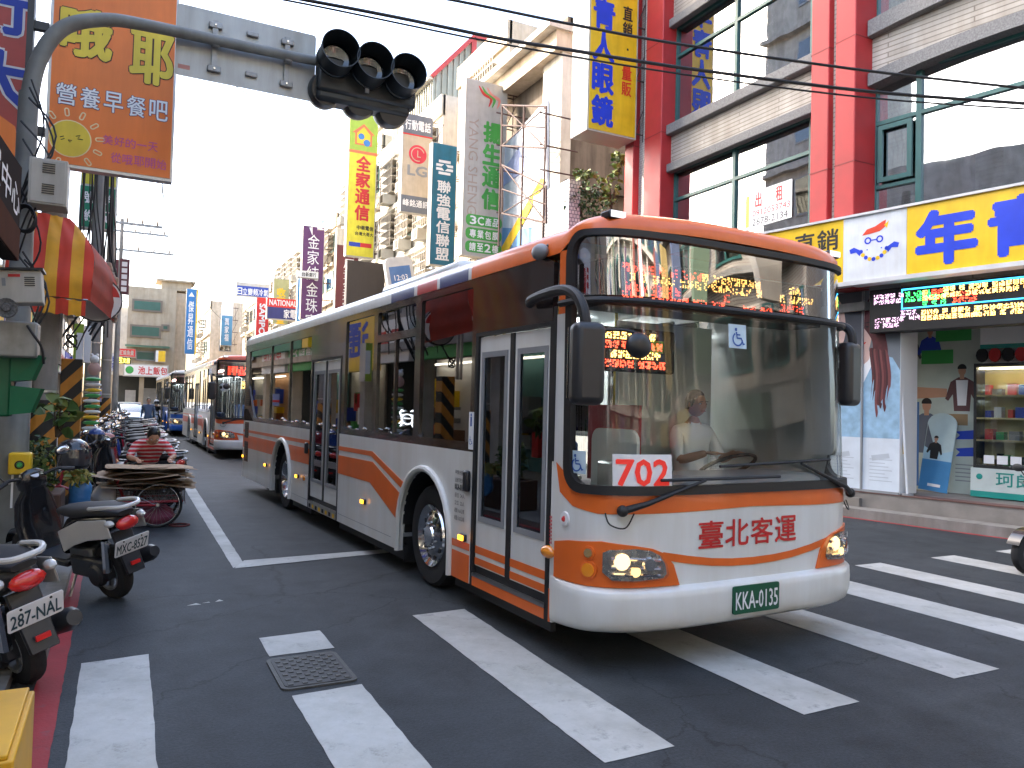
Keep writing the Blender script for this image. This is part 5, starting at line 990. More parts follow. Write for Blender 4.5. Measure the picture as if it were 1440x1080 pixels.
for X in (10.75, 10.35):
    m = MB()
    for y0a, y1a, y0b, y1b in ((148, 205, 128, 200), (232, 300, 240, 305)):
        p = [pt(706, y0a, X), pt(768, y0b+22, X), pt(768, y1b+8, X), pt(706, y1a, X)]
        for i in range(4): m.tube([p[i], p[(i+1) % 4]], .03, RUST, 5)
        m.tube([p[0], p[2]], .022, RUST, 5).tube([p[1], p[3]], .022, RUST, 5).tube([(p[0]+p[3])/2, (p[1]+p[2])/2], .022, RUST, 5)
    for x_ in (706, 737, 768): p = pt(x_, 150, X); q = pt(x_, 345, X); m.tube([p, (p.x, p.y, q.z)], .035, RUST, 6)
    m.build('truss', t)
m = MB()
for x_ in (706, 768):
    for y_ in (160, 205, 240, 300): a = pt(x_, y_, 10.55); m.tube([(10.35, a.y, a.z), (11.6, a.y, a.z)], .025, RUST, 5)
m.build('strut', t)
# balcony greenery in the gap
def leaves(name, label, cen, rad, n, size, cols, cat='plant', stems=True, group=None, dens=1.):
    t = thing(name, label, cat, (cen[0], cen[1], cen[2]-rad[2]), group=group); m = MB(); 
    for k in range(n):
        while True:
            d = Vector((rnd.uniform(-1, 1), rnd.uniform(-1, 1), rnd.uniform(-1, 1)))
            if d.length < 1: break
        p = Vector(cen)+Vector((d.x*rad[0], d.y*rad[1], d.z*rad[2])); s = size*rnd.uniform(.6, 1.3)
        M_ = Matrix.Translation(p) @ Euler((rnd.uniform(-1.2, 1.2), rnd.uniform(-1.2, 1.2), rnd.uniform(0, 6.3))).to_matrix().to_4x4()
        m.add([(0, 0, 0), (s*.35, s*.4, .02), (s*.25, s*.8, 0), (0, s, -.03), (-.25*s, s*.8, 0), (-.35*s, s*.4, .02)], [(0, 1, 2, 3, 4, 5)], rnd.choice(cols), M_)
    m.build('foliage', t, flat=True)['kind'] = 'stuff'
    if stems:
        s_ = MB()
        for k in range(6): e = Vector(cen)+Vector((rnd.uniform(-.8, .8)*rad[0], rnd.uniform(-.8, .8)*rad[1], rnd.uniform(0, .8)*rad[2])); s_.tube([Vector(cen)-Vector((0, 0, rad[2]*1.1)), (Vector(cen)+e)/2+Vector((rnd.uniform(-.1, .1), 0, 0)), e], [.015, .01, .004], pm('twig', (.07, .05, .03), .8), 5)
        s_.build('stem', t)
    return t
L1 = pm('leaf_mid', (.06, .12, .025), .5, var=.3); L2 = pm('leaf_light', (.16, .2, .04), .5, var=.3); L3 = pm('leaf_dark', (.025, .055, .015), .5, var=.3)
c = atY(822, 285, 17.6); leaves('balcony_shrub', 'dark shrub on the tiled balcony in front of the weathered wall', c, (.7, .5, .55), 260, .13, [L1, L3, L3]); 
for q, r in (((860, 268), (.25, .3, .5)), ((825, 247), (.5, .3, .1)), ((870, 230), (.12, .2, .4))): c = atY(*q, 16.9); leaves('climbing_plant', {860: 'pale green creeper hanging lowest beside the red pillar end', 825: 'pale green shoots reaching left from the creeper over the balcony', 870: 'pale green creeper top climbing the red pillar edge'}[q[0]], c, r, 60, .17, [L2, L2, L1])
t = thing('balcony', 'small balcony with white glazed tile parapet beside the weathered wall', 'balcony', (11.6, 18.2, 4.5)); a = atY(783, 330, 18); c = atY(800, 262, 18); MB().box(a.x, a.x+.35, 17.4, 19.4, 4.0, c.z, tile_mat('glazed_white_tile', (.7, .7, .72), (.3, .3, .35), .1, .1)).build('parapet', t); MB().box(a.x+.35, 13.5, 17.4, 19.4, 4.0, 4.3, CONC).build('slab', t)
# ================================================================== left side of the street
def stripes_mat(name, c1, c2, freq=1.9, slope=1.):
    m = pm(name, (1, 1, 1), .6, var=.3, scale=3, streak=.4); t = m.node_tree; N = t.nodes; L = t.links; b = N['Principled BSDF']; src = b.inputs['Base Color'].links[0].from_socket
    tc = N.new('ShaderNodeTexCoord'); s = N.new('ShaderNodeSeparateXYZ'); L.new(tc.outputs['Object'], s.inputs[0])
    a = N.new('ShaderNodeMath'); a.operation = 'MULTIPLY_ADD'; a.inputs[1].default_value = -slope; L.new(s.outputs[0], a.inputs[0]); L.new(s.outputs[2], a.inputs[2])
    q = N.new('ShaderNodeMath'); q.operation = 'MULTIPLY'; q.inputs[1].default_value = freq; L.new(a.outputs[0], q.inputs[0]); f = N.new('ShaderNodeMath'); f.operation = 'FRACT'; L.new(q.outputs[0], f.inputs[0])
    g = N.new('ShaderNodeMath'); g.operation = 'GREATER_THAN'; g.inputs[1].default_value = .5; L.new(f.outputs[0], g.inputs[0])
    x = N.new('ShaderNodeMix'); x.data_type = 'RGBA'; x.inputs[6].default_value = (*c1, 1); x.inputs[7].default_value = (*c2, 1); L.new(g.outputs[0], x.inputs[0])
    y = N.new('ShaderNodeMix'); y.data_type = 'RGBA'; y.blend_type = 'MULTIPLY'; y.inputs[0].default_value = 1; L.new(x.outputs[2], y.inputs[6]); L.new(src, y.inputs[7]); L.new(y.outputs[2], b.inputs['Base Color']); return m
HAZ = stripes_mat('hazard_stripes', (.02, .018, .015), (.62, .26, .03), 2.6, 1.1)
# signal mast with its long arm
MASTM = pm('mast_paint', (.2, .21, .2), .5, var=.25, scale=4, streak=.3); mx_, my_ = -1.0, 9.5
t = thing('signal_mast', 'grey steel signal mast bending into a long arm over the street beside the pavement', 'mast', (mx_, my_, 0))
MB().tube([(mx_, my_, 0), (mx_, my_, 1.9), (mx_, my_, 1.95), (mx_, my_, 4.9)], [.155, .145, .115, .092], MASTM, 20).build('pole', t)
arm = smooth([(mx_, my_, 4.0), (mx_, my_, 4.7), (-.93, my_, 5.25), (-.72, my_, 5.66), (-.35, my_, 5.85), (.1, my_, 5.9), (1.2, my_, 5.91), (2.1, my_, 5.93)], 8)
MB().tube(arm, [.095-.04*i/(len(arm)-1) for i in range(len(arm))], MASTM, 14).build('arm', t); MB().cyl((mx_, my_, 0), (mx_, my_, .05), .22, MASTM, 20).build('base_flange', t)
MB().bar((-.97, 9.33, .55), (-.97, 9.32, .95), .02, .01, WP).build('conduit_clip', t)
t = thing('direction_sign', 'bare aluminium back of a wide rectangular road sign clamped to the signal arm', 'sign', (1.2, 9.6, 5.45))
ALU = pm('aluminium_plate', (.42, .43, .42), .45, .5, var=.12, scale=2, streak=.3)
PF = Matrix(((1, 0, 0, .4), (0, 0, -1, 9.62), (0, 1, 0, 5.46), (0, 0, 0, 1))); MB(PF).prism(rrect(0, 0, 1.6, .84, .04), -.01, 0, ALU).build('plate', t, flat=True)
for x in (.42, 1.25):
    MB(PF).box(x-.03, x+.03, .12, .72, 0, .04, GALV).build('strap', t, flat=True)
    for y in (.14, .66): k = MB(PF).box(x-.075, x+.075, y-.035, y+.035, 0, .05, GALV).build('clamp', t, bevel=.01); MB(PF).cyl((x, y, .05), (x, y, .065), .012, CHROME, 8).build('bolt', k)
    k = MB(PF).box(x-.05, x+.05, .38, .5, .04, .14, GALV).build('clamp', t, bevel=.02)
for y in (.17, .66): MB(PF).box(.84-.07, .84+.07, y-.03, y+.03, 0, .04, GALV).build('clamp', t, bevel=.012)
MB(PF).box(.03, .16, .08, .13, 0, .002, pm('faint_red', (.45, .2, .16), .6)).build('maker_mark', t, flat=True)
# signal heads
t = thing('traffic_light', 'unlit black three lamp traffic light hanging sideways at the end of the arm', 'traffic light', (2.8, 9.4, 5.5))
SB_ = pm('signal_black', (.012, .016, .018), .35, var=.3)
for i, (x, z) in enumerate(((2.19, 5.95), (2.62, 5.90), (3.05, 5.86))):
    F = Matrix.Translation((x, 9.38, z)) @ Matrix.Rotation(math.radians(86), 4, 'X')   # local z -> -Y, drooping a little
    h = MB(F).lathe([(.0, -.14), (.19, -.14), (.225, -.08), (.225, .0)], SB_, 28).build('lamp_head', t)
    MB(F).lathe([(.0, -.03), (.1, -.025), (.17, -.0), (.175, .01)], pm('lens_dark', (.03, .035, .035), .08, coat=1.), 24).build('lens', h)
    MB(F).lathe([(.195, .0), (.215, .0), (.225, .2), (.235, .3), (.225, .3), (.21, .2), (.195, .02)], SB_, 32).build('visor', h); 
    F2 = Matrix.Translation((x-.06, 9.62, z-.33)) @ Matrix.Rotation(math.radians(-80), 4, 'X'); h = MB(F2).lathe([(.0, -.14), (.19, -.14), (.22, -.05), (.21, .1), (.19, .18)], SB_, 26).build('lamp_head', t); MB(F2).lathe([(.0, .0), (.16, .01), (.19, .03)], DK, 20).build('lens', h)
MB().box(1.99, 3.26, 9.4, 9.6, 5.55, 6.0, SB_).build('housing', t, bevel=.04); MB().box(1.99, 3.2, 9.44, 9.72, 5.45, 5.65, SB_).build('housing', t, bevel=.05); MB().box(2.58, 2.63, 9.38, 9.4, 5.62, 5.85, GREY).build('clip', t)
MB().tube([(2.0, 9.5, 5.92), (2.2, 9.5, 5.9)], .06, MASTM, 10).build('arm_stub', t)
# boxes on the mast
t = thing('meter_cabinet', 'pale grey metal cabinet with louvres strapped high on the mast under the orange sign', 'cabinet', (-.74, 9.1, 3.6)); CB = pm('cabinet_pale', (.5, .48, .43), .5, var=.1, streak=.3)
MB().box(-.92, -.58, 9.0, 9.35, 3.63, 4.1, CB).build('box', t, bevel=.008); d = MB().box(-.9, -.6, 8.99, 9.0, 3.65, 4.08, CB).build('door', t, bevel=.004)
for z in (3.74, 3.95):
    for k in range(5): MB().box(-.8, -.69, 8.98, 8.992, z+k*.022, z+.008+k*.022, DK).build('louvre', d, flat=True)
t = thing('speaker_cabinet', 'tilted cream metal box with a red label fixed on the mast above a round siren', 'cabinet', (-.85, 8.0, 2.5)); F = Matrix.Translation((-.86, 8.05, 2.67)) @ Matrix.Rotation(math.radians(-5), 4, 'Y')
MB(F).box(-.2, .18, -.02, .25, -.15, .14, CB).build('box', t, bevel=.01); MB(F).box(-.22, .20, -.05, .27, .14, .16, DK).build('lid', t, flat=True); MB(F).box(-.07, .02, -.025, -.021, .08, .105, REDT).box(-.12, -.09, -.026, -.021, .0, .07, GREY).build('label_plate', t, flat=True)
for k in range(5): MB(F).box(.05, .13, -.026, -.021, .0+k*.018, .008+k*.018, DK).build('louvre', t, flat=True)
t = thing('siren', 'round dark mesh siren speaker below the cream box on the mast', 'siren', (-.93, 8.2, 2.38)); MB(Matrix.Translation((-.94, 8.05, 2.47)) @ Matrix.Rotation(math.pi/2, 4, 'X')).lathe([(0, .05), (.03, .05), (.04, .02), (.085, .03), (.09, .0), (.07, -.1)], pm('mesh_grey', (.12, .12, .12), .6, var=.6, scale=60), 20).build('horn', t)
t = thing('junction_box', 'grimy grey junction box with hanging leads under the siren', 'box', (-.95, 8.4, 2.0)); MB().box(-1.15, -.72, 8.3, 8.6, 2.05, 2.38, GALV).build('box', t, bevel=.02); MB().tube(smooth([(-.8, 8.28, 2.34), (-.74, 8.2, 2.25), (-.68, 8.25, 2.15), (-.66, 8.3, 2.0)]), .012, BLK, 6).build('lead', t)
t = thing('pedestrian_signal', 'dark green two lamp pedestrian signal seen from the side with open visors on the mast', 'traffic light', (-.95, 8.7, 1.4)); GB = pm('signal_green', (.0, .13, .05), .4, var=.15)
MB().box(-1.25, -.93, 8.5, 8.75, 1.5, 2.12, GB).build('housing', t, bevel=.02)
for z in (1.52, 1.83): v = MB().add([(-.93, 8.45, z), (-.93, 8.45, z+.27), (-.68, 8.42, z+.25), (-.76, 8.42, z+.02), (-.93, 8.78, z), (-.93, 8.78, z+.27), (-.68, 8.8, z+.25), (-.76, 8.8, z+.02)], [(0, 1, 2, 3), (7, 6, 5, 4), (1, 5, 6, 2), (0, 3, 7, 4)], GB).build('visor', t, flat=True)
t = thing('push_button_box', 'yellow pedestrian push button box with a round green button on the mast', 'button box', (-.9, 9.2, .9)); MB().box(-1.0, -.80, 9.18, 9.36, .9, 1.12, SY).build('box', t, bevel=.02); b = MB(Matrix.Translation((-.9, 9.18, 1.0)) @ Matrix.Rotation(math.pi/2, 4, 'X')).lathe([(0, .02), (.025, .018), (.03, .0)], GRN, 16).build('button', t); MB(Matrix.Translation((-.9, 9.178, 1.0)) @ Matrix.Rotation(math.pi/2, 4, 'X')).lathe([(.032, .008), (.042, .006), (.044, .0)], BLKP, 16).build('ring', t)
# concrete poles with warning stripes
def cpole(label, x, y, r, h, hs, cat='pole', cables=True, group=None):
    t = thing('utility_pole', label, cat, (x, y, 0), group=group); MB().tube([(x, y, 0), (x, y, h)], [r, r*.62], CONC, 20).build('shaft', t); MB().lathe([(r+.012, 0), (r+.006, hs)], HAZ, 24, M=Matrix.Translation((x, y, 0))).build('warning_wrap', t)
    for z in (hs+.1, hs+1.2, hs+2.8): MB().lathe([(r+.0, z), (r+.004, z), (r+.004, z+.03), (r, z+.03)], STEEL, 20, M=Matrix.Translation((x, y, 0))).build('band', t)
    return t
GP = 'concrete poles with striped bases'
cpole('thick concrete pole with black and orange base stripes standing just beyond the green signal', -.93, 12.0, .16, 9, 1.65, group=GP)
cpole('concrete pole behind the hanging snack bags with a short striped base', -.62, 19.5, .17, 9, 1.7, group=GP); cpole('thin concrete pole farther up the scooter row with a short striped base', -.5, 28, .17, 9.5, 1.7, group=GP)
t = thing('striped_post', 'square black and orange striped pillar casing between the thick pole and the toys', 'post', (-.75, 12.9, 0)); MB().box(-.80, -.53, 12.75, 13.0, 0, 2.25, HAZ).build('casing', t, bevel=.01); MB().box(-.92, -.88, 12.7, 12.74, 2.2, 4.5, STEEL).build('conduit', t, flat=True); MB().box(-.85, -.8, 12.7, 12.74, 2.2, 4.5, STEEL).build('conduit', t, flat=True)
MB().tube([(p[0], p[1], p[2]) for p in smooth([(-.68+.07*math.cos(a*1.3), 12.68, 2.5+.09*math.sin(a)) for a in range(16)], 3)], .012, BLK, 5).build('cable_coil', t)
# orange breakfast shop sign
t = thing('breakfast_sign', 'big orange hanging shop sign with yellow bubble characters and a winking sun', 'sign', (-.2, 11, 4.55))
OS = pm('sign_orange', (.9, .225, .035), .4, var=.1, scale=1.2); F = Matrix(((1, 0, 0, -.97), (0, 0, -1, 11.0), (0, 1, 0, 4.56), (0, 0, 0, 1))); W = 1.45
MB(F).box(0, W, 0, 3.1, -.16, 0, pm('frame_alu', (.5, .5, .5), .35, .6)).build('box', t, flat=True); MB(F).box(.035, W-.03, .04, 3.06, 0, .008, OS).build('face', t, flat=True)
YB = pm('bubble_yellow', (.8, .62, .05), .45); OUT = pm('outline_brown', (.06, .02, .01), .5)
m = MB(F)
for c, x0, y0, x1, y1 in (('哦', .10, 1.40, .70, 2.05), ('耶', .88, 1.22, 1.42, 1.95)):
    m.text(c, x0+.03, y0+.03, x1-.03, y1-.03, OUT, z=.010, bold=.07); m.text(c, x0+.03, y0+.03, x1-.03, y1-.03, YB, z=.014, bold=.045)
PU = pm('lilac_print', (.55, .08, .3), .5); NV = pm('navy_print', (.02, .02, .12), .5)
for i, c in enumerate('營養早餐吧'):
    x = .10+i*.262; m.text(c, x, .78, x+.215, 1.04, NV, z=.010, bold=.045); m.text(c, x, .78, x+.215, 1.04, WP, z=.014, bold=.015)
m.chars('美好的一天', .62, .36, 1.27, .48, PU, z=.01, vert=False, bold=.01); m.chars('從哦耶開始', .72, .14, 1.38, .27, PU, z=.01, vert=False, bold=.01)
m.build('lettering', t, flat=True)
m = MB(F); m.prism(circ(.27, .36, .235, 28), .009, .0105, pm('sun_outline', (.85, .7, .4), .5)); m.prism(circ(.27, .36, .222, 28), .0105, .012, YB)
for k in range(12):
    a = math.radians(30*k+8); x, y = .27+.33*math.cos(a), .36+.33*math.sin(a)
    if x > .05 and y > .05: R_ = Matrix.Translation((x, y, 0)) @ Matrix.Rotation(a, 4, 'Z'); m.prism(rrect(-.055, -.028, .055, .028, .027), .009, .0105, pm('sun_outline', 0), M=R_); m.prism(rrect(-.04, -.014, .04, .014, .013), .0105, .012, OS, M=R_)
for p in ([(.16, .36), (.2, .38)], [(.17, .33), (.21, .35)], [(.33, .40), (.38, .42), (.36, .385)], [(.35, .37), (.41, .37)], [(.25, .34), (.29, .34), (.27, .315), (.25, .34)]): m.tube([(x, y, .0125) for x, y in p], .005, BLKP, 4)
m.build('sun_drawing', t, flat=True); MB().box(-1.15, -.97, 10.95, 11.05, 4.9, 5.0, DK).box(-1.15, -.97, 10.95, 11.05, 6.2, 6.3, DK).box(-1.2, -1.13, 10.9, 11.1, 3.5, 8, DK).build('bracket', t, flat=True)
# salmon sign at the frame edge, dark board
t = thing('salmon_sign', 'tall salmon red sign with blue white-edged characters left of the mast', 'sign', (-1.6, 11.6, 5)); F = Matrix(((1, 0, 0, -2.25), (0, 0, -1, 11.8), (0, 1, 0, 4.9), (0, 0, 0, 1)))
MB(F).box(0, 1.02, 0, 4, -.2, 0, FRAMEC).box(.02, 1.0, .02, 3.98, 0, .008, pm('salmon', (.55, .09, .07), .45)).build('panel', t, flat=True); m = MB(F)
for i, c in enumerate('行大'): m.text(c, .36, 1.5-.95*i, .98, 2.2-.95*i, WP, z=.010, bold=.09); m.text(c, .36, 1.5-.95*i, .98, 2.2-.95*i, BLU, z=.014, bold=.04)
m.build('lettering', t, flat=True)
t = thing('small_orange_sign', 'small orange pennant sign with a dark star just left of the mast', 'sign', (-1.2, 10.3, 4.1)); MB().prism([(-1.5, 3.9), (-1.05, 4.0), (-1.2, 4.75), (-1.5, 4.95)], 0, .03, OS, M=Matrix(((1, 0, 0, 0), (0, 0, -1, 10.3), (0, 1, 0, 0), (0, 0, 0, 1)))).build('panel', t, flat=True)
t = thing('dark_shop_board', 'dark brown street side shop board with white characters and digits at the left frame edge', 'sign', (-.86, 7, 3)); XB = -.86
p = [atX(-60, 100, XB), atX(31, 236, XB), atX(24, 366, XB), atX(-60, 265, XB)]; Y0, Y1 = p[0].y, p[1].y
MB().add([(XB, Y0, p[3].z), (XB, Y1, p[2].z), (XB, Y1, p[1].z), (XB, Y0, p[0].z), (XB-.12, Y0, p[3].z), (XB-.12, Y1, p[2].z), (XB-.12, Y1, p[1].z), (XB-.12, Y0, p[0].z)], [(0, 1, 2, 3), (7, 6, 5, 4), (2, 6, 7, 3), (1, 5, 6, 2), (0, 4, 5, 1)], pm('board_brown', (.035, .027, .024), .95, spec=.05)).build('panel', t, flat=True)
BF_ = Matrix(((0, 0, 1, XB+.006), (1, 0, 0, Y0), (0, 1, 0, p[2].z), (0, 0, 0, 1))); L_ = Y1-Y0; Hh = p[1].z-p[2].z
MB(BF_).chars('買中心', L_*.38, Hh*.42, L_*.97, Hh*.72, WP, vert=False, bold=.02).text('7-2672285', L_*.4, Hh*.12, L_*.97, Hh*.27, pm('board_text', (.35, .2, .14), .5)).build('lettering', t, flat=True)
MB(BF_).box(0, L_, Hh*.0, Hh*.33, .0005, .002, pm('board_lower', (.09, .035, .02), .95, spec=.05)).build('lower_band', t, flat=True)
# striped awning
AW = bpy.data.materials.new('awning_cloth'); AW.use_nodes = True
def awn(name, c1, c2, step):
    m = pm(name, (1, 1, 1), .75, var=.2, scale=4); t = m.node_tree; N = t.nodes; L = t.links; b = N['Principled BSDF']; src = b.inputs['Base Color'].links[0].from_socket
    tc = N.new('ShaderNodeTexCoord'); s = N.new('ShaderNodeSeparateXYZ'); L.new(tc.outputs['Object'], s.inputs[0]); q = N.new('ShaderNodeMath'); q.operation = 'MULTIPLY'; q.inputs[1].default_value = step; L.new(s.outputs[0], q.inputs[0])
    f = N.new('ShaderNodeMath'); f.operation = 'FRACT'; L.new(q.outputs[0], f.inputs[0]); g = N.new('ShaderNodeMath'); g.operation = 'GREATER_THAN'; g.inputs[1].default_value = .5; L.new(f.outputs[0], g.inputs[0])
    x = N.new('ShaderNodeMix'); x.data_type = 'RGBA'; x.inputs[6].default_value = (*c1, 1); x.inputs[7].default_value = (*c2, 1); L.new(g.outputs[0], x.inputs[0])
    y = N.new('ShaderNodeMix'); y.data_type = 'RGBA'; y.blend_type = 'MULTIPLY'; y.inputs[0].default_value = 1; L.new(x.outputs[2], y.inputs[6]); L.new(src, y.inputs[7]); L.new(y.outputs[2], b.inputs['Base Color']); return m
bpy.data.materials.remove(AW); AWM = awn('awning_stripes', (.62, .05, .02), (.78, .38, .02), 3.55)
t = thing('striped_awning', 'red and yellow striped hood awning with a frayed pale edge over the shop front', 'awning', (-.8, 12, 2.8))
def aw(u, v):
    z = 4.12-1.15*v; xr = -.72+.32*math.sin(min(1, v*1.9)*math.pi/2)-.06*max(0, v-.6); x = -1.35+(xr+1.35)*u
    return (x, 11.75-.55*math.sin(v*math.pi/2)+.25*u*u+.012*math.sin(u*31+v*3)+.02*math.sin(v*14), z)
MB().grid(aw, 40, 20, AWM).build('hood', t); MB().grid(lambda u, v: (-1.25+(-.47+1.25)*u, 11.2+.25*u*u+.02*math.sin(u*25), 2.95-.2*v+.01*math.sin(u*40)), 30, 3, AWM).build('valance', t)
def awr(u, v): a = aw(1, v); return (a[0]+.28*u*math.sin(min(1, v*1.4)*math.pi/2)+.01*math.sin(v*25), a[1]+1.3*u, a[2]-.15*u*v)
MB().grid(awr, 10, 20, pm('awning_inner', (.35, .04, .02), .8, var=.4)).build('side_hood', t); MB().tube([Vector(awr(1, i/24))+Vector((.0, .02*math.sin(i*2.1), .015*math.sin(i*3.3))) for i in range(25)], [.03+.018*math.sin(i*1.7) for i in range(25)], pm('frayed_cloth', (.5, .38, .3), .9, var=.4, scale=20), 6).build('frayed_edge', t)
MB().cyl((-1.25, 11.25, 2.97), (-.45, 11.45, 2.97), .012, STEEL, 6).build('rail', t)
t = thing('round_sign', 'white round sign with a dark red top hanging half hidden under the awning', 'sign', (-.33, 12.9, 2.8)); rc_ = atY(137, 421, 12.6); RF = Matrix(((1, 0, 0, rc_.x), (0, 0, -1, 12.6), (0, 1, 0, rc_.z), (0, 0, 0, 1)))
MB(RF).prism(circ(0, 0, .33, 28), -.08, 0, DK).build('case', t, flat=True); MB(RF).prism(circ(0, 0, .31, 28), 0, .006, WP).prism([(x, y) for x, y in circ(0, 0, .29, 16, None, 10, 170)], .006, .009, REDT).build('face', t, flat=True)
# toys and snack bags hanging
t = thing('hanging_snack_bags', 'strings of green yellow and white snack bags hanging by the striped post', 'snack bags', (-.42, 14.5, 1.0))
for j in range(11): m = MB(); m.ball((-.45+rnd.uniform(-.02, .02), 14.5, 2.0-.09*j), (.13, .06, .035), [GRN, WP, YEL, GRN, WP][j % 5], 8, 5); m.build('bag', t)
t = thing('pink_toy', 'pale pink plush toy above the hanging bags', 'toy', (-.42, 14.4, 2.1)); MB().ball((-.43, 14.4, 2.17), (.1, .06, .11), pm('plush_pink', (.6, .4, .36), .9)).ball((-.43, 14.4, 2.33), .07, WP).ball((-.47, 14.4, 2.4), .025, WP).ball((-.39, 14.4, 2.4), .025, WP).build('body', t)
# smaller projecting signs of the left side
t, F, W, H = hsign('green sign with two rows of white characters below the orange sign', (111, 163, 262, 322), 22, pm('sign_emerald', (.0, .2, .1), .45), lattice=False); T(t, F, [('號申辦', W*.12, H*.58, W*.9, H*.85, WP, dict(vert=False)), ('約攜碼', W*.12, H*.15, W*.9, H*.42, WP, dict(vert=False))])
t, F, W, H = hsign('plain yellow sign stacked on top of the green two row sign', (114, 165, 225, 262), 22.2, pm('sign_acid', (.6, .55, .02), .45), lattice=False)
t, F, W, H = hsign('maroon sign with a cream disc and orange characters on the left row', (148, 166, 364, 412), 30, pm('sign_maroon2', (.12, .03, .04), .5), lattice=False, frame_=False); MB(F).prism(circ(W*.5, H*.68, W*.36, 16), .011, .014, pm('disc_cream', (.6, .55, .45), .5)).build('disc', t, flat=True); T(t, F, [('吉記', W*.3, H*.08, W*.75, H*.45, pm('sign_gold', (.5, .25, .03), .5))])
t, F, W, H = hsign('narrow purple sign with a column of white squares next to the maroon one', (168, 182, 364, 413), 31, pm('sign_maroon2', 0), lattice=False, frame_=False); m = MB(F)
for k in range(5): m.box(W*.2, W*.75, H*(.06+.18*k), H*(.19+.18*k), .011, .014, WP)
m.build('squares', t, flat=True)
t, F, W, H = hsign('lime and white sign boards cluster beyond the striped post', (103, 117, 455, 520), 17, pm('sign_limewhite', (.35, .5, .05), .5), lattice=False); MB(F).box(W*.3, W, H*.2, H*.8, .011, .015, WP).build('panel', t, flat=True)
t, F, W, H = hsign('folded white sign board beside the lime one', (117, 128, 458, 510), 18.2, WP, lattice=False)
t, F, W, H = hsign('red shop sign under the awning end far up the left row', (137, 160, 437, 458), 32, RED, lattice=False)
t, F, W, H = hsign('small white and blue character sign above the scooters', (153, 167, 497, 522), 50, WP, lattice=False); T(t, F, [('成功', W*.3, H*.1, W*.7, H*.9, BLU)])
t, F, W, H = hsign('blue and red price board among the parked scooters', (131, 143, 546, 565), 24, pm('board_pale_blue', (.3, .35, .6), .5), lattice=False, depth=.05); MB(F).box(0, W, H*.3, H*.48, .011, .014, RED).build('band', t, flat=True)
# left row of houses
for lb, y0, y1, z0, z1, cc, tx, tc_ in (('yellow shop sign board with a blue emblem facing the street on the left arcade', 21.2, 23.9, 2.7, 4.5, SY, '通', BLU), ('green shop sign board with white characters facing the street on the left arcade', 28.2, 35.6, 3.7, 6.0, pm('sign_emerald', 0), '神腦國際', WP), ('yellow end panel beside the green street facing board on the left', 27.4, 28.1, 3.7, 6.0, SY, '', WP), ('white street facing shop board farther along the left arcade', 36.2, 39, 3.6, 5.2, WP, '大廣場', GRN)):
    t = thing('shop_sign', lb, 'sign', (-2.7, y0, z0)); MB().box(-2.85, -2.6, y0, y1, z0, z1, cc).build('panel', t, flat=True)
    if tx: MB(Matrix(((0, 0, 1, -2.594), (1, 0, 0, y0), (0, 1, 0, z0), (0, 0, 0, 1)))).chars(tx, (y1-y0)*.12, (z1-z0)*.25, (y1-y0)*.88, (z1-z0)*.8, tc_, vert=False, bold=.04).build('lettering', t, flat=True)
DKB = pm('goods_brown', (.2, .1, .05), .7); SHOPL = em('shop_tube', (1, .9, .7), 3.)
def lblock(label, Y0, Y1, H, wall, X=-3.0, signs=()):
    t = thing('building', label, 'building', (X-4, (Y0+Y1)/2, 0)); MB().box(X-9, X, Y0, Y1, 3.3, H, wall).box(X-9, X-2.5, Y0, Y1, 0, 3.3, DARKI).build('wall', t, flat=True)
    for i in range(int((Y1-Y0)/4)+1): y = min(Y0+4*i, Y1-.4); MB().box(X-.4, X, y, y+.4, 0, 3.3, wall).build('arcade_column', t, flat=True)
    n = int((Y1-Y0)/2.5); z = 3.3
    for i in range(int((Y1-Y0)/4)):
        y = Y0+4*i+.4; MB().box(X-2.48, X-2.4, y, y+3.5, 0, 3.2, rnd.choice([WP, CREAM, pm('shop_orange', (.4, .2, .08), .7), pm('shop_teal', (.1, .25, .25), .7)])).build('shop_front', t, flat=True); MB().box(X-2.2, X-2.1, y+.3, y+3.2, 3.0, 3.05, SHOPL).build('tube_lamp', t, flat=True)
        for k in range(9): yy_ = y+.1+rnd.uniform(0, 3.0); zz_ = rnd.uniform(0, 2.2); MB().box(X-2.39, X-2.0, yy_, yy_+rnd.uniform(.2, .6), zz_, zz_+rnd.uniform(.2, .8), rnd.choice([RED, SY, GRN, BLU, WP, GREY, DKB, ORG])).build('goods', t, flat=True)
    while z+3 < H+.5:
        for i in range(n):
            y0 = Y0+.4+i*2.5; w = MB().box(X-.02, X+.05, y0, y0+1.7, z+1, min(H-.3, z+2.6), GREY).build('window', t, flat=True); MB().box(X+.051, X+.056, y0+.08, y0+1.62, z+1.08, min(H-.38, z+2.52), GLD).build('pane', w, flat=True)
        MB().box(X, X+.35, Y0, Y1, z-.1, z+.12, wall).build('ledge', t, flat=True); z += 3.1
    for i in range(int((Y1-Y0)/4)):
        c = [RED, SY, GRN, WP, BLU, pm('sign_teal', 0)][(i+int(Y0)) % 6]; f = MB().box(X+.05, X+.25, Y0+4*i+.3, Y0+4*i+3.8, 2.9, 4.1, c).build('fascia_sign', t, flat=True)
        FL = Matrix(((0, 0, 1, X+.256), (1, 0, 0, Y0+4*i+.5), (0, 1, 0, 3.1), (0, 0, 0, 1))); MB(FL).chars(['美食小館', '鐘錶眼鏡', '通訊行', '早餐店', '電器行', '服飾店'][(i+int(Y0)) % 6], .2, .1, 3.0, .7, WP if c is not WP and c is not SY else REDT, vert=False, bold=.03).build('lettering', f, flat=True)
    return t
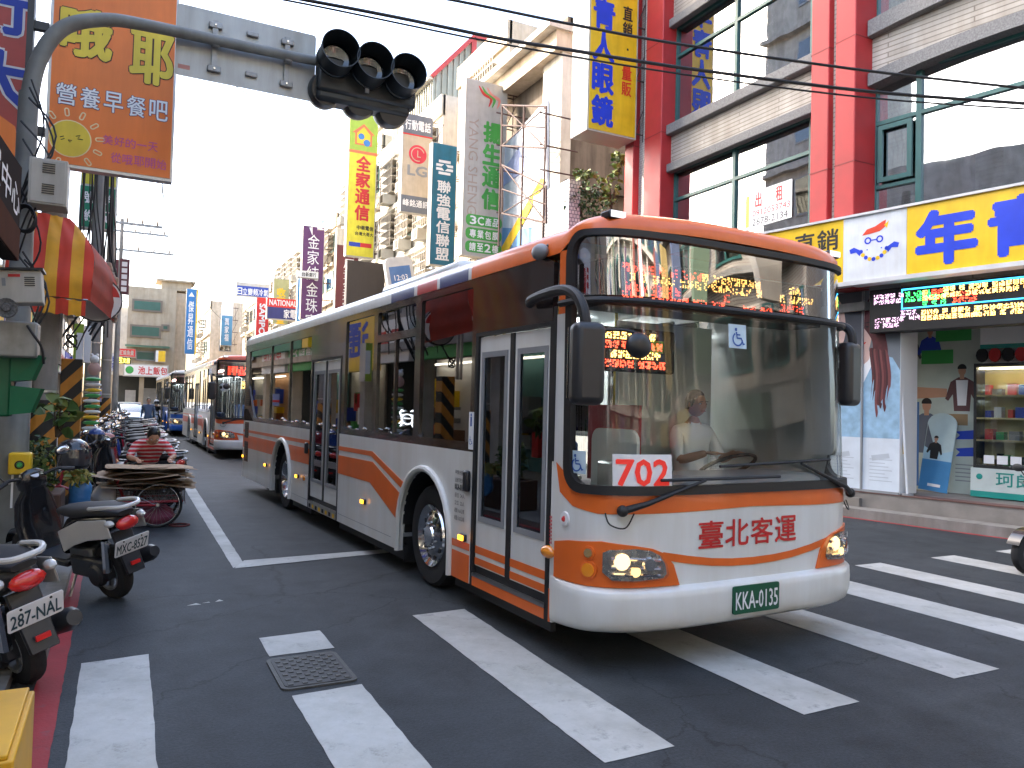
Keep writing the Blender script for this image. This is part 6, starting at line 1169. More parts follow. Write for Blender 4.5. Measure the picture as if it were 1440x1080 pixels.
lblock('lower grey house nearest the left pavement corner', 3, 14.5, 10.5, pm('grey_render', (.42, .4, .37), .85, var=.2, streak=.3)); lblock('shaded tall grey apartment house behind the left sign cluster', 14.8, 26.2, 28, pm('grey_render', (.42, .4, .37), .85, var=.2, streak=.3)); lblock('lower old house after the tall grey one on the left', 26.5, 38, 9.8, WALLC); lblock('left row house with faded plaster, second from the bend', 38.5, 52, 10.5, CWALL); lblock('left row house nearest the bend', 52.5, 66, 9.5, WALLC)  # tall block is out of view, its height set to shade the corner facade
lblock('low shop house behind the pavement corner', -9, 2.5, 7.5, WALLC, X=-5)
# end building at the bend
EW = pm('end_wall_cream', (.42, .36, .27), .8, var=.1, streak=.25)
t = thing('cream_building', 'cream corner building closing the view at the bend with dark green windows', 'building', (2, 72, 0)); Y = 70
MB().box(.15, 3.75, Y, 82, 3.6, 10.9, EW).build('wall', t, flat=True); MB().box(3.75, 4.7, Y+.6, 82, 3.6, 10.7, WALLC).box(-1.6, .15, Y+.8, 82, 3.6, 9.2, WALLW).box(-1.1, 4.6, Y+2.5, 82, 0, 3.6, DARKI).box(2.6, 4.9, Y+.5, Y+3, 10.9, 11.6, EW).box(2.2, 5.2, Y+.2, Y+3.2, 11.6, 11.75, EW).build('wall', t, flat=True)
for px in ((186, 228, 420, 440), (183, 226, 456, 476), (227, 238, 456, 466)):
    a = atY(px[0], px[2], Y); c = atY(px[1], px[3], Y); w = MB().box(a.x, c.x, Y-.12, Y, c.z, a.z, pm('brown_frame', (.16, .13, .1), .6)).build('window', t, flat=True); MB().box(a.x+.15, c.x-.15, Y-.13, Y-.125, c.z+.15, a.z-.15, pm('green_pane', (.03, .1, .08), .15)).build('pane', w, flat=True)
a = atY(176, 484, Y); c = atY(238, 491, Y); MB().add([(a.x, Y, a.z), (c.x, Y, a.z), (c.x, Y-.8, c.z), (a.x, Y-.8, c.z)], [(0, 1, 2, 3), (3, 2, 1, 0)], pm('awning_green', (.12, .22, .14), .6)).build('awning', t, flat=True)
a = atY(191, 493, Y); c = atY(218, 508, Y); w = MB().box(a.x, c.x, Y-.1, Y, c.z, a.z, GREY).build('window', t, flat=True); MB().box(a.x+.1, c.x-.1, Y-.11, Y-.105, c.z+.1, a.z-.1, pm('green_pane', 0)).build('pane', w, flat=True)
for x in (-1.0, 1.2, 3.2): MB().box(x, x+.35, Y+.1, Y+.4, 0, 3.6, EW).build('arcade_column', t, flat=True)
MB().box(0.2, 1.0, Y+2.4, Y+2.49, 0, 2.4, STEEL).box(1.6, 3.0, Y+2.4, Y+2.49, 0, 2.6, GREY).build('shutter', t, flat=True)
t, F, W, H = hsign('white lunch box shop sign with red characters and a green bowl logo at the bend', (173, 237, 512, 530), 69.6, WP, lattice=False); T(t, F, [('池上飯包', W*.32, H*.2, W*.98, H*.8, RED, dict(vert=False, bold=.03))]); MB(F).ball((W*.14, H*.5, .02), (W*.09, H*.3, .01), GRN, 14, 8).build('bowl_logo', t)
t, F, W, H = hsign('red sign with pale characters over the lunch box shop', (165, 191, 490, 502), 69.4, RED, lattice=False); T(t, F, [('紅燒魚羹', W*.1, H*.2, W*.9, H*.8, FRAMEC, dict(vert=False))])
t, F, W, H = hsign('black sign with glowing yellow characters left of the lunch box sign', (165, 185, 502, 512), 66, BLKP, lattice=False); T(t, F, [('玉文旅', W*.1, H*.15, W*.9, H*.85, em('yellow_glow', (1, .8, .1), 1.5), dict(vert=False))])
t, F, W, H = hsign('small orange and white sign right of the lunch box sign', (219, 233, 493, 509), 69.2, SY, lattice=False); MB(F).box(0, W*.25, 0, H, .011, .014, WP).build('band', t, flat=True)
# utility poles with crossarms and wires
def upole(label, x, y, h, arms, group='wooden cross arm poles'):
    t = thing('utility_pole', label, 'pole', (x, y, 0), group=group); MB().tube([(x, y, 0), (x, y, h)], [.16, .09], CONC, 10).build('shaft', t)
    for z, L0, L1 in arms:
        a = MB().box(x+L0, x+L1, y-.06, y+.06, z, z+.1, GALV).build('crossarm', t, flat=True)
        for k in range(4): xx = x+L0+(L1-L0)*(.1+.27*k); MB().tube([(xx, y, z+.1), (xx, y, z+.16), (xx, y, z+.3)], [.03, .06, .03], pm('insulator', (.3, .25, .2), .3), 6).build('insulator', a)
    return t
upole('tall pole with two wide crossarms standing before the cream building', -.35, 46, 11.3, [(10.6, -.3, 2.3), (9.6, -.2, 2.6)]); upole('pole with one high crossarm behind the awning edge', -.6, 37, 12.5, [(11.8, .0, 1.9), (9.2, -.3, 1.9)])
def wire(label, pts, r, sag=.0, name='overhead_cable', group=None, mat=BLK):
    if len(pts) == 2:
        a, b_ = Vector(pts[0]), Vector(pts[1]); pts = [a.lerp(b_, i/16)-Vector((0, 0, sag*4*(i/16)*(1-i/16))) for i in range(17)]
    o = MB().tube(pts, r, mat, 6).build(name, label=label, cat='cable', group=group); return o
wire('thick lower black cable crossing the upper right of the view', smooth([(.2, 10.1, 6.83), (1.83, 9.47, 6.64), (2.87, 9.05, 6.5), (4.03, 8.59, 6.33), (4.87, 8.25, 6.24), (6.23, 7.71, 6.11), (8.53, 6.79, 5.96), (10.56, 5.97, 5.93), (11.6, 5.6, 5.95)]), .022)
wire('second strand just under the thick lower black cable', smooth([(.2, 10.12, 6.79), (1.83, 9.49, 6.60), (4.03, 8.6, 6.27), (6.23, 7.72, 6.03), (8.53, 6.8, 5.88), (10.56, 5.98, 5.86), (11.6, 5.6, 5.9)]), .012)
wire('upper black cable running into the red pillared building', smooth([(2, 9.4, 6.95), (3.5, 8.8, 6.77), (4.99, 8.21, 6.56), (6.23, 7.71, 6.41), (8.52, 6.79, 6.23), (10.56, 5.98, 6.14), (11.6, 5.6, 6.12)]), .018)
for k, (a, b_, s_) in enumerate((((1.4, 46, 10.9), (.3, 12.5, 7.5), .8), ((2.0, 46, 10.9), (.2, 12.2, 6.6), .6), ((2.2, 46, 9.9), (8.5, 76, 9), .6), ((-.2, 46, 10.9), (-1.2, 20, 9), .6), ((1.2, 37, 12.1), (1.6, 46, 10.9), .3))):
    wire(['thin wire sagging from the far crossarm towards the orange sign', 'thin wire leaving the far crossarm over the street', 'thin wire from the far pole to the buildings at the bend', 'thin wire along the left roofs', 'short thin wire between the two far crossarms'][k], [a, b_], .015, s_)
wire('pale thin stay wire slanting across the open sky', [atY(300, 100, 30), atY(500, 235, 60)], .02, 0)
cb = MB()
for k in range(16):
    x0, y0 = rnd.uniform(-.75, -.25), rnd.uniform(13, 15); pts = [(x0, y0, 7), (x0+rnd.uniform(-.08, .08), y0+.2, 5.2), (x0+rnd.uniform(-.05, .12), y0+.2, 4.2), (x0+rnd.uniform(.0, .2), y0+.1, 3.4), (x0+rnd.uniform(-.3, .1), y0, 2.8+rnd.uniform(-.4, .4))]; cb.tube(smooth(pts, 5), rnd.uniform(.008, .018), BLK, 5)
for k in range(10):
    z = rnd.uniform(2.4, 4.6); cb.tube(smooth([(-1.0+rnd.uniform(-.05, .05), 9.3, z+.5), (-.78+rnd.uniform(-.06, .1), 9.2, z+rnd.uniform(-.2, .2)), (-.95, 9.25, z-.5), (-1.1, 9.6, z-.9)], 5), .01, BLK, 5)
for k in range(8): cb.tube(smooth([(-.92+.09*math.cos(a), 8.85+.02*k, 3.45+.13*math.sin(a)) for a in [i*.9+k for i in range(8)]], 3), .009, BLK, 4)
cb.build('cable_tangle', label='tangle of black cables hanging round the mast and the poles', cat='cables', kind='stuff')
# plants at the mast, clutter
leaves('broad_leaf_plant', 'plant with a few broad pale green leaves beside the green signal', (-.62, 9.7, 1.5), (.14, .12, .22), 26, .17, [L1, L2], stems=True); leaves('leafy_shrub', 'small dense leafy shrub at the foot of the striped pole', (-.88, 10.9, .85), (.24, .25, .36), 420, .07, [L1, L3, L2])
t = thing('planter', 'dark brown planter box under the leafy shrub', 'planter', (-.85, 10.9, 0)); MB().box(-1.15, -.6, 10.5, 11.3, .07, .55, pm('planter_brown', (.08, .04, .025), .8)).build('box', t, bevel=.02)
t = thing('yellow_box', 'yellow painted steel utility box at the pavement corner', 'box', (-.8, 4.0, 0)); YP = pm('yellow_box_paint', (.72, .38, .015), .5, var=.15, streak=.15)
a = atZ(50, 968, .42); MB().box(-1.6, a.x, a.y-.02, a.y-.75, .0, .42, YP).build('body', t, bevel=.008); MB().box(-1.6, a.x-.02, a.y-.03, a.y-.74, .42, .44, YP).build('lid', t, bevel=.006)
MB().tube(smooth([(a.x-.3, a.y-.77, .25), (a.x-.25, a.y-.77, .27), (a.x-.18, a.y-.77, .265)]), .006, RUST, 5).build('scratch', t)
# ================================================================== scooters
def loft(mb, secs, mat, n=14, p=2.6, axis='x', caps=True):
    """secs: (a, c, hw, hh[, y]) along x (ring in YZ) or along z (ring in XY: a=z, c=x)"""
    vs = []
    for s_ in secs:
        a, c, hw, hh = s_[:4]
        for j in range(n):
            t = 2*math.pi*j/n; u = math.copysign(abs(math.cos(t))**(2/p), math.cos(t))*hw; v = math.copysign(abs(math.sin(t))**(2/p), math.sin(t))*hh
            vs.append((a, u, c+v) if axis == 'x' else (c+v, -u, a))
    K = len(secs); fs = [(i*n+j, (i+1)*n+j, (i+1)*n+(j+1) % n, i*n+(j+1) % n) for i in range(K-1) for j in range(n)]
    fs = [f[::-1] for f in fs]
    if caps: fs += [tuple(range(n)), tuple(range((K-1)*n, K*n))[::-1]]
    mb.add(vs, fs, mat); return mb
SC = {}
def scooter(label, body, accent, x, y, rz, plate=None, detail=True, group=None, lean=.08):
    t = thing('motor_scooter', label, 'scooter', (x, y, 0), group=group, local=True, M=Matrix.Translation((x, y, 0)) @ Matrix.Rotation(rz, 4, 'Z') @ Matrix.Rotation(lean, 4, 'X'))
    b = lambda m, n, par=None, **k: m.build(n, par or t, **k)
    for wx in (0., 1.25):
        F = Matrix.Translation((wx, 0, .235)) @ Matrix.Rotation(math.pi/2, 4, 'X')
        w = b(MB(F).lathe([(.145, -.05), (.19, -.055), (.225, -.045), (.238, -.02), (.24, 0), (.238, .02), (.225, .045), (.19, .055), (.145, .05)], TYRE, 26), 'wheel')
        m = MB(F).lathe([(.0, -.035), (.05, -.035), (.05, .035), (.0, .035)], STEEL, 12).lathe([(.135, -.05), (.15, -.055), (.15, .055), (.135, .05), (.135, -.05)], GREY, 24)
        for k in range(5): a = 2*math.pi*k/5; m.bar((.04*math.cos(a), .04*math.sin(a), 0), (.14*math.cos(a), .14*math.sin(a), 0), .03, .03, GREY)
        b(m, 'rim', w)
    # rear body
    m = MB(); loft(m, [(-.33, .74, .04, .03), (-.28, .73, .09, .06), (-.1, .69, .14, .10), (.12, .64, .16, .13), (.35, .58, .15, .14), (.48, .5, .12, .12), (.52, .42, .10, .08)], body); bd = b(m, 'rear_body', ang=50)
    m = MB(); loft(m, [(-.34, .79, .07, .02), (-.2, .80, .13, .035), (.0, .79, .145, .045), (.2, .76, .14, .05), (.35, .755, .13, .045), (.52, .745, .09, .03), (.56, .73, .05, .02)], pm('seat_vinyl', (.02, .02, .022), .6, var=.3), p=3); b(m, 'seat', ang=60)
    for s_ in (-1, 1): m = MB(); m.prism([(-.34, .62), (-.30, .77), (.1, .72), (.42, .60), (.38, .42), (.2, .5), (.0, .56)], 0, .012, accent, M=Matrix(((1, 0, 0, 0), (0, 0, -1*s_, s_*.163), (0, 1, 0, 0), (0, 0, 0, 1)))); b(m, 'side_panel', bevel=.006, bseg=1)
    b(MB().tube(smooth([(-.05, .13, .83), (-.28, .13, .86), (-.40, .08, .86), (-.42, 0, .86), (-.40, -.08, .86), (-.28, -.13, .86), (-.05, -.13, .83)], 4), .018, accent, 8), 'grab_rail')
    m = MB(); m.ball((-.335, 0, .70), (.045, .10, .055), REDL, 14, 8); b(m, 'tail_light')
    for s_ in (-1, 1): b(MB().ball((-.31, s_*.14, .73), (.05, .035, .03), pm('clear_lens', (.6, .6, .58), .1, coat=1.), 10, 6), 'turn_signal')
    # engine, exhaust, fender
    m = MB(); m.box(-.12, .38, .02, .13, .2, .38, DK).box(.1, .42, -.1, .1, .24, .46, pm('engine_metal', (.12, .12, .12), .45, .6)).cyl((.02, .07, .24), (.02, .15, .24), .1, DK, 14); b(m, 'engine', bevel=.02, bseg=1)
    m = MB(); m.tube(smooth([(.3, -.1, .25), (.15, -.14, .2), (.0, -.17, .24)]), .022, STEEL, 8).tube([(.08, -.17, .23), (-.02, -.175, .27), (-.3, -.18, .37), (-.36, -.18, .39)], [.04, .065, .07, .045], DK, 12); b(m, 'exhaust')
    b(MB().tube([(-.1, .1, .28), (-.14, .1, .56)], [.035, .03], CHROME, 8), 'shock_absorber')
    m = MB(); m.add([(-.24, -.09, .62), (-.24, .09, .62), (-.36, .08, .28), (-.36, -.08, .28), (-.21, -.09, .62), (-.21, .09, .62), (-.33, .08, .28), (-.33, -.08, .28)], [(0, 1, 2, 3), (7, 6, 5, 4), (0, 3, 7, 4), (1, 5, 6, 2), (3, 2, 6, 7)], DK); b(m, 'rear_fender', bevel=.008, bseg=1)
    PFm = Matrix.Translation((-.345, 0, .515)) @ Matrix.Rotation(math.radians(-22), 4, 'Y') @ Matrix(((0, 0, -1, 0), (-1, 0, 0, 0), (0, 1, 0, 0), (0, 0, 0, 1)))
    pl = b(MB(PFm).prism(rrect(-.15, -.075, .15, .075, .015), 0, .004, WP), 'number_plate', flat=True)
    if plate: b(MB(PFm).text(plate, -.135, -.055, .135, .035, pm('plate_ink', (.02, .06, .08), .5), z=.006, bold=.02).prism(circ(-.08, .058, .008, 6), .004, .008, BLKP).prism(circ(.08, .058, .008, 6), .004, .008, BLKP), 'lettering', pl, flat=True)
    b(MB().box(-.365, -.35, -.04, .04, .35, .38, REDL), 'reflector', flat=True)
    # floor, shield, front
    b(MB().box(.42, .95, -.14, .14, .26, .33, DK), 'footboard', bevel=.02, bseg=1)
    m = MB(); loft(m, [(.28, .92, .15, .03), (.4, .98, .19, .04), (.6, 1.02, .2, .045), (.78, 1.02, .17, .05), (.9, .99, .1, .05)], body, axis='z'); b(m, 'leg_shield', ang=50)
    m = MB(); loft(m, [(.42, 1.08, .07, .05), (.6, 1.13, .11, .06), (.75, 1.11, .1, .06), (.86, 1.04, .07, .05)], accent, axis='z'); b(m, 'front_cover', ang=50)
    m = MB(); loft(m, [(.84, .99, .05, .02), (.9, 1.0, .12, .05), (.96, 1.0, .13, .07), (1.04, .98, .1, .05), (1.07, .97, .04, .02)], body, axis='z'); hd = b(m, 'handlebar_cover', ang=60); b(MB().ball((1.07, 0, .95), (.035, .09, .05), pm('clear_lens', 0), 12, 8), 'headlight', hd)
    b(MB().prism(circ(0, 0, .05, 14, .035), 0, .01, STEEL, M=Matrix.Translation((.94, 0, 1.02)) @ Matrix.Rotation(math.radians(-30), 4, 'Y')), 'gauge', hd)
    for s_ in (-1, 1):
        b(MB().tube(smooth([(.98, s_*.05, .98), (.95, s_*.2, 1.02), (.90, s_*.33, .99)], 4), .014, BLK, 8), 'handlebar'); b(MB().tube([(.93, s_*.24, 1.01), (.9, s_*.34, .985)], .02, BLK, 8), 'grip')
        b(MB().tube([(.98, s_*.22, 1.0), (1.02, s_*.3, 1.14)], .007, BLK, 6), 'mirror_stem'); b(MB().ball((1.02, s_*.33, 1.16), (.02, .075, .045), BLK, 12, 8).ball((1.008, s_*.33, 1.16), (.012, .062, .036), CHROME, 12, 8), 'mirror'); b(MB().tube([(.94, s_*.2, 1.0), (.99, s_*.32, .98)], .006, STEEL, 5), 'brake_lever')
    b(MB().tube([(1.05, .07, .66), (1.25, .07, .26)], .022, STEEL, 8).tube([(1.05, -.07, .66), (1.25, -.07, .26)], .022, STEEL, 8), 'fork')
    m = MB(); m.grid(lambda u, v: (1.25+.27*math.cos(math.radians(20+150*u)), (v-.5)*.15, .245+.27*math.sin(math.radians(20+150*u))), 12, 4, body); b(m, 'front_fender', ang=60)
    b(MB().tube([(.35, .1, .22), (.3, .24, .01)], .012, STEEL, 6), 'kickstand')
    return t
WSC = pm('scooter_white', (.6, .58, .54), .3, coat=.5, var=.05); BSC = pm('scooter_black', (.012, .012, .014), .2, coat=.6); RSC = pm('scooter_maroon', (.22, .015, .03), .25, coat=.5); BLS = pm('scooter_blue', (.02, .06, .25), .25, coat=.5); GSC = pm('scooter_silver', (.3, .3, .31), .3, .5, coat=.4); SSC = pm('scooter_teal', (.03, .12, .13), .3, coat=.4)
s1 = scooter('black and white scooter with plate MXC-8527 parked tail out by the kerb', BSC, WSC, .02, 7.42, math.atan2(1.04, -.68), 'MXC-8527', lean=-.22)
MB().text('TS', .12, .5, .28, .6, BLKP, M=Matrix(((1, 0, 0, 0), (0, 0, -1, -.178), (0, 1, 0, 0), (0, 0, 0, 1))), bold=.03).build('lettering', s1, flat=True)
s2 = scooter('white and dark scooter with plate 287-NAL and red tail light at the left frame edge', pm('scooter_dark_grey', (.05, .05, .055), .35, coat=.3), WSC, -.44, 5.42, math.atan2(1.1, -.62), '287-NAL', lean=-.26)
protos = [scooter('p', b_, a_, 0, 0, 0, None, lean=-.1, group='scooters parked in a row along the left kerb') for b_, a_ in ((BSC, GSC), (RSC, BSC), (BSC, BSC), (BLS, WSC), (GSC, BSC), (WSC, RSC), (SSC, BSC))]
cn = ['black scooter with silver side panels', 'dark red scooter with black side panels', 'all black scooter', 'blue scooter with white side panels', 'silver scooter with black side panels', 'white scooter with dark red panels', 'dark teal scooter']
ordn = ['first', 'second', 'third', 'fourth', 'fifth', 'sixth', 'seventh', 'eighth', 'ninth', 'tenth', 'eleventh', 'twelfth', 'thirteenth', 'fourteenth', 'fifteenth', 'sixteenth', 'seventeenth', 'eighteenth', 'nineteenth', 'twentieth', 'twenty-first', 'twenty-second', 'twenty-third', 'twenty-fourth', 'twenty-fifth', 'twenty-sixth', 'twenty-seventh', 'twenty-eighth', 'twenty-ninth', 'thirtieth']
used = set(); seq = [2, 0, 1, 2, 4, 3, 1, 0, 3, 5, 0, 2, 6, 1, 4, 0, 2, 5, 3, 0, 1, 6, 2, 4, 0, 2, 1, 3, 0, 2]
yy = 13.2
for i, k in enumerate(seq):
    o = protos[k] if k not in used else copy_tree(protos[k]); used.add(k)
    x = .42+.012*yy*.9+rnd.uniform(-.1, .12); a = math.atan2(.75+rnd.uniform(-.2, .2), -1)
    o.matrix_world = Matrix.Translation((min(.95, x), yy, 0)) @ Matrix.Rotation(a, 4, 'Z') @ Matrix.Rotation(-.12+rnd.uniform(-.04, .04), 4, 'X') @ Matrix.Scale(rnd.uniform(.95, 1.06), 4)
    o['label'] = f'{cn[k]}, {ordn[i]} in the kerb row from the tricycle'; yy += .78+rnd.uniform(-.08, .12)
# helmets
def helmet(label, p, col, s=1.):
    t = thing('helmet', label, 'helmet', p); p = Vector(p)
    m = MB(Matrix.Translation(p)); prof = [(.0, .26), (.05, .255), (.1, .225), (.135, .17), (.145, .1), (.135, .03), (.12, .0)]; m.lathe([(r*s, z*s) for r, z in prof], col, 22); m.build('shell', t); v = MB(Matrix.Translation(p)); v.lathe([(r*s*1.05, z*s) for r, z in ((.135, .17), (.146, .1), (.137, .03))], pm('visor_dark', (.03, .03, .035), .08, coat=1.), 12, a0=-2.4, a1=-.2); v.build('visor', t); return t
helmet('glossy black helmet hung on the mirror of the MXC-8527 scooter', (-.42, 8.95, .98), BSC, 1.15); helmet('dull pink helmet on a scooter in the kerb row', (-.2, 14.6, .85), pm('helmet_pink', (.45, .15, .13), .5)); helmet('dark blue helmet on a scooter mirror next to the pink helmet', (-.35, 13.9, .95), BLS)
# scooter riding past the right frame edge
s3 = scooter('dark scooter just entering at the right frame edge', BSC, RSC, 9.0, 4.66, math.radians(160), None, lean=0)
s3.matrix_world = Matrix.Translation((10.3, 4.85, 0)) @ Matrix.Rotation(math.radians(171), 4, 'Z')
# ================================================================== people
def person(name, label, J, E, R, zones, head, cat='person', hair=HAIR, hats=None, loc=(0, 0, 0), rz=0., group=None, face=True, hands=()):
    """J joints (local), E bones, R radii, zones: bone -> material. One continuous skin."""
    t = thing(name, label, cat, loc, rz, local=True, group=group)
    me = bpy.data.meshes.new('sk'); names = list(J); idx = {n: i for i, n in enumerate(names)}
    me.from_pydata([J[n] for n in names], [(idx[a], idx[b_]) for a, b_ in E], []); ob = bpy.data.objects.new('sk', me); COL.objects.link(ob)
    md = ob.modifiers.new('s', 'SKIN'); md.use_smooth_shade = True
    for i, n in enumerate(names):
        sv_ = me.skin_vertices[0].data[i]; r = R[n]; sv_.radius = (r, r) if not isinstance(r, tuple) else r; sv_.use_root = n == 'pelvis'
    ss = ob.modifiers.new('u', 'SUBSURF'); ss.levels = 2; ss.render_levels = 2
    dg = bpy.context.evaluated_depsgraph_get(); ev = ob.evaluated_get(dg); m2 = bpy.data.meshes.new_from_object(ev); bpy.data.objects.remove(ob)
    vs = [tuple(v.co) for v in m2.vertices]; fs = [tuple(p.vertices) for p in m2.polygons]; bpy.data.meshes.remove(m2)
    mb = MB(); mats = {}
    for f in fs:
        c = sum((Vector(vs[i]) for i in f), Vector())/len(f); best = None
        for (a, b_), z in zones.items():
            A, B_ = Vector(J[a]), Vector(J[b_]); d = B_-A; u = max(0, min(1, (c-A).dot(d)/max(1e-9, d.length_squared))); e = (c-(A+d*u)).length
            if best is None or e < best[0]: best = (e, z)
        mats.setdefault(best[1], []).append(f)
    mb.v = vs
    for m_, ff in mats.items():
        k = mb.m(m_)
        for f in ff: mb.f.append(f); mb.mi.append(k)
    # head with face
    hp, hd, s_ = Vector(head[0]), head[1], head[2]     # centre, yaw/pitch, scale
    HM = Matrix.Translation(hp) @ Matrix.Rotation(hd[0], 4, 'Z') @ Matrix.Rotation(hd[1], 4, 'Y') @ Matrix.Scale(s_, 4)
    mb.grid(lambda u, v: tuple(HM @ Vector(((.093+.012*(1 if math.cos(2*math.pi*u) > .3 and .45 < v < .9 else 0))*math.sin(math.pi*v)*math.cos(2*math.pi*u)*(1-.12*max(0, v-.6)), .075*math.sin(math.pi*v)*math.sin(2*math.pi*u)*(1-.5*max(0, v-.55)), .115*math.cos(math.pi*v)))), 20, 14, SKINM)
    mb.add([(.095, -.012, -.03), (.095, .012, -.03), (.118, 0, -.035), (.098, 0, .015)], [(0, 1, 2), (0, 2, 3), (1, 3, 2)], SKINM, HM)
    for sg_ in (-1, 1):
        mb.ball((.088, sg_*.032, .005), (.01, .015, .007), WP, 8, 5, HM); mb.ball((.096, sg_*.032, .005), (.004, .006, .006), HAIR, 6, 4, HM); mb.ball((.0, sg_*.078, -.005), (.018, .008, .03), SKINM, 8, 6, HM); mb.box(.092, .1, sg_*.032-.016, sg_*.032+.016, .022, .027, HAIR, HM)
    mb.box(.088, .098, -.022, .022, -.062, -.054, pm('lips', (.35, .1, .08), .5), HM)
    for hn, w_, d_ in hands:    # five separate fingers from the palm
        w0 = Vector(J[w_]); d = Vector(d_).normalized(); side = d.cross(Vector((1, 0, 0))).normalized() if abs(d.x) < .9 else Vector((0, 1, 0))
        mb.tube([w0, w0+d*.05, w0+d*.095], [.024, .034, .03], SKINM, 8, sy=.5)
        for k in range(4): a = w0+d*.085+side*(.021-.014*k); mb.tube([a, a+d*.032, a+d*.055+Vector((.01, 0, 0)), a+d*.07+Vector((.02, 0, 0))], [.0085, .008, .007, .005], SKINM, 6)
        a = w0+d*.03+side*.03; mb.tube([a, a+d*.025+side*.02, a+d*.05+side*.022], [.01, .009, .007], SKINM, 6)
    body = mb.build('body', t, ang=70)
    h = MB(); h.grid(lambda u, v: tuple(HM @ Vector((-.008+.108*math.sin(math.pi*v*.62)*math.cos(2*math.pi*u)*(1 if math.cos(2*math.pi*u) < .2 or v < .45 else .88-.3*(v-.45)), .086*math.sin(math.pi*v*.62)*math.sin(2*math.pi*u), .128*math.cos(math.pi*v*.62)+(.0 if math.cos(2*math.pi*u) < .2 or v < .6 else .05*(v-.6))))), 20, 10, hair); h.build('hair', t, ang=80)
    return t
CH = pm('shirt_chambray', (.11, .16, .25), .85, var=.15); JN = pm('jeans', (.07, .13, .22), .85, var=.2); SHOE = pm('shoe_dark', (.03, .03, .03), .6)
J = dict(pelvis=(0, 0, .93), spine=(0, 0, 1.12), chest=(0, 0, 1.32), neck=(.01, 0, 1.47), ht=(.02, 0, 1.54), ls=(0, .19, 1.40), le=(-.02, .25, 1.13), lw=(.1, .26, .91), rs=(0, -.19, 1.40), re=(-.06, -.25, 1.13), rw=(.0, -.27, .9), lh=(0, .09, .88), lk=(.16, .1, .5), la=(.14, .1, .09), lt=(.3, .11, .04), rh=(0, -.09, .88), rk=(.02, -.1, .49), ra=(-.18, -.1, .13), rt=(-.06, -.11, .04))
E_ = [('pelvis', 'spine'), ('spine', 'chest'), ('chest', 'neck'), ('neck', 'ht'), ('chest', 'ls'), ('ls', 'le'), ('le', 'lw'), ('chest', 'rs'), ('rs', 're'), ('re', 'rw'), ('pelvis', 'lh'), ('lh', 'lk'), ('lk', 'la'), ('la', 'lt'), ('pelvis', 'rh'), ('rh', 'rk'), ('rk', 'ra'), ('ra', 'rt')]
R_ = dict(pelvis=(.12, .15), spine=(.11, .14), chest=(.12, .16), neck=.055, ht=.05, ls=.07, le=.047, lw=.03, rs=.07, re=.047, rw=.03, lh=.095, lk=.065, la=.045, lt=.04, rh=.095, rk=.065, ra=.045, rt=.04)
def Z(sh, pa, arms=None, shoe=SHOE): 
    z = {('pelvis', 'spine'): sh, ('spine', 'chest'): sh, ('chest', 'neck'): sh, ('neck', 'ht'): SKINM, ('ls', 'le'): sh, ('rs', 're'): sh, ('le', 'lw'): arms or sh, ('re', 'rw'): arms or sh, ('lh', 'lk'): pa, ('rh', 'rk'): pa, ('lk', 'la'): pa, ('rk', 'ra'): pa, ('la', 'lt'): shoe, ('ra', 'rt'): shoe, ('pelvis', 'lh'): pa, ('pelvis', 'rh'): pa}
    return z
person('person', 'man walking towards the camera in a grey blue shirt and jeans beside the scooters', J, E_, R_, Z(CH, JN), ((.04, 0, 1.63), (0, .05), 1.), loc=(1.02, 36.5, 0), rz=-math.pi/2+.05, hands=(('l', 'lw', (.1, 0, -1)), ('r', 'rw', (.05, 0, -1))))
STR = bpy.data.materials.new('striped_red_cloth'); STR.use_nodes = True; N = STR.node_tree.nodes; L = STR.node_tree.links; tc = N.new('ShaderNodeTexCoord'); wv = N.new('ShaderNodeTexWave'); wv.bands_direction = 'Z'; wv.inputs['Scale'].default_value = 5.5; wv.inputs['Distortion'].default_value = 1.2; wv.inputs['Detail Scale'].default_value = 1
cr = N.new('ShaderNodeValToRGB'); cr.color_ramp.elements[0].position = .62; cr.color_ramp.elements[1].position = .7; cr.color_ramp.elements[0].color = (.6, .03, .04, 1); cr.color_ramp.elements[1].color = (.75, .6, .58, 1)
L.new(tc.outputs['Object'], wv.inputs[0]); L.new(wv.outputs[0], cr.inputs[0]); L.new(cr.outputs[0], N['Principled BSDF'].inputs['Base Color']); N['Principled BSDF'].inputs['Roughness'].default_value = .85
# woman bending over the load: faces the camera, torso leaning forward (local +x = towards the camera)
Jb = dict(pelvis=(-.30, 0, .62), spine=(-.2, 0, .76), chest=(-.03, 0, .90), neck=(.1, 0, .985), ht=(.16, 0, 1.02), ls=(-.0, .20, .94), le=(.12, .30, .76), lw=(.32, .2, .74), rs=(-.0, -.20, .94), re=(.12, -.30, .76), rw=(.32, -.2, .74), lh=(-.32, .1, .58), lk=(.0, .15, .42), la=(-.2, .15, .09), lt=(-.05, .16, .04), rh=(-.32, -.1, .58), rk=(.0, -.15, .42), ra=(-.2, -.15, .09), rt=(-.05, -.16, .04))
person('person', 'person in a red and white striped T-shirt bending over the stacked cardboard', Jb, E_, dict(R_, chest=(.13, .18), ls=.08, rs=.08), Z(STR, pm('trousers_dark', (.03, .03, .04), .9), SKINM), ((.23, 0, 1.08), (0, .75), 1.05), loc=(.40, 12.35, .1), rz=-math.pi/2+.1, hands=(('l', 'lw', (1, 0, -.2)), ('r', 'rw', (1, 0, -.2))))
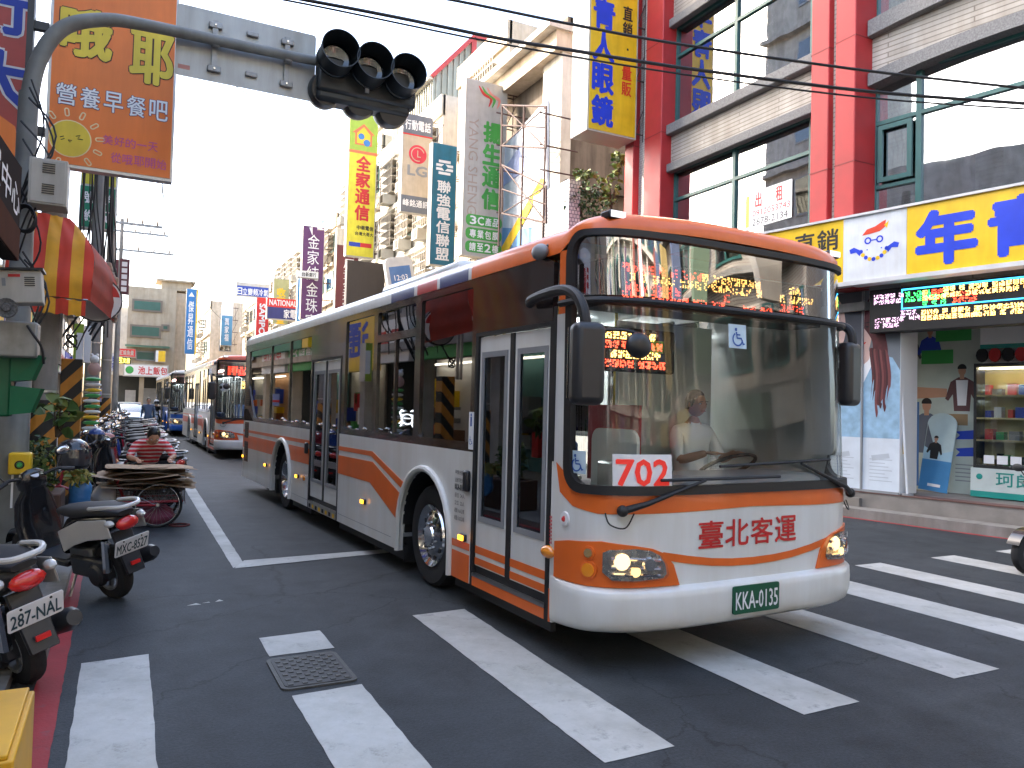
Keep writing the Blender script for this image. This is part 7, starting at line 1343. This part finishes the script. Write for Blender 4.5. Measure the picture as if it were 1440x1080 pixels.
# bus driver and a passenger (seated)
def seated(label, M, sh, arms_fwd=True):
    J = dict(pelvis=(0, 0, .1), spine=(-.03, 0, .3), chest=(-.02, 0, .5), neck=(.02, 0, .66), ht=(.03, 0, .73), ls=(0, .19, .58), le=(.12, .25, .34), lw=(.36, .16, .42), rs=(0, -.19, .58), re=(.12, -.25, .34), rw=(.36, -.16, .42), lh=(.05, .1, .06), lk=(.42, .12, .08), la=(.42, .12, -.32), lt=(.55, .12, -.37), rh=(.05, -.1, .06), rk=(.42, -.12, .08), ra=(.42, -.12, -.32), rt=(.55, -.12, -.37))
    t = person('person', label, J, E_, R_, Z(sh, pm('trousers_dark', 0), SKINM), ((.05, 0, .83), (0, .05), 1.), loc=(0, 0, 0), hands=(('l', 'lw', (1, -.3, 0)), ('r', 'rw', (1, .3, 0)))); t.matrix_world = M; return t
seated('bus driver in a white shirt at the wheel behind the windscreen of the 702 bus', BM @ Matrix.Translation((1.35, 1.85, .95)), WP); seated('passenger in a pink top sitting behind the last side window before the front door', BM @ Matrix.Translation((-.05, .5, .74)), pm('pink_top', (.45, .05, .12), .8)); seated('driver in a grey shirt at the wheel of the second bus', B2M @ Matrix.Translation((1.35, 1.85, .95)), GREY)
# rider
sr = scooter('dark scooter ridden towards the camera beside the blue bus', BSC, GSC, 1.62, 45.2, -math.pi/2, None, lean=0)
t = person('person', 'scooter rider in a dark jacket and white helmet beside the blue bus', dict(pelvis=(0, 0, .84), spine=(0, 0, 1.0), chest=(.05, 0, 1.2), neck=(.1, 0, 1.34), ht=(.12, 0, 1.4), ls=(.05, .19, 1.27), le=(.25, .26, 1.08), lw=(.48, .28, 1.03), rs=(.05, -.19, 1.27), re=(.25, -.26, 1.08), rw=(.48, -.28, 1.03), lh=(.05, .1, .82), lk=(.38, .16, .68), la=(.35, .14, .38), lt=(.48, .14, .35), rh=(.05, -.1, .82), rk=(.38, -.16, .68), ra=(.35, -.14, .38), rt=(.48, -.14, .35)), E_, R_, Z(BLKP, JN), ((.14, 0, 1.48), (0, 0), 1.), loc=(1.62, 44.85, 0), rz=-math.pi/2, hands=(('l', 'lw', (1, 0, 0)), ('r', 'rw', (1, 0, 0)))); helmet('white helmet on the head of the rider beside the blue bus', (1.62, 44.7, 1.42), WP, 1.0)
# silver car
CARM = pm('car_silver', (.42, .45, .46), .3, .4, coat=.6)
t = thing('parked_car', 'pale silver car parked nose on at the far end of the scooter row', 'car', (.1, 43, 0), local=True, M=Matrix.Translation((.35, 45.5, 0)) @ Matrix.Rotation(-math.pi/2, 4, 'Z'))
m = MB(); loft(m, [(-2.1, .7, .7, .25), (-2.0, .68, .8, .38), (-1.0, .66, .85, .42), (.9, .62, .85, .40), (1.7, .58, .82, .33), (2.05, .52, .72, .24)], CARM, 18, 3.6); m.build('body', t, ang=50)
m = MB(); loft(m, [(-1.9, .98, .6, .05), (-1.3, 1.2, .62, .24), (-.4, 1.22, .64, .26), (.35, 1.18, .63, .22), (1.1, .93, .68, .03)], pm('car_glass', (.05, .07, .07), .08, coat=1.), 18, 3.2); m.build('glasshouse', t, ang=60); m = MB(); loft(m, [(-1.4, 1.43, .5, .02), (-.5, 1.48, .55, .025), (.2, 1.42, .52, .02)], CARM, 16, 3); m.build('roof', t, ang=60)
for x in (-1.3, 1.3):
    for s_ in (-1, 1): F = Matrix.Translation((x, s_*.78, .31)) @ Matrix.Rotation(math.pi/2, 4, 'X'); w = MB(F).lathe([(.2, -.09), (.3, -.09), (.31, 0), (.3, .09), (.2, .09)], TYRE, 22).build('wheel', t); MB(F).lathe([(0, -.07), (.2, -.09), (.2, .09), (0, .07)], STEEL, 16).build('rim', w)
for s_ in (-1, 1): MB().ball((1.93, s_*.55, .66), (.1, .16, .08), pm('clear_lens', 0), 10, 6).build('headlight', t); MB().ball((.75, s_*.92, .95), (.08, .1, .06), CARM, 8, 6).build('mirror', t)
MB().box(2.0, 2.06, -.4, .4, .3, .42, BLKP).build('grille', t); MB().box(2.06, 2.07, -.16, .16, .42, .52, WP).build('number_plate', t)
# ================================================================== cargo tricycle and its load
t = thing('cargo_tricycle', 'old red cargo tricycle with a wire basket parked behind the MXC-8527 scooter', 'tricycle', (.1, 11.5, 0)); RF_ = pm('trike_red', (.38, .02, .03), .45, var=.3)
def bikewheel(x, y, r, par):
    F = Matrix.Translation((x, y, r)) @ Matrix.Rotation(math.pi/2, 4, 'X'); w = MB(F).tube([(r*.955*math.cos(a), r*.955*math.sin(a), 0) for a in [2*math.pi*i/40 for i in range(41)]], .019, TYRE, 8, caps=False).build('wheel', par)
    MB(F).tube([(r*.88*math.cos(a), r*.88*math.sin(a), 0) for a in [2*math.pi*i/40 for i in range(41)]], .009, CHROME, 6, caps=False).build('rim', w); m = MB(F).cyl((0, 0, -.04), (0, 0, .04), .022, STEEL, 10)
    for k in range(28): a = 2*math.pi*k/28; m.tube([(.02*math.cos(a+.5*(-1)**k), .02*math.sin(a+.5*(-1)**k), .03*(-1)**k), (r*.88*math.cos(a), r*.88*math.sin(a), 0)], .0014, STEEL, 3, caps=False)
    m.build('spokes', w); return w
bikewheel(.47, 11.22, .3, t); bikewheel(.47, 11.86, .3, t); bikewheel(-.92, 11.55, .3, t)
for y in (11.22, 11.86): m = MB(); m.grid(lambda u, v: (.47+.335*math.cos(math.radians(0+165*u)), y+(v-.5)*.09, .3+.335*math.sin(math.radians(0+165*u))), 16, 2, RF_); m.build('mudguard', t, ang=70)
m = MB()
for p in ([(.47, 11.2, .3), (.47, 11.9, .3)], [(.47, 11.55, .3), (.05, 11.55, .28), (-.1, 11.55, .3)], [(-.1, 11.55, .3), (-.02, 11.55, .7)], [(-.1, 11.55, .3), (-.7, 11.55, .55)], [(-.7, 11.55, .55), (-.92, 11.55, .3)], [(-.7, 11.55, .5), (-.62, 11.55, .85)], [(.78, 11.25, .34), (-.05, 11.25, .34)], [(.78, 11.85, .34), (-.05, 11.85, .34)], [(.08, 11.25, .42), (-.1, 11.55, .3)], [(-.02, 11.25, .62), (.1, 11.25, .3), (.47, 11.2, .3)]): m.tube(p, .018, RF_, 8)
m.build('frame', t); MB().tube(smooth([(-.5, 11.25, .95), (-.62, 11.4, .93), (-.62, 11.7, .93), (-.5, 11.85, .95)], 4), .012, STEEL, 6).build('handlebar', t); m = MB(); loft(m, [(-.16, .74, .04, .02), (.0, .75, .1, .035), (.08, .76, .1, .03)], BLK); MB(Matrix.Translation((0, 11.55, 0))).add(m.v, m.f, BLK).build('saddle', t)
WIREM = pm('basket_wire', (.22, .2, .18), .5, .6); m = MB()
for z in [.34+.03*i for i in range(8)]: m.tube([(-.02, 11.25, z), (.8, 11.25, z), (.8, 11.85, z), (-.02, 11.85, z), (-.02, 11.25, z)], .004, WIREM, 4, caps=False)
for i in range(21): x = -.02+.041*i; m.tube([(x, 11.25, .56), (x, 11.25, .34), (x, 11.85, .34), (x, 11.85, .56)], .004, WIREM, 4, caps=False)
m.build('basket', t, flat=True)
CARD = [pm('cardboard_%s' % n, c, .9, var=.2, scale=3, bump=.1) for n, c in (('tan', (.58, .42, .28)), ('pale', (.75, .64, .5)), ('brown', (.42, .28, .17)), ('rosy', (.64, .43, .33)))]
names = ['pale crumpled cardboard sheet topping the tricycle load', 'rosy cardboard sheet second from the top of the load', 'long pale sheet sticking out right near the top of the load']
zc = .53
for i in range(16):
    w_, d_ = rnd.uniform(.34, .58), rnd.uniform(.28, .42); cx, cy = .36+rnd.uniform(-.17, .17), 11.55+rnd.uniform(-.1, .05); a = rnd.uniform(-.14, .14); tilt = rnd.uniform(-.045, .045); mtl = CARD[(i*7+i//3) % 4]; k0 = rnd.uniform(0, 6)
    m = MB(Matrix.Translation((cx, cy, zc)) @ Matrix.Rotation(a, 4, 'Z') @ Matrix.Rotation(tilt, 4, 'Y'))
    f = lambda u, v, top=0: ((u-.5)*2*w_*(1+.04*math.sin(v*9+k0)), (v-.5)*2*d_*(1+.05*math.sin(u*7+k0)), .016*math.sin(u*6+k0)+.05*(abs(u-.5)**3)*8*(-1)**i*.5)
    m.grid(lambda u, v: f(u, v), 10, 5, mtl); m.grid(lambda u, v: (f(1-u, v)[0], f(1-u, v)[1], f(1-u, v)[2]-.007), 10, 5, mtl)
    m.build('cardboard_sheet', label=f'flattened cardboard sheet, {ordn[i]} from the bottom of the stack on the red tricycle', cat='cardboard', group='cardboard sheets stacked on the tricycle', ang=60); zc += .0125+rnd.uniform(0, .010)
for lbl, p, r_, mt in (('white plastic bag under the tricycle saddle', (-.15, 11.35, .42), (.17, .13, .17), pm('bag_white', (.6, .6, .6), .35, var=.2, bump=.6, bscale=14)), ('blue plastic bag hanging by the MXC-8527 scooter handlebar', (-.42, 10.9, .5), (.13, .1, .2), pm('bag_blue', (.05, .2, .45), .35, var=.4, bump=.5, bscale=12)), ('pink wrapped bundle seen through the tricycle wheel', (.45, 11.5, .12), (.26, .18, .16), pm('bundle_pink', (.3, .08, .14), .7, var=.4, bump=.5, bscale=12))):
    m = MB(); m.ball(p, r_, mt, 18, 12); 
    for i, v in enumerate(m.v): d = Vector(v)-Vector(p); n_ = mnoise.noise(Vector(v)*9); m.v[i] = tuple(Vector(p)+d*(1+.25*n_))
    m.build('plastic_bag', label=lbl, cat='bag')
leaves('vegetable_bunch', 'bunch of yellowish green stems sticking out of the blue bag', (-.45, 10.85, .72), (.12, .08, .1), 60, .09, [L2, pm('leaf_yellow', (.3, .25, .06), .6)], stems=False)
m = MB(); m.tube(smooth([(.75+.1*math.cos(a)*(1+.3*math.sin(2.3*a)), 11.3+.12*math.sin(a), .012) for a in [i*.8 for i in range(14)]], 4), .012, pm('rope_maroon', (.15, .04, .04), .9), 6); m.build('rope', label='small coil of dark red rope on the asphalt by the tricycle wheel', cat='rope')
# ================================================================== buildings behind the camera (seen in the glass)
MU = [pm('muted_'+n_, c_, .7) for n_, c_ in (('red', (.28, .08, .06)), ('ochre', (.4, .3, .12)), ('blue', (.1, .13, .22)), ('sage', (.14, .2, .14)), ('bone', (.45, .42, .36)), ('plum', (.12, .06, .12)))]
t = thing('arched_building', 'cream six storey building with arched bays and teal windows across the junction behind the camera', 'building', (10, -22, 0), M=Matrix.Translation((0, -8, 0)), local=True)
MB().box(-14, 40, -24, -14, 0, 21.5, CREAM).build('wall', t, flat=True)
for i in range(15):
    x = -13+i*3.5
    for z in (1, 4.6, 8.1, 11.6, 15.1, 18.4):
        P_ = Matrix(((-1, 0, 0, x+2.6), (0, 0, 1, -14), (0, 1, 0, z), (0, 0, 0, 1))); w = MB(P_).prism([(0, 0), (2.4, 0), (2.4, 1.7)]+circ(1.2, 1.7, 1.2, 10, .6, 0, 180)+[(0, 1.7)], 0, .06, TEAL).build('window', t, flat=True)
        MB(P_).prism([(.12, .12), (1.1, .12), (1.1, 2.0), (.12, 1.75)], .06, .07, GLD).prism([(1.3, .12), (2.28, .12), (2.28, 1.75), (1.3, 2.0)], .06, .07, GLD).build('pane', w, flat=True)
    MB().box(x-.75, x-.35, -14, -13.6, 0, 21.5, WALLW).build('pilaster', t, flat=True)
for z in (4.1, 7.6, 11.1, 14.6, 18.0, 21.3): MB().box(-14, 40, -14, -13.5, z, z+.25, WALLW).build('cornice', t, flat=True)
for i in range(11): x = -9+i*4.3; z0_ = 4.5+(i*37 % 5); MB().box(x, x+.25, -14, -12.5, z0_, z0_+5, MU[i % 6]).box(x-.03, x+.9, -12.5, -12.3, z0_, z0_+4.8, MU[(i+2) % 6]).build('hanging_sign', t, flat=True)
for i in range(12): x = -10+i*3.9; MB().box(x, x+rnd.uniform(1.5, 3), -14, -13.3, 2.9, 4.0, MU[i % 6]).build('shop_board', t, flat=True)
t = thing('corner_signboard', 'red and white vertical sign on the arched building behind the camera', 'sign', (9, -13, 5)); MB().box(8.4, 9.4, -13.4, -13.1, 5, 10, RED).box(8.5, 9.3, -13.1, -13.08, 5.2, 9.8, WP).build('panel', t, flat=True)
t = thing('side_building', 'grey apartment block across the side street beyond the corner shop', 'building', (22, -4, 0)); MB().box(15, 30, -13.5, -1.5, 0, 13, TILE).build('wall', t, flat=True)
for i in range(7):
    for z in (4.0, 6.9, 9.8): w = MB().box(14.94, 15, -12.9+i*1.65, -11.7+i*1.65, z, z+1.5, TEAL).build('window', t, flat=True); MB().box(14.93, 14.94, -12.85+i*1.65, -12.35+i*1.65, z+.08, z+1.42, GLD).box(14.93, 14.94, -12.25+i*1.65, -11.75+i*1.65, z+.08, z+1.42, GLD).build('pane', w, flat=True)
for z in (3.3, 6.3, 9.2, 12.2): MB().box(14.3, 15, -13.5, -1.5, z, z+.18, CONC).build('ledge', t, flat=True)
for i in range(5): MB().box(14.2, 14.6, -13+i*2.3, -11.1+i*2.3, 2.4, 3.3, MU[i]).build('fascia_sign', t, flat=True); MB().box(14.9, 15, -13+i*2.3, -11.2+i*2.3, 0, 2.4, [DKB, GREY, CREAM, DKB, CREAM][i]).build('shop_front', t, flat=True)
for i, (y, z) in enumerate(((-12, 4.2), (-9.1, 5), (-6.3, 4), (-3.4, 5.2))): MB().box(13.2, 14.3, y, y+.25, z, z+4.6, MU[(i+1) % 6]).build('hanging_sign', t, flat=True)
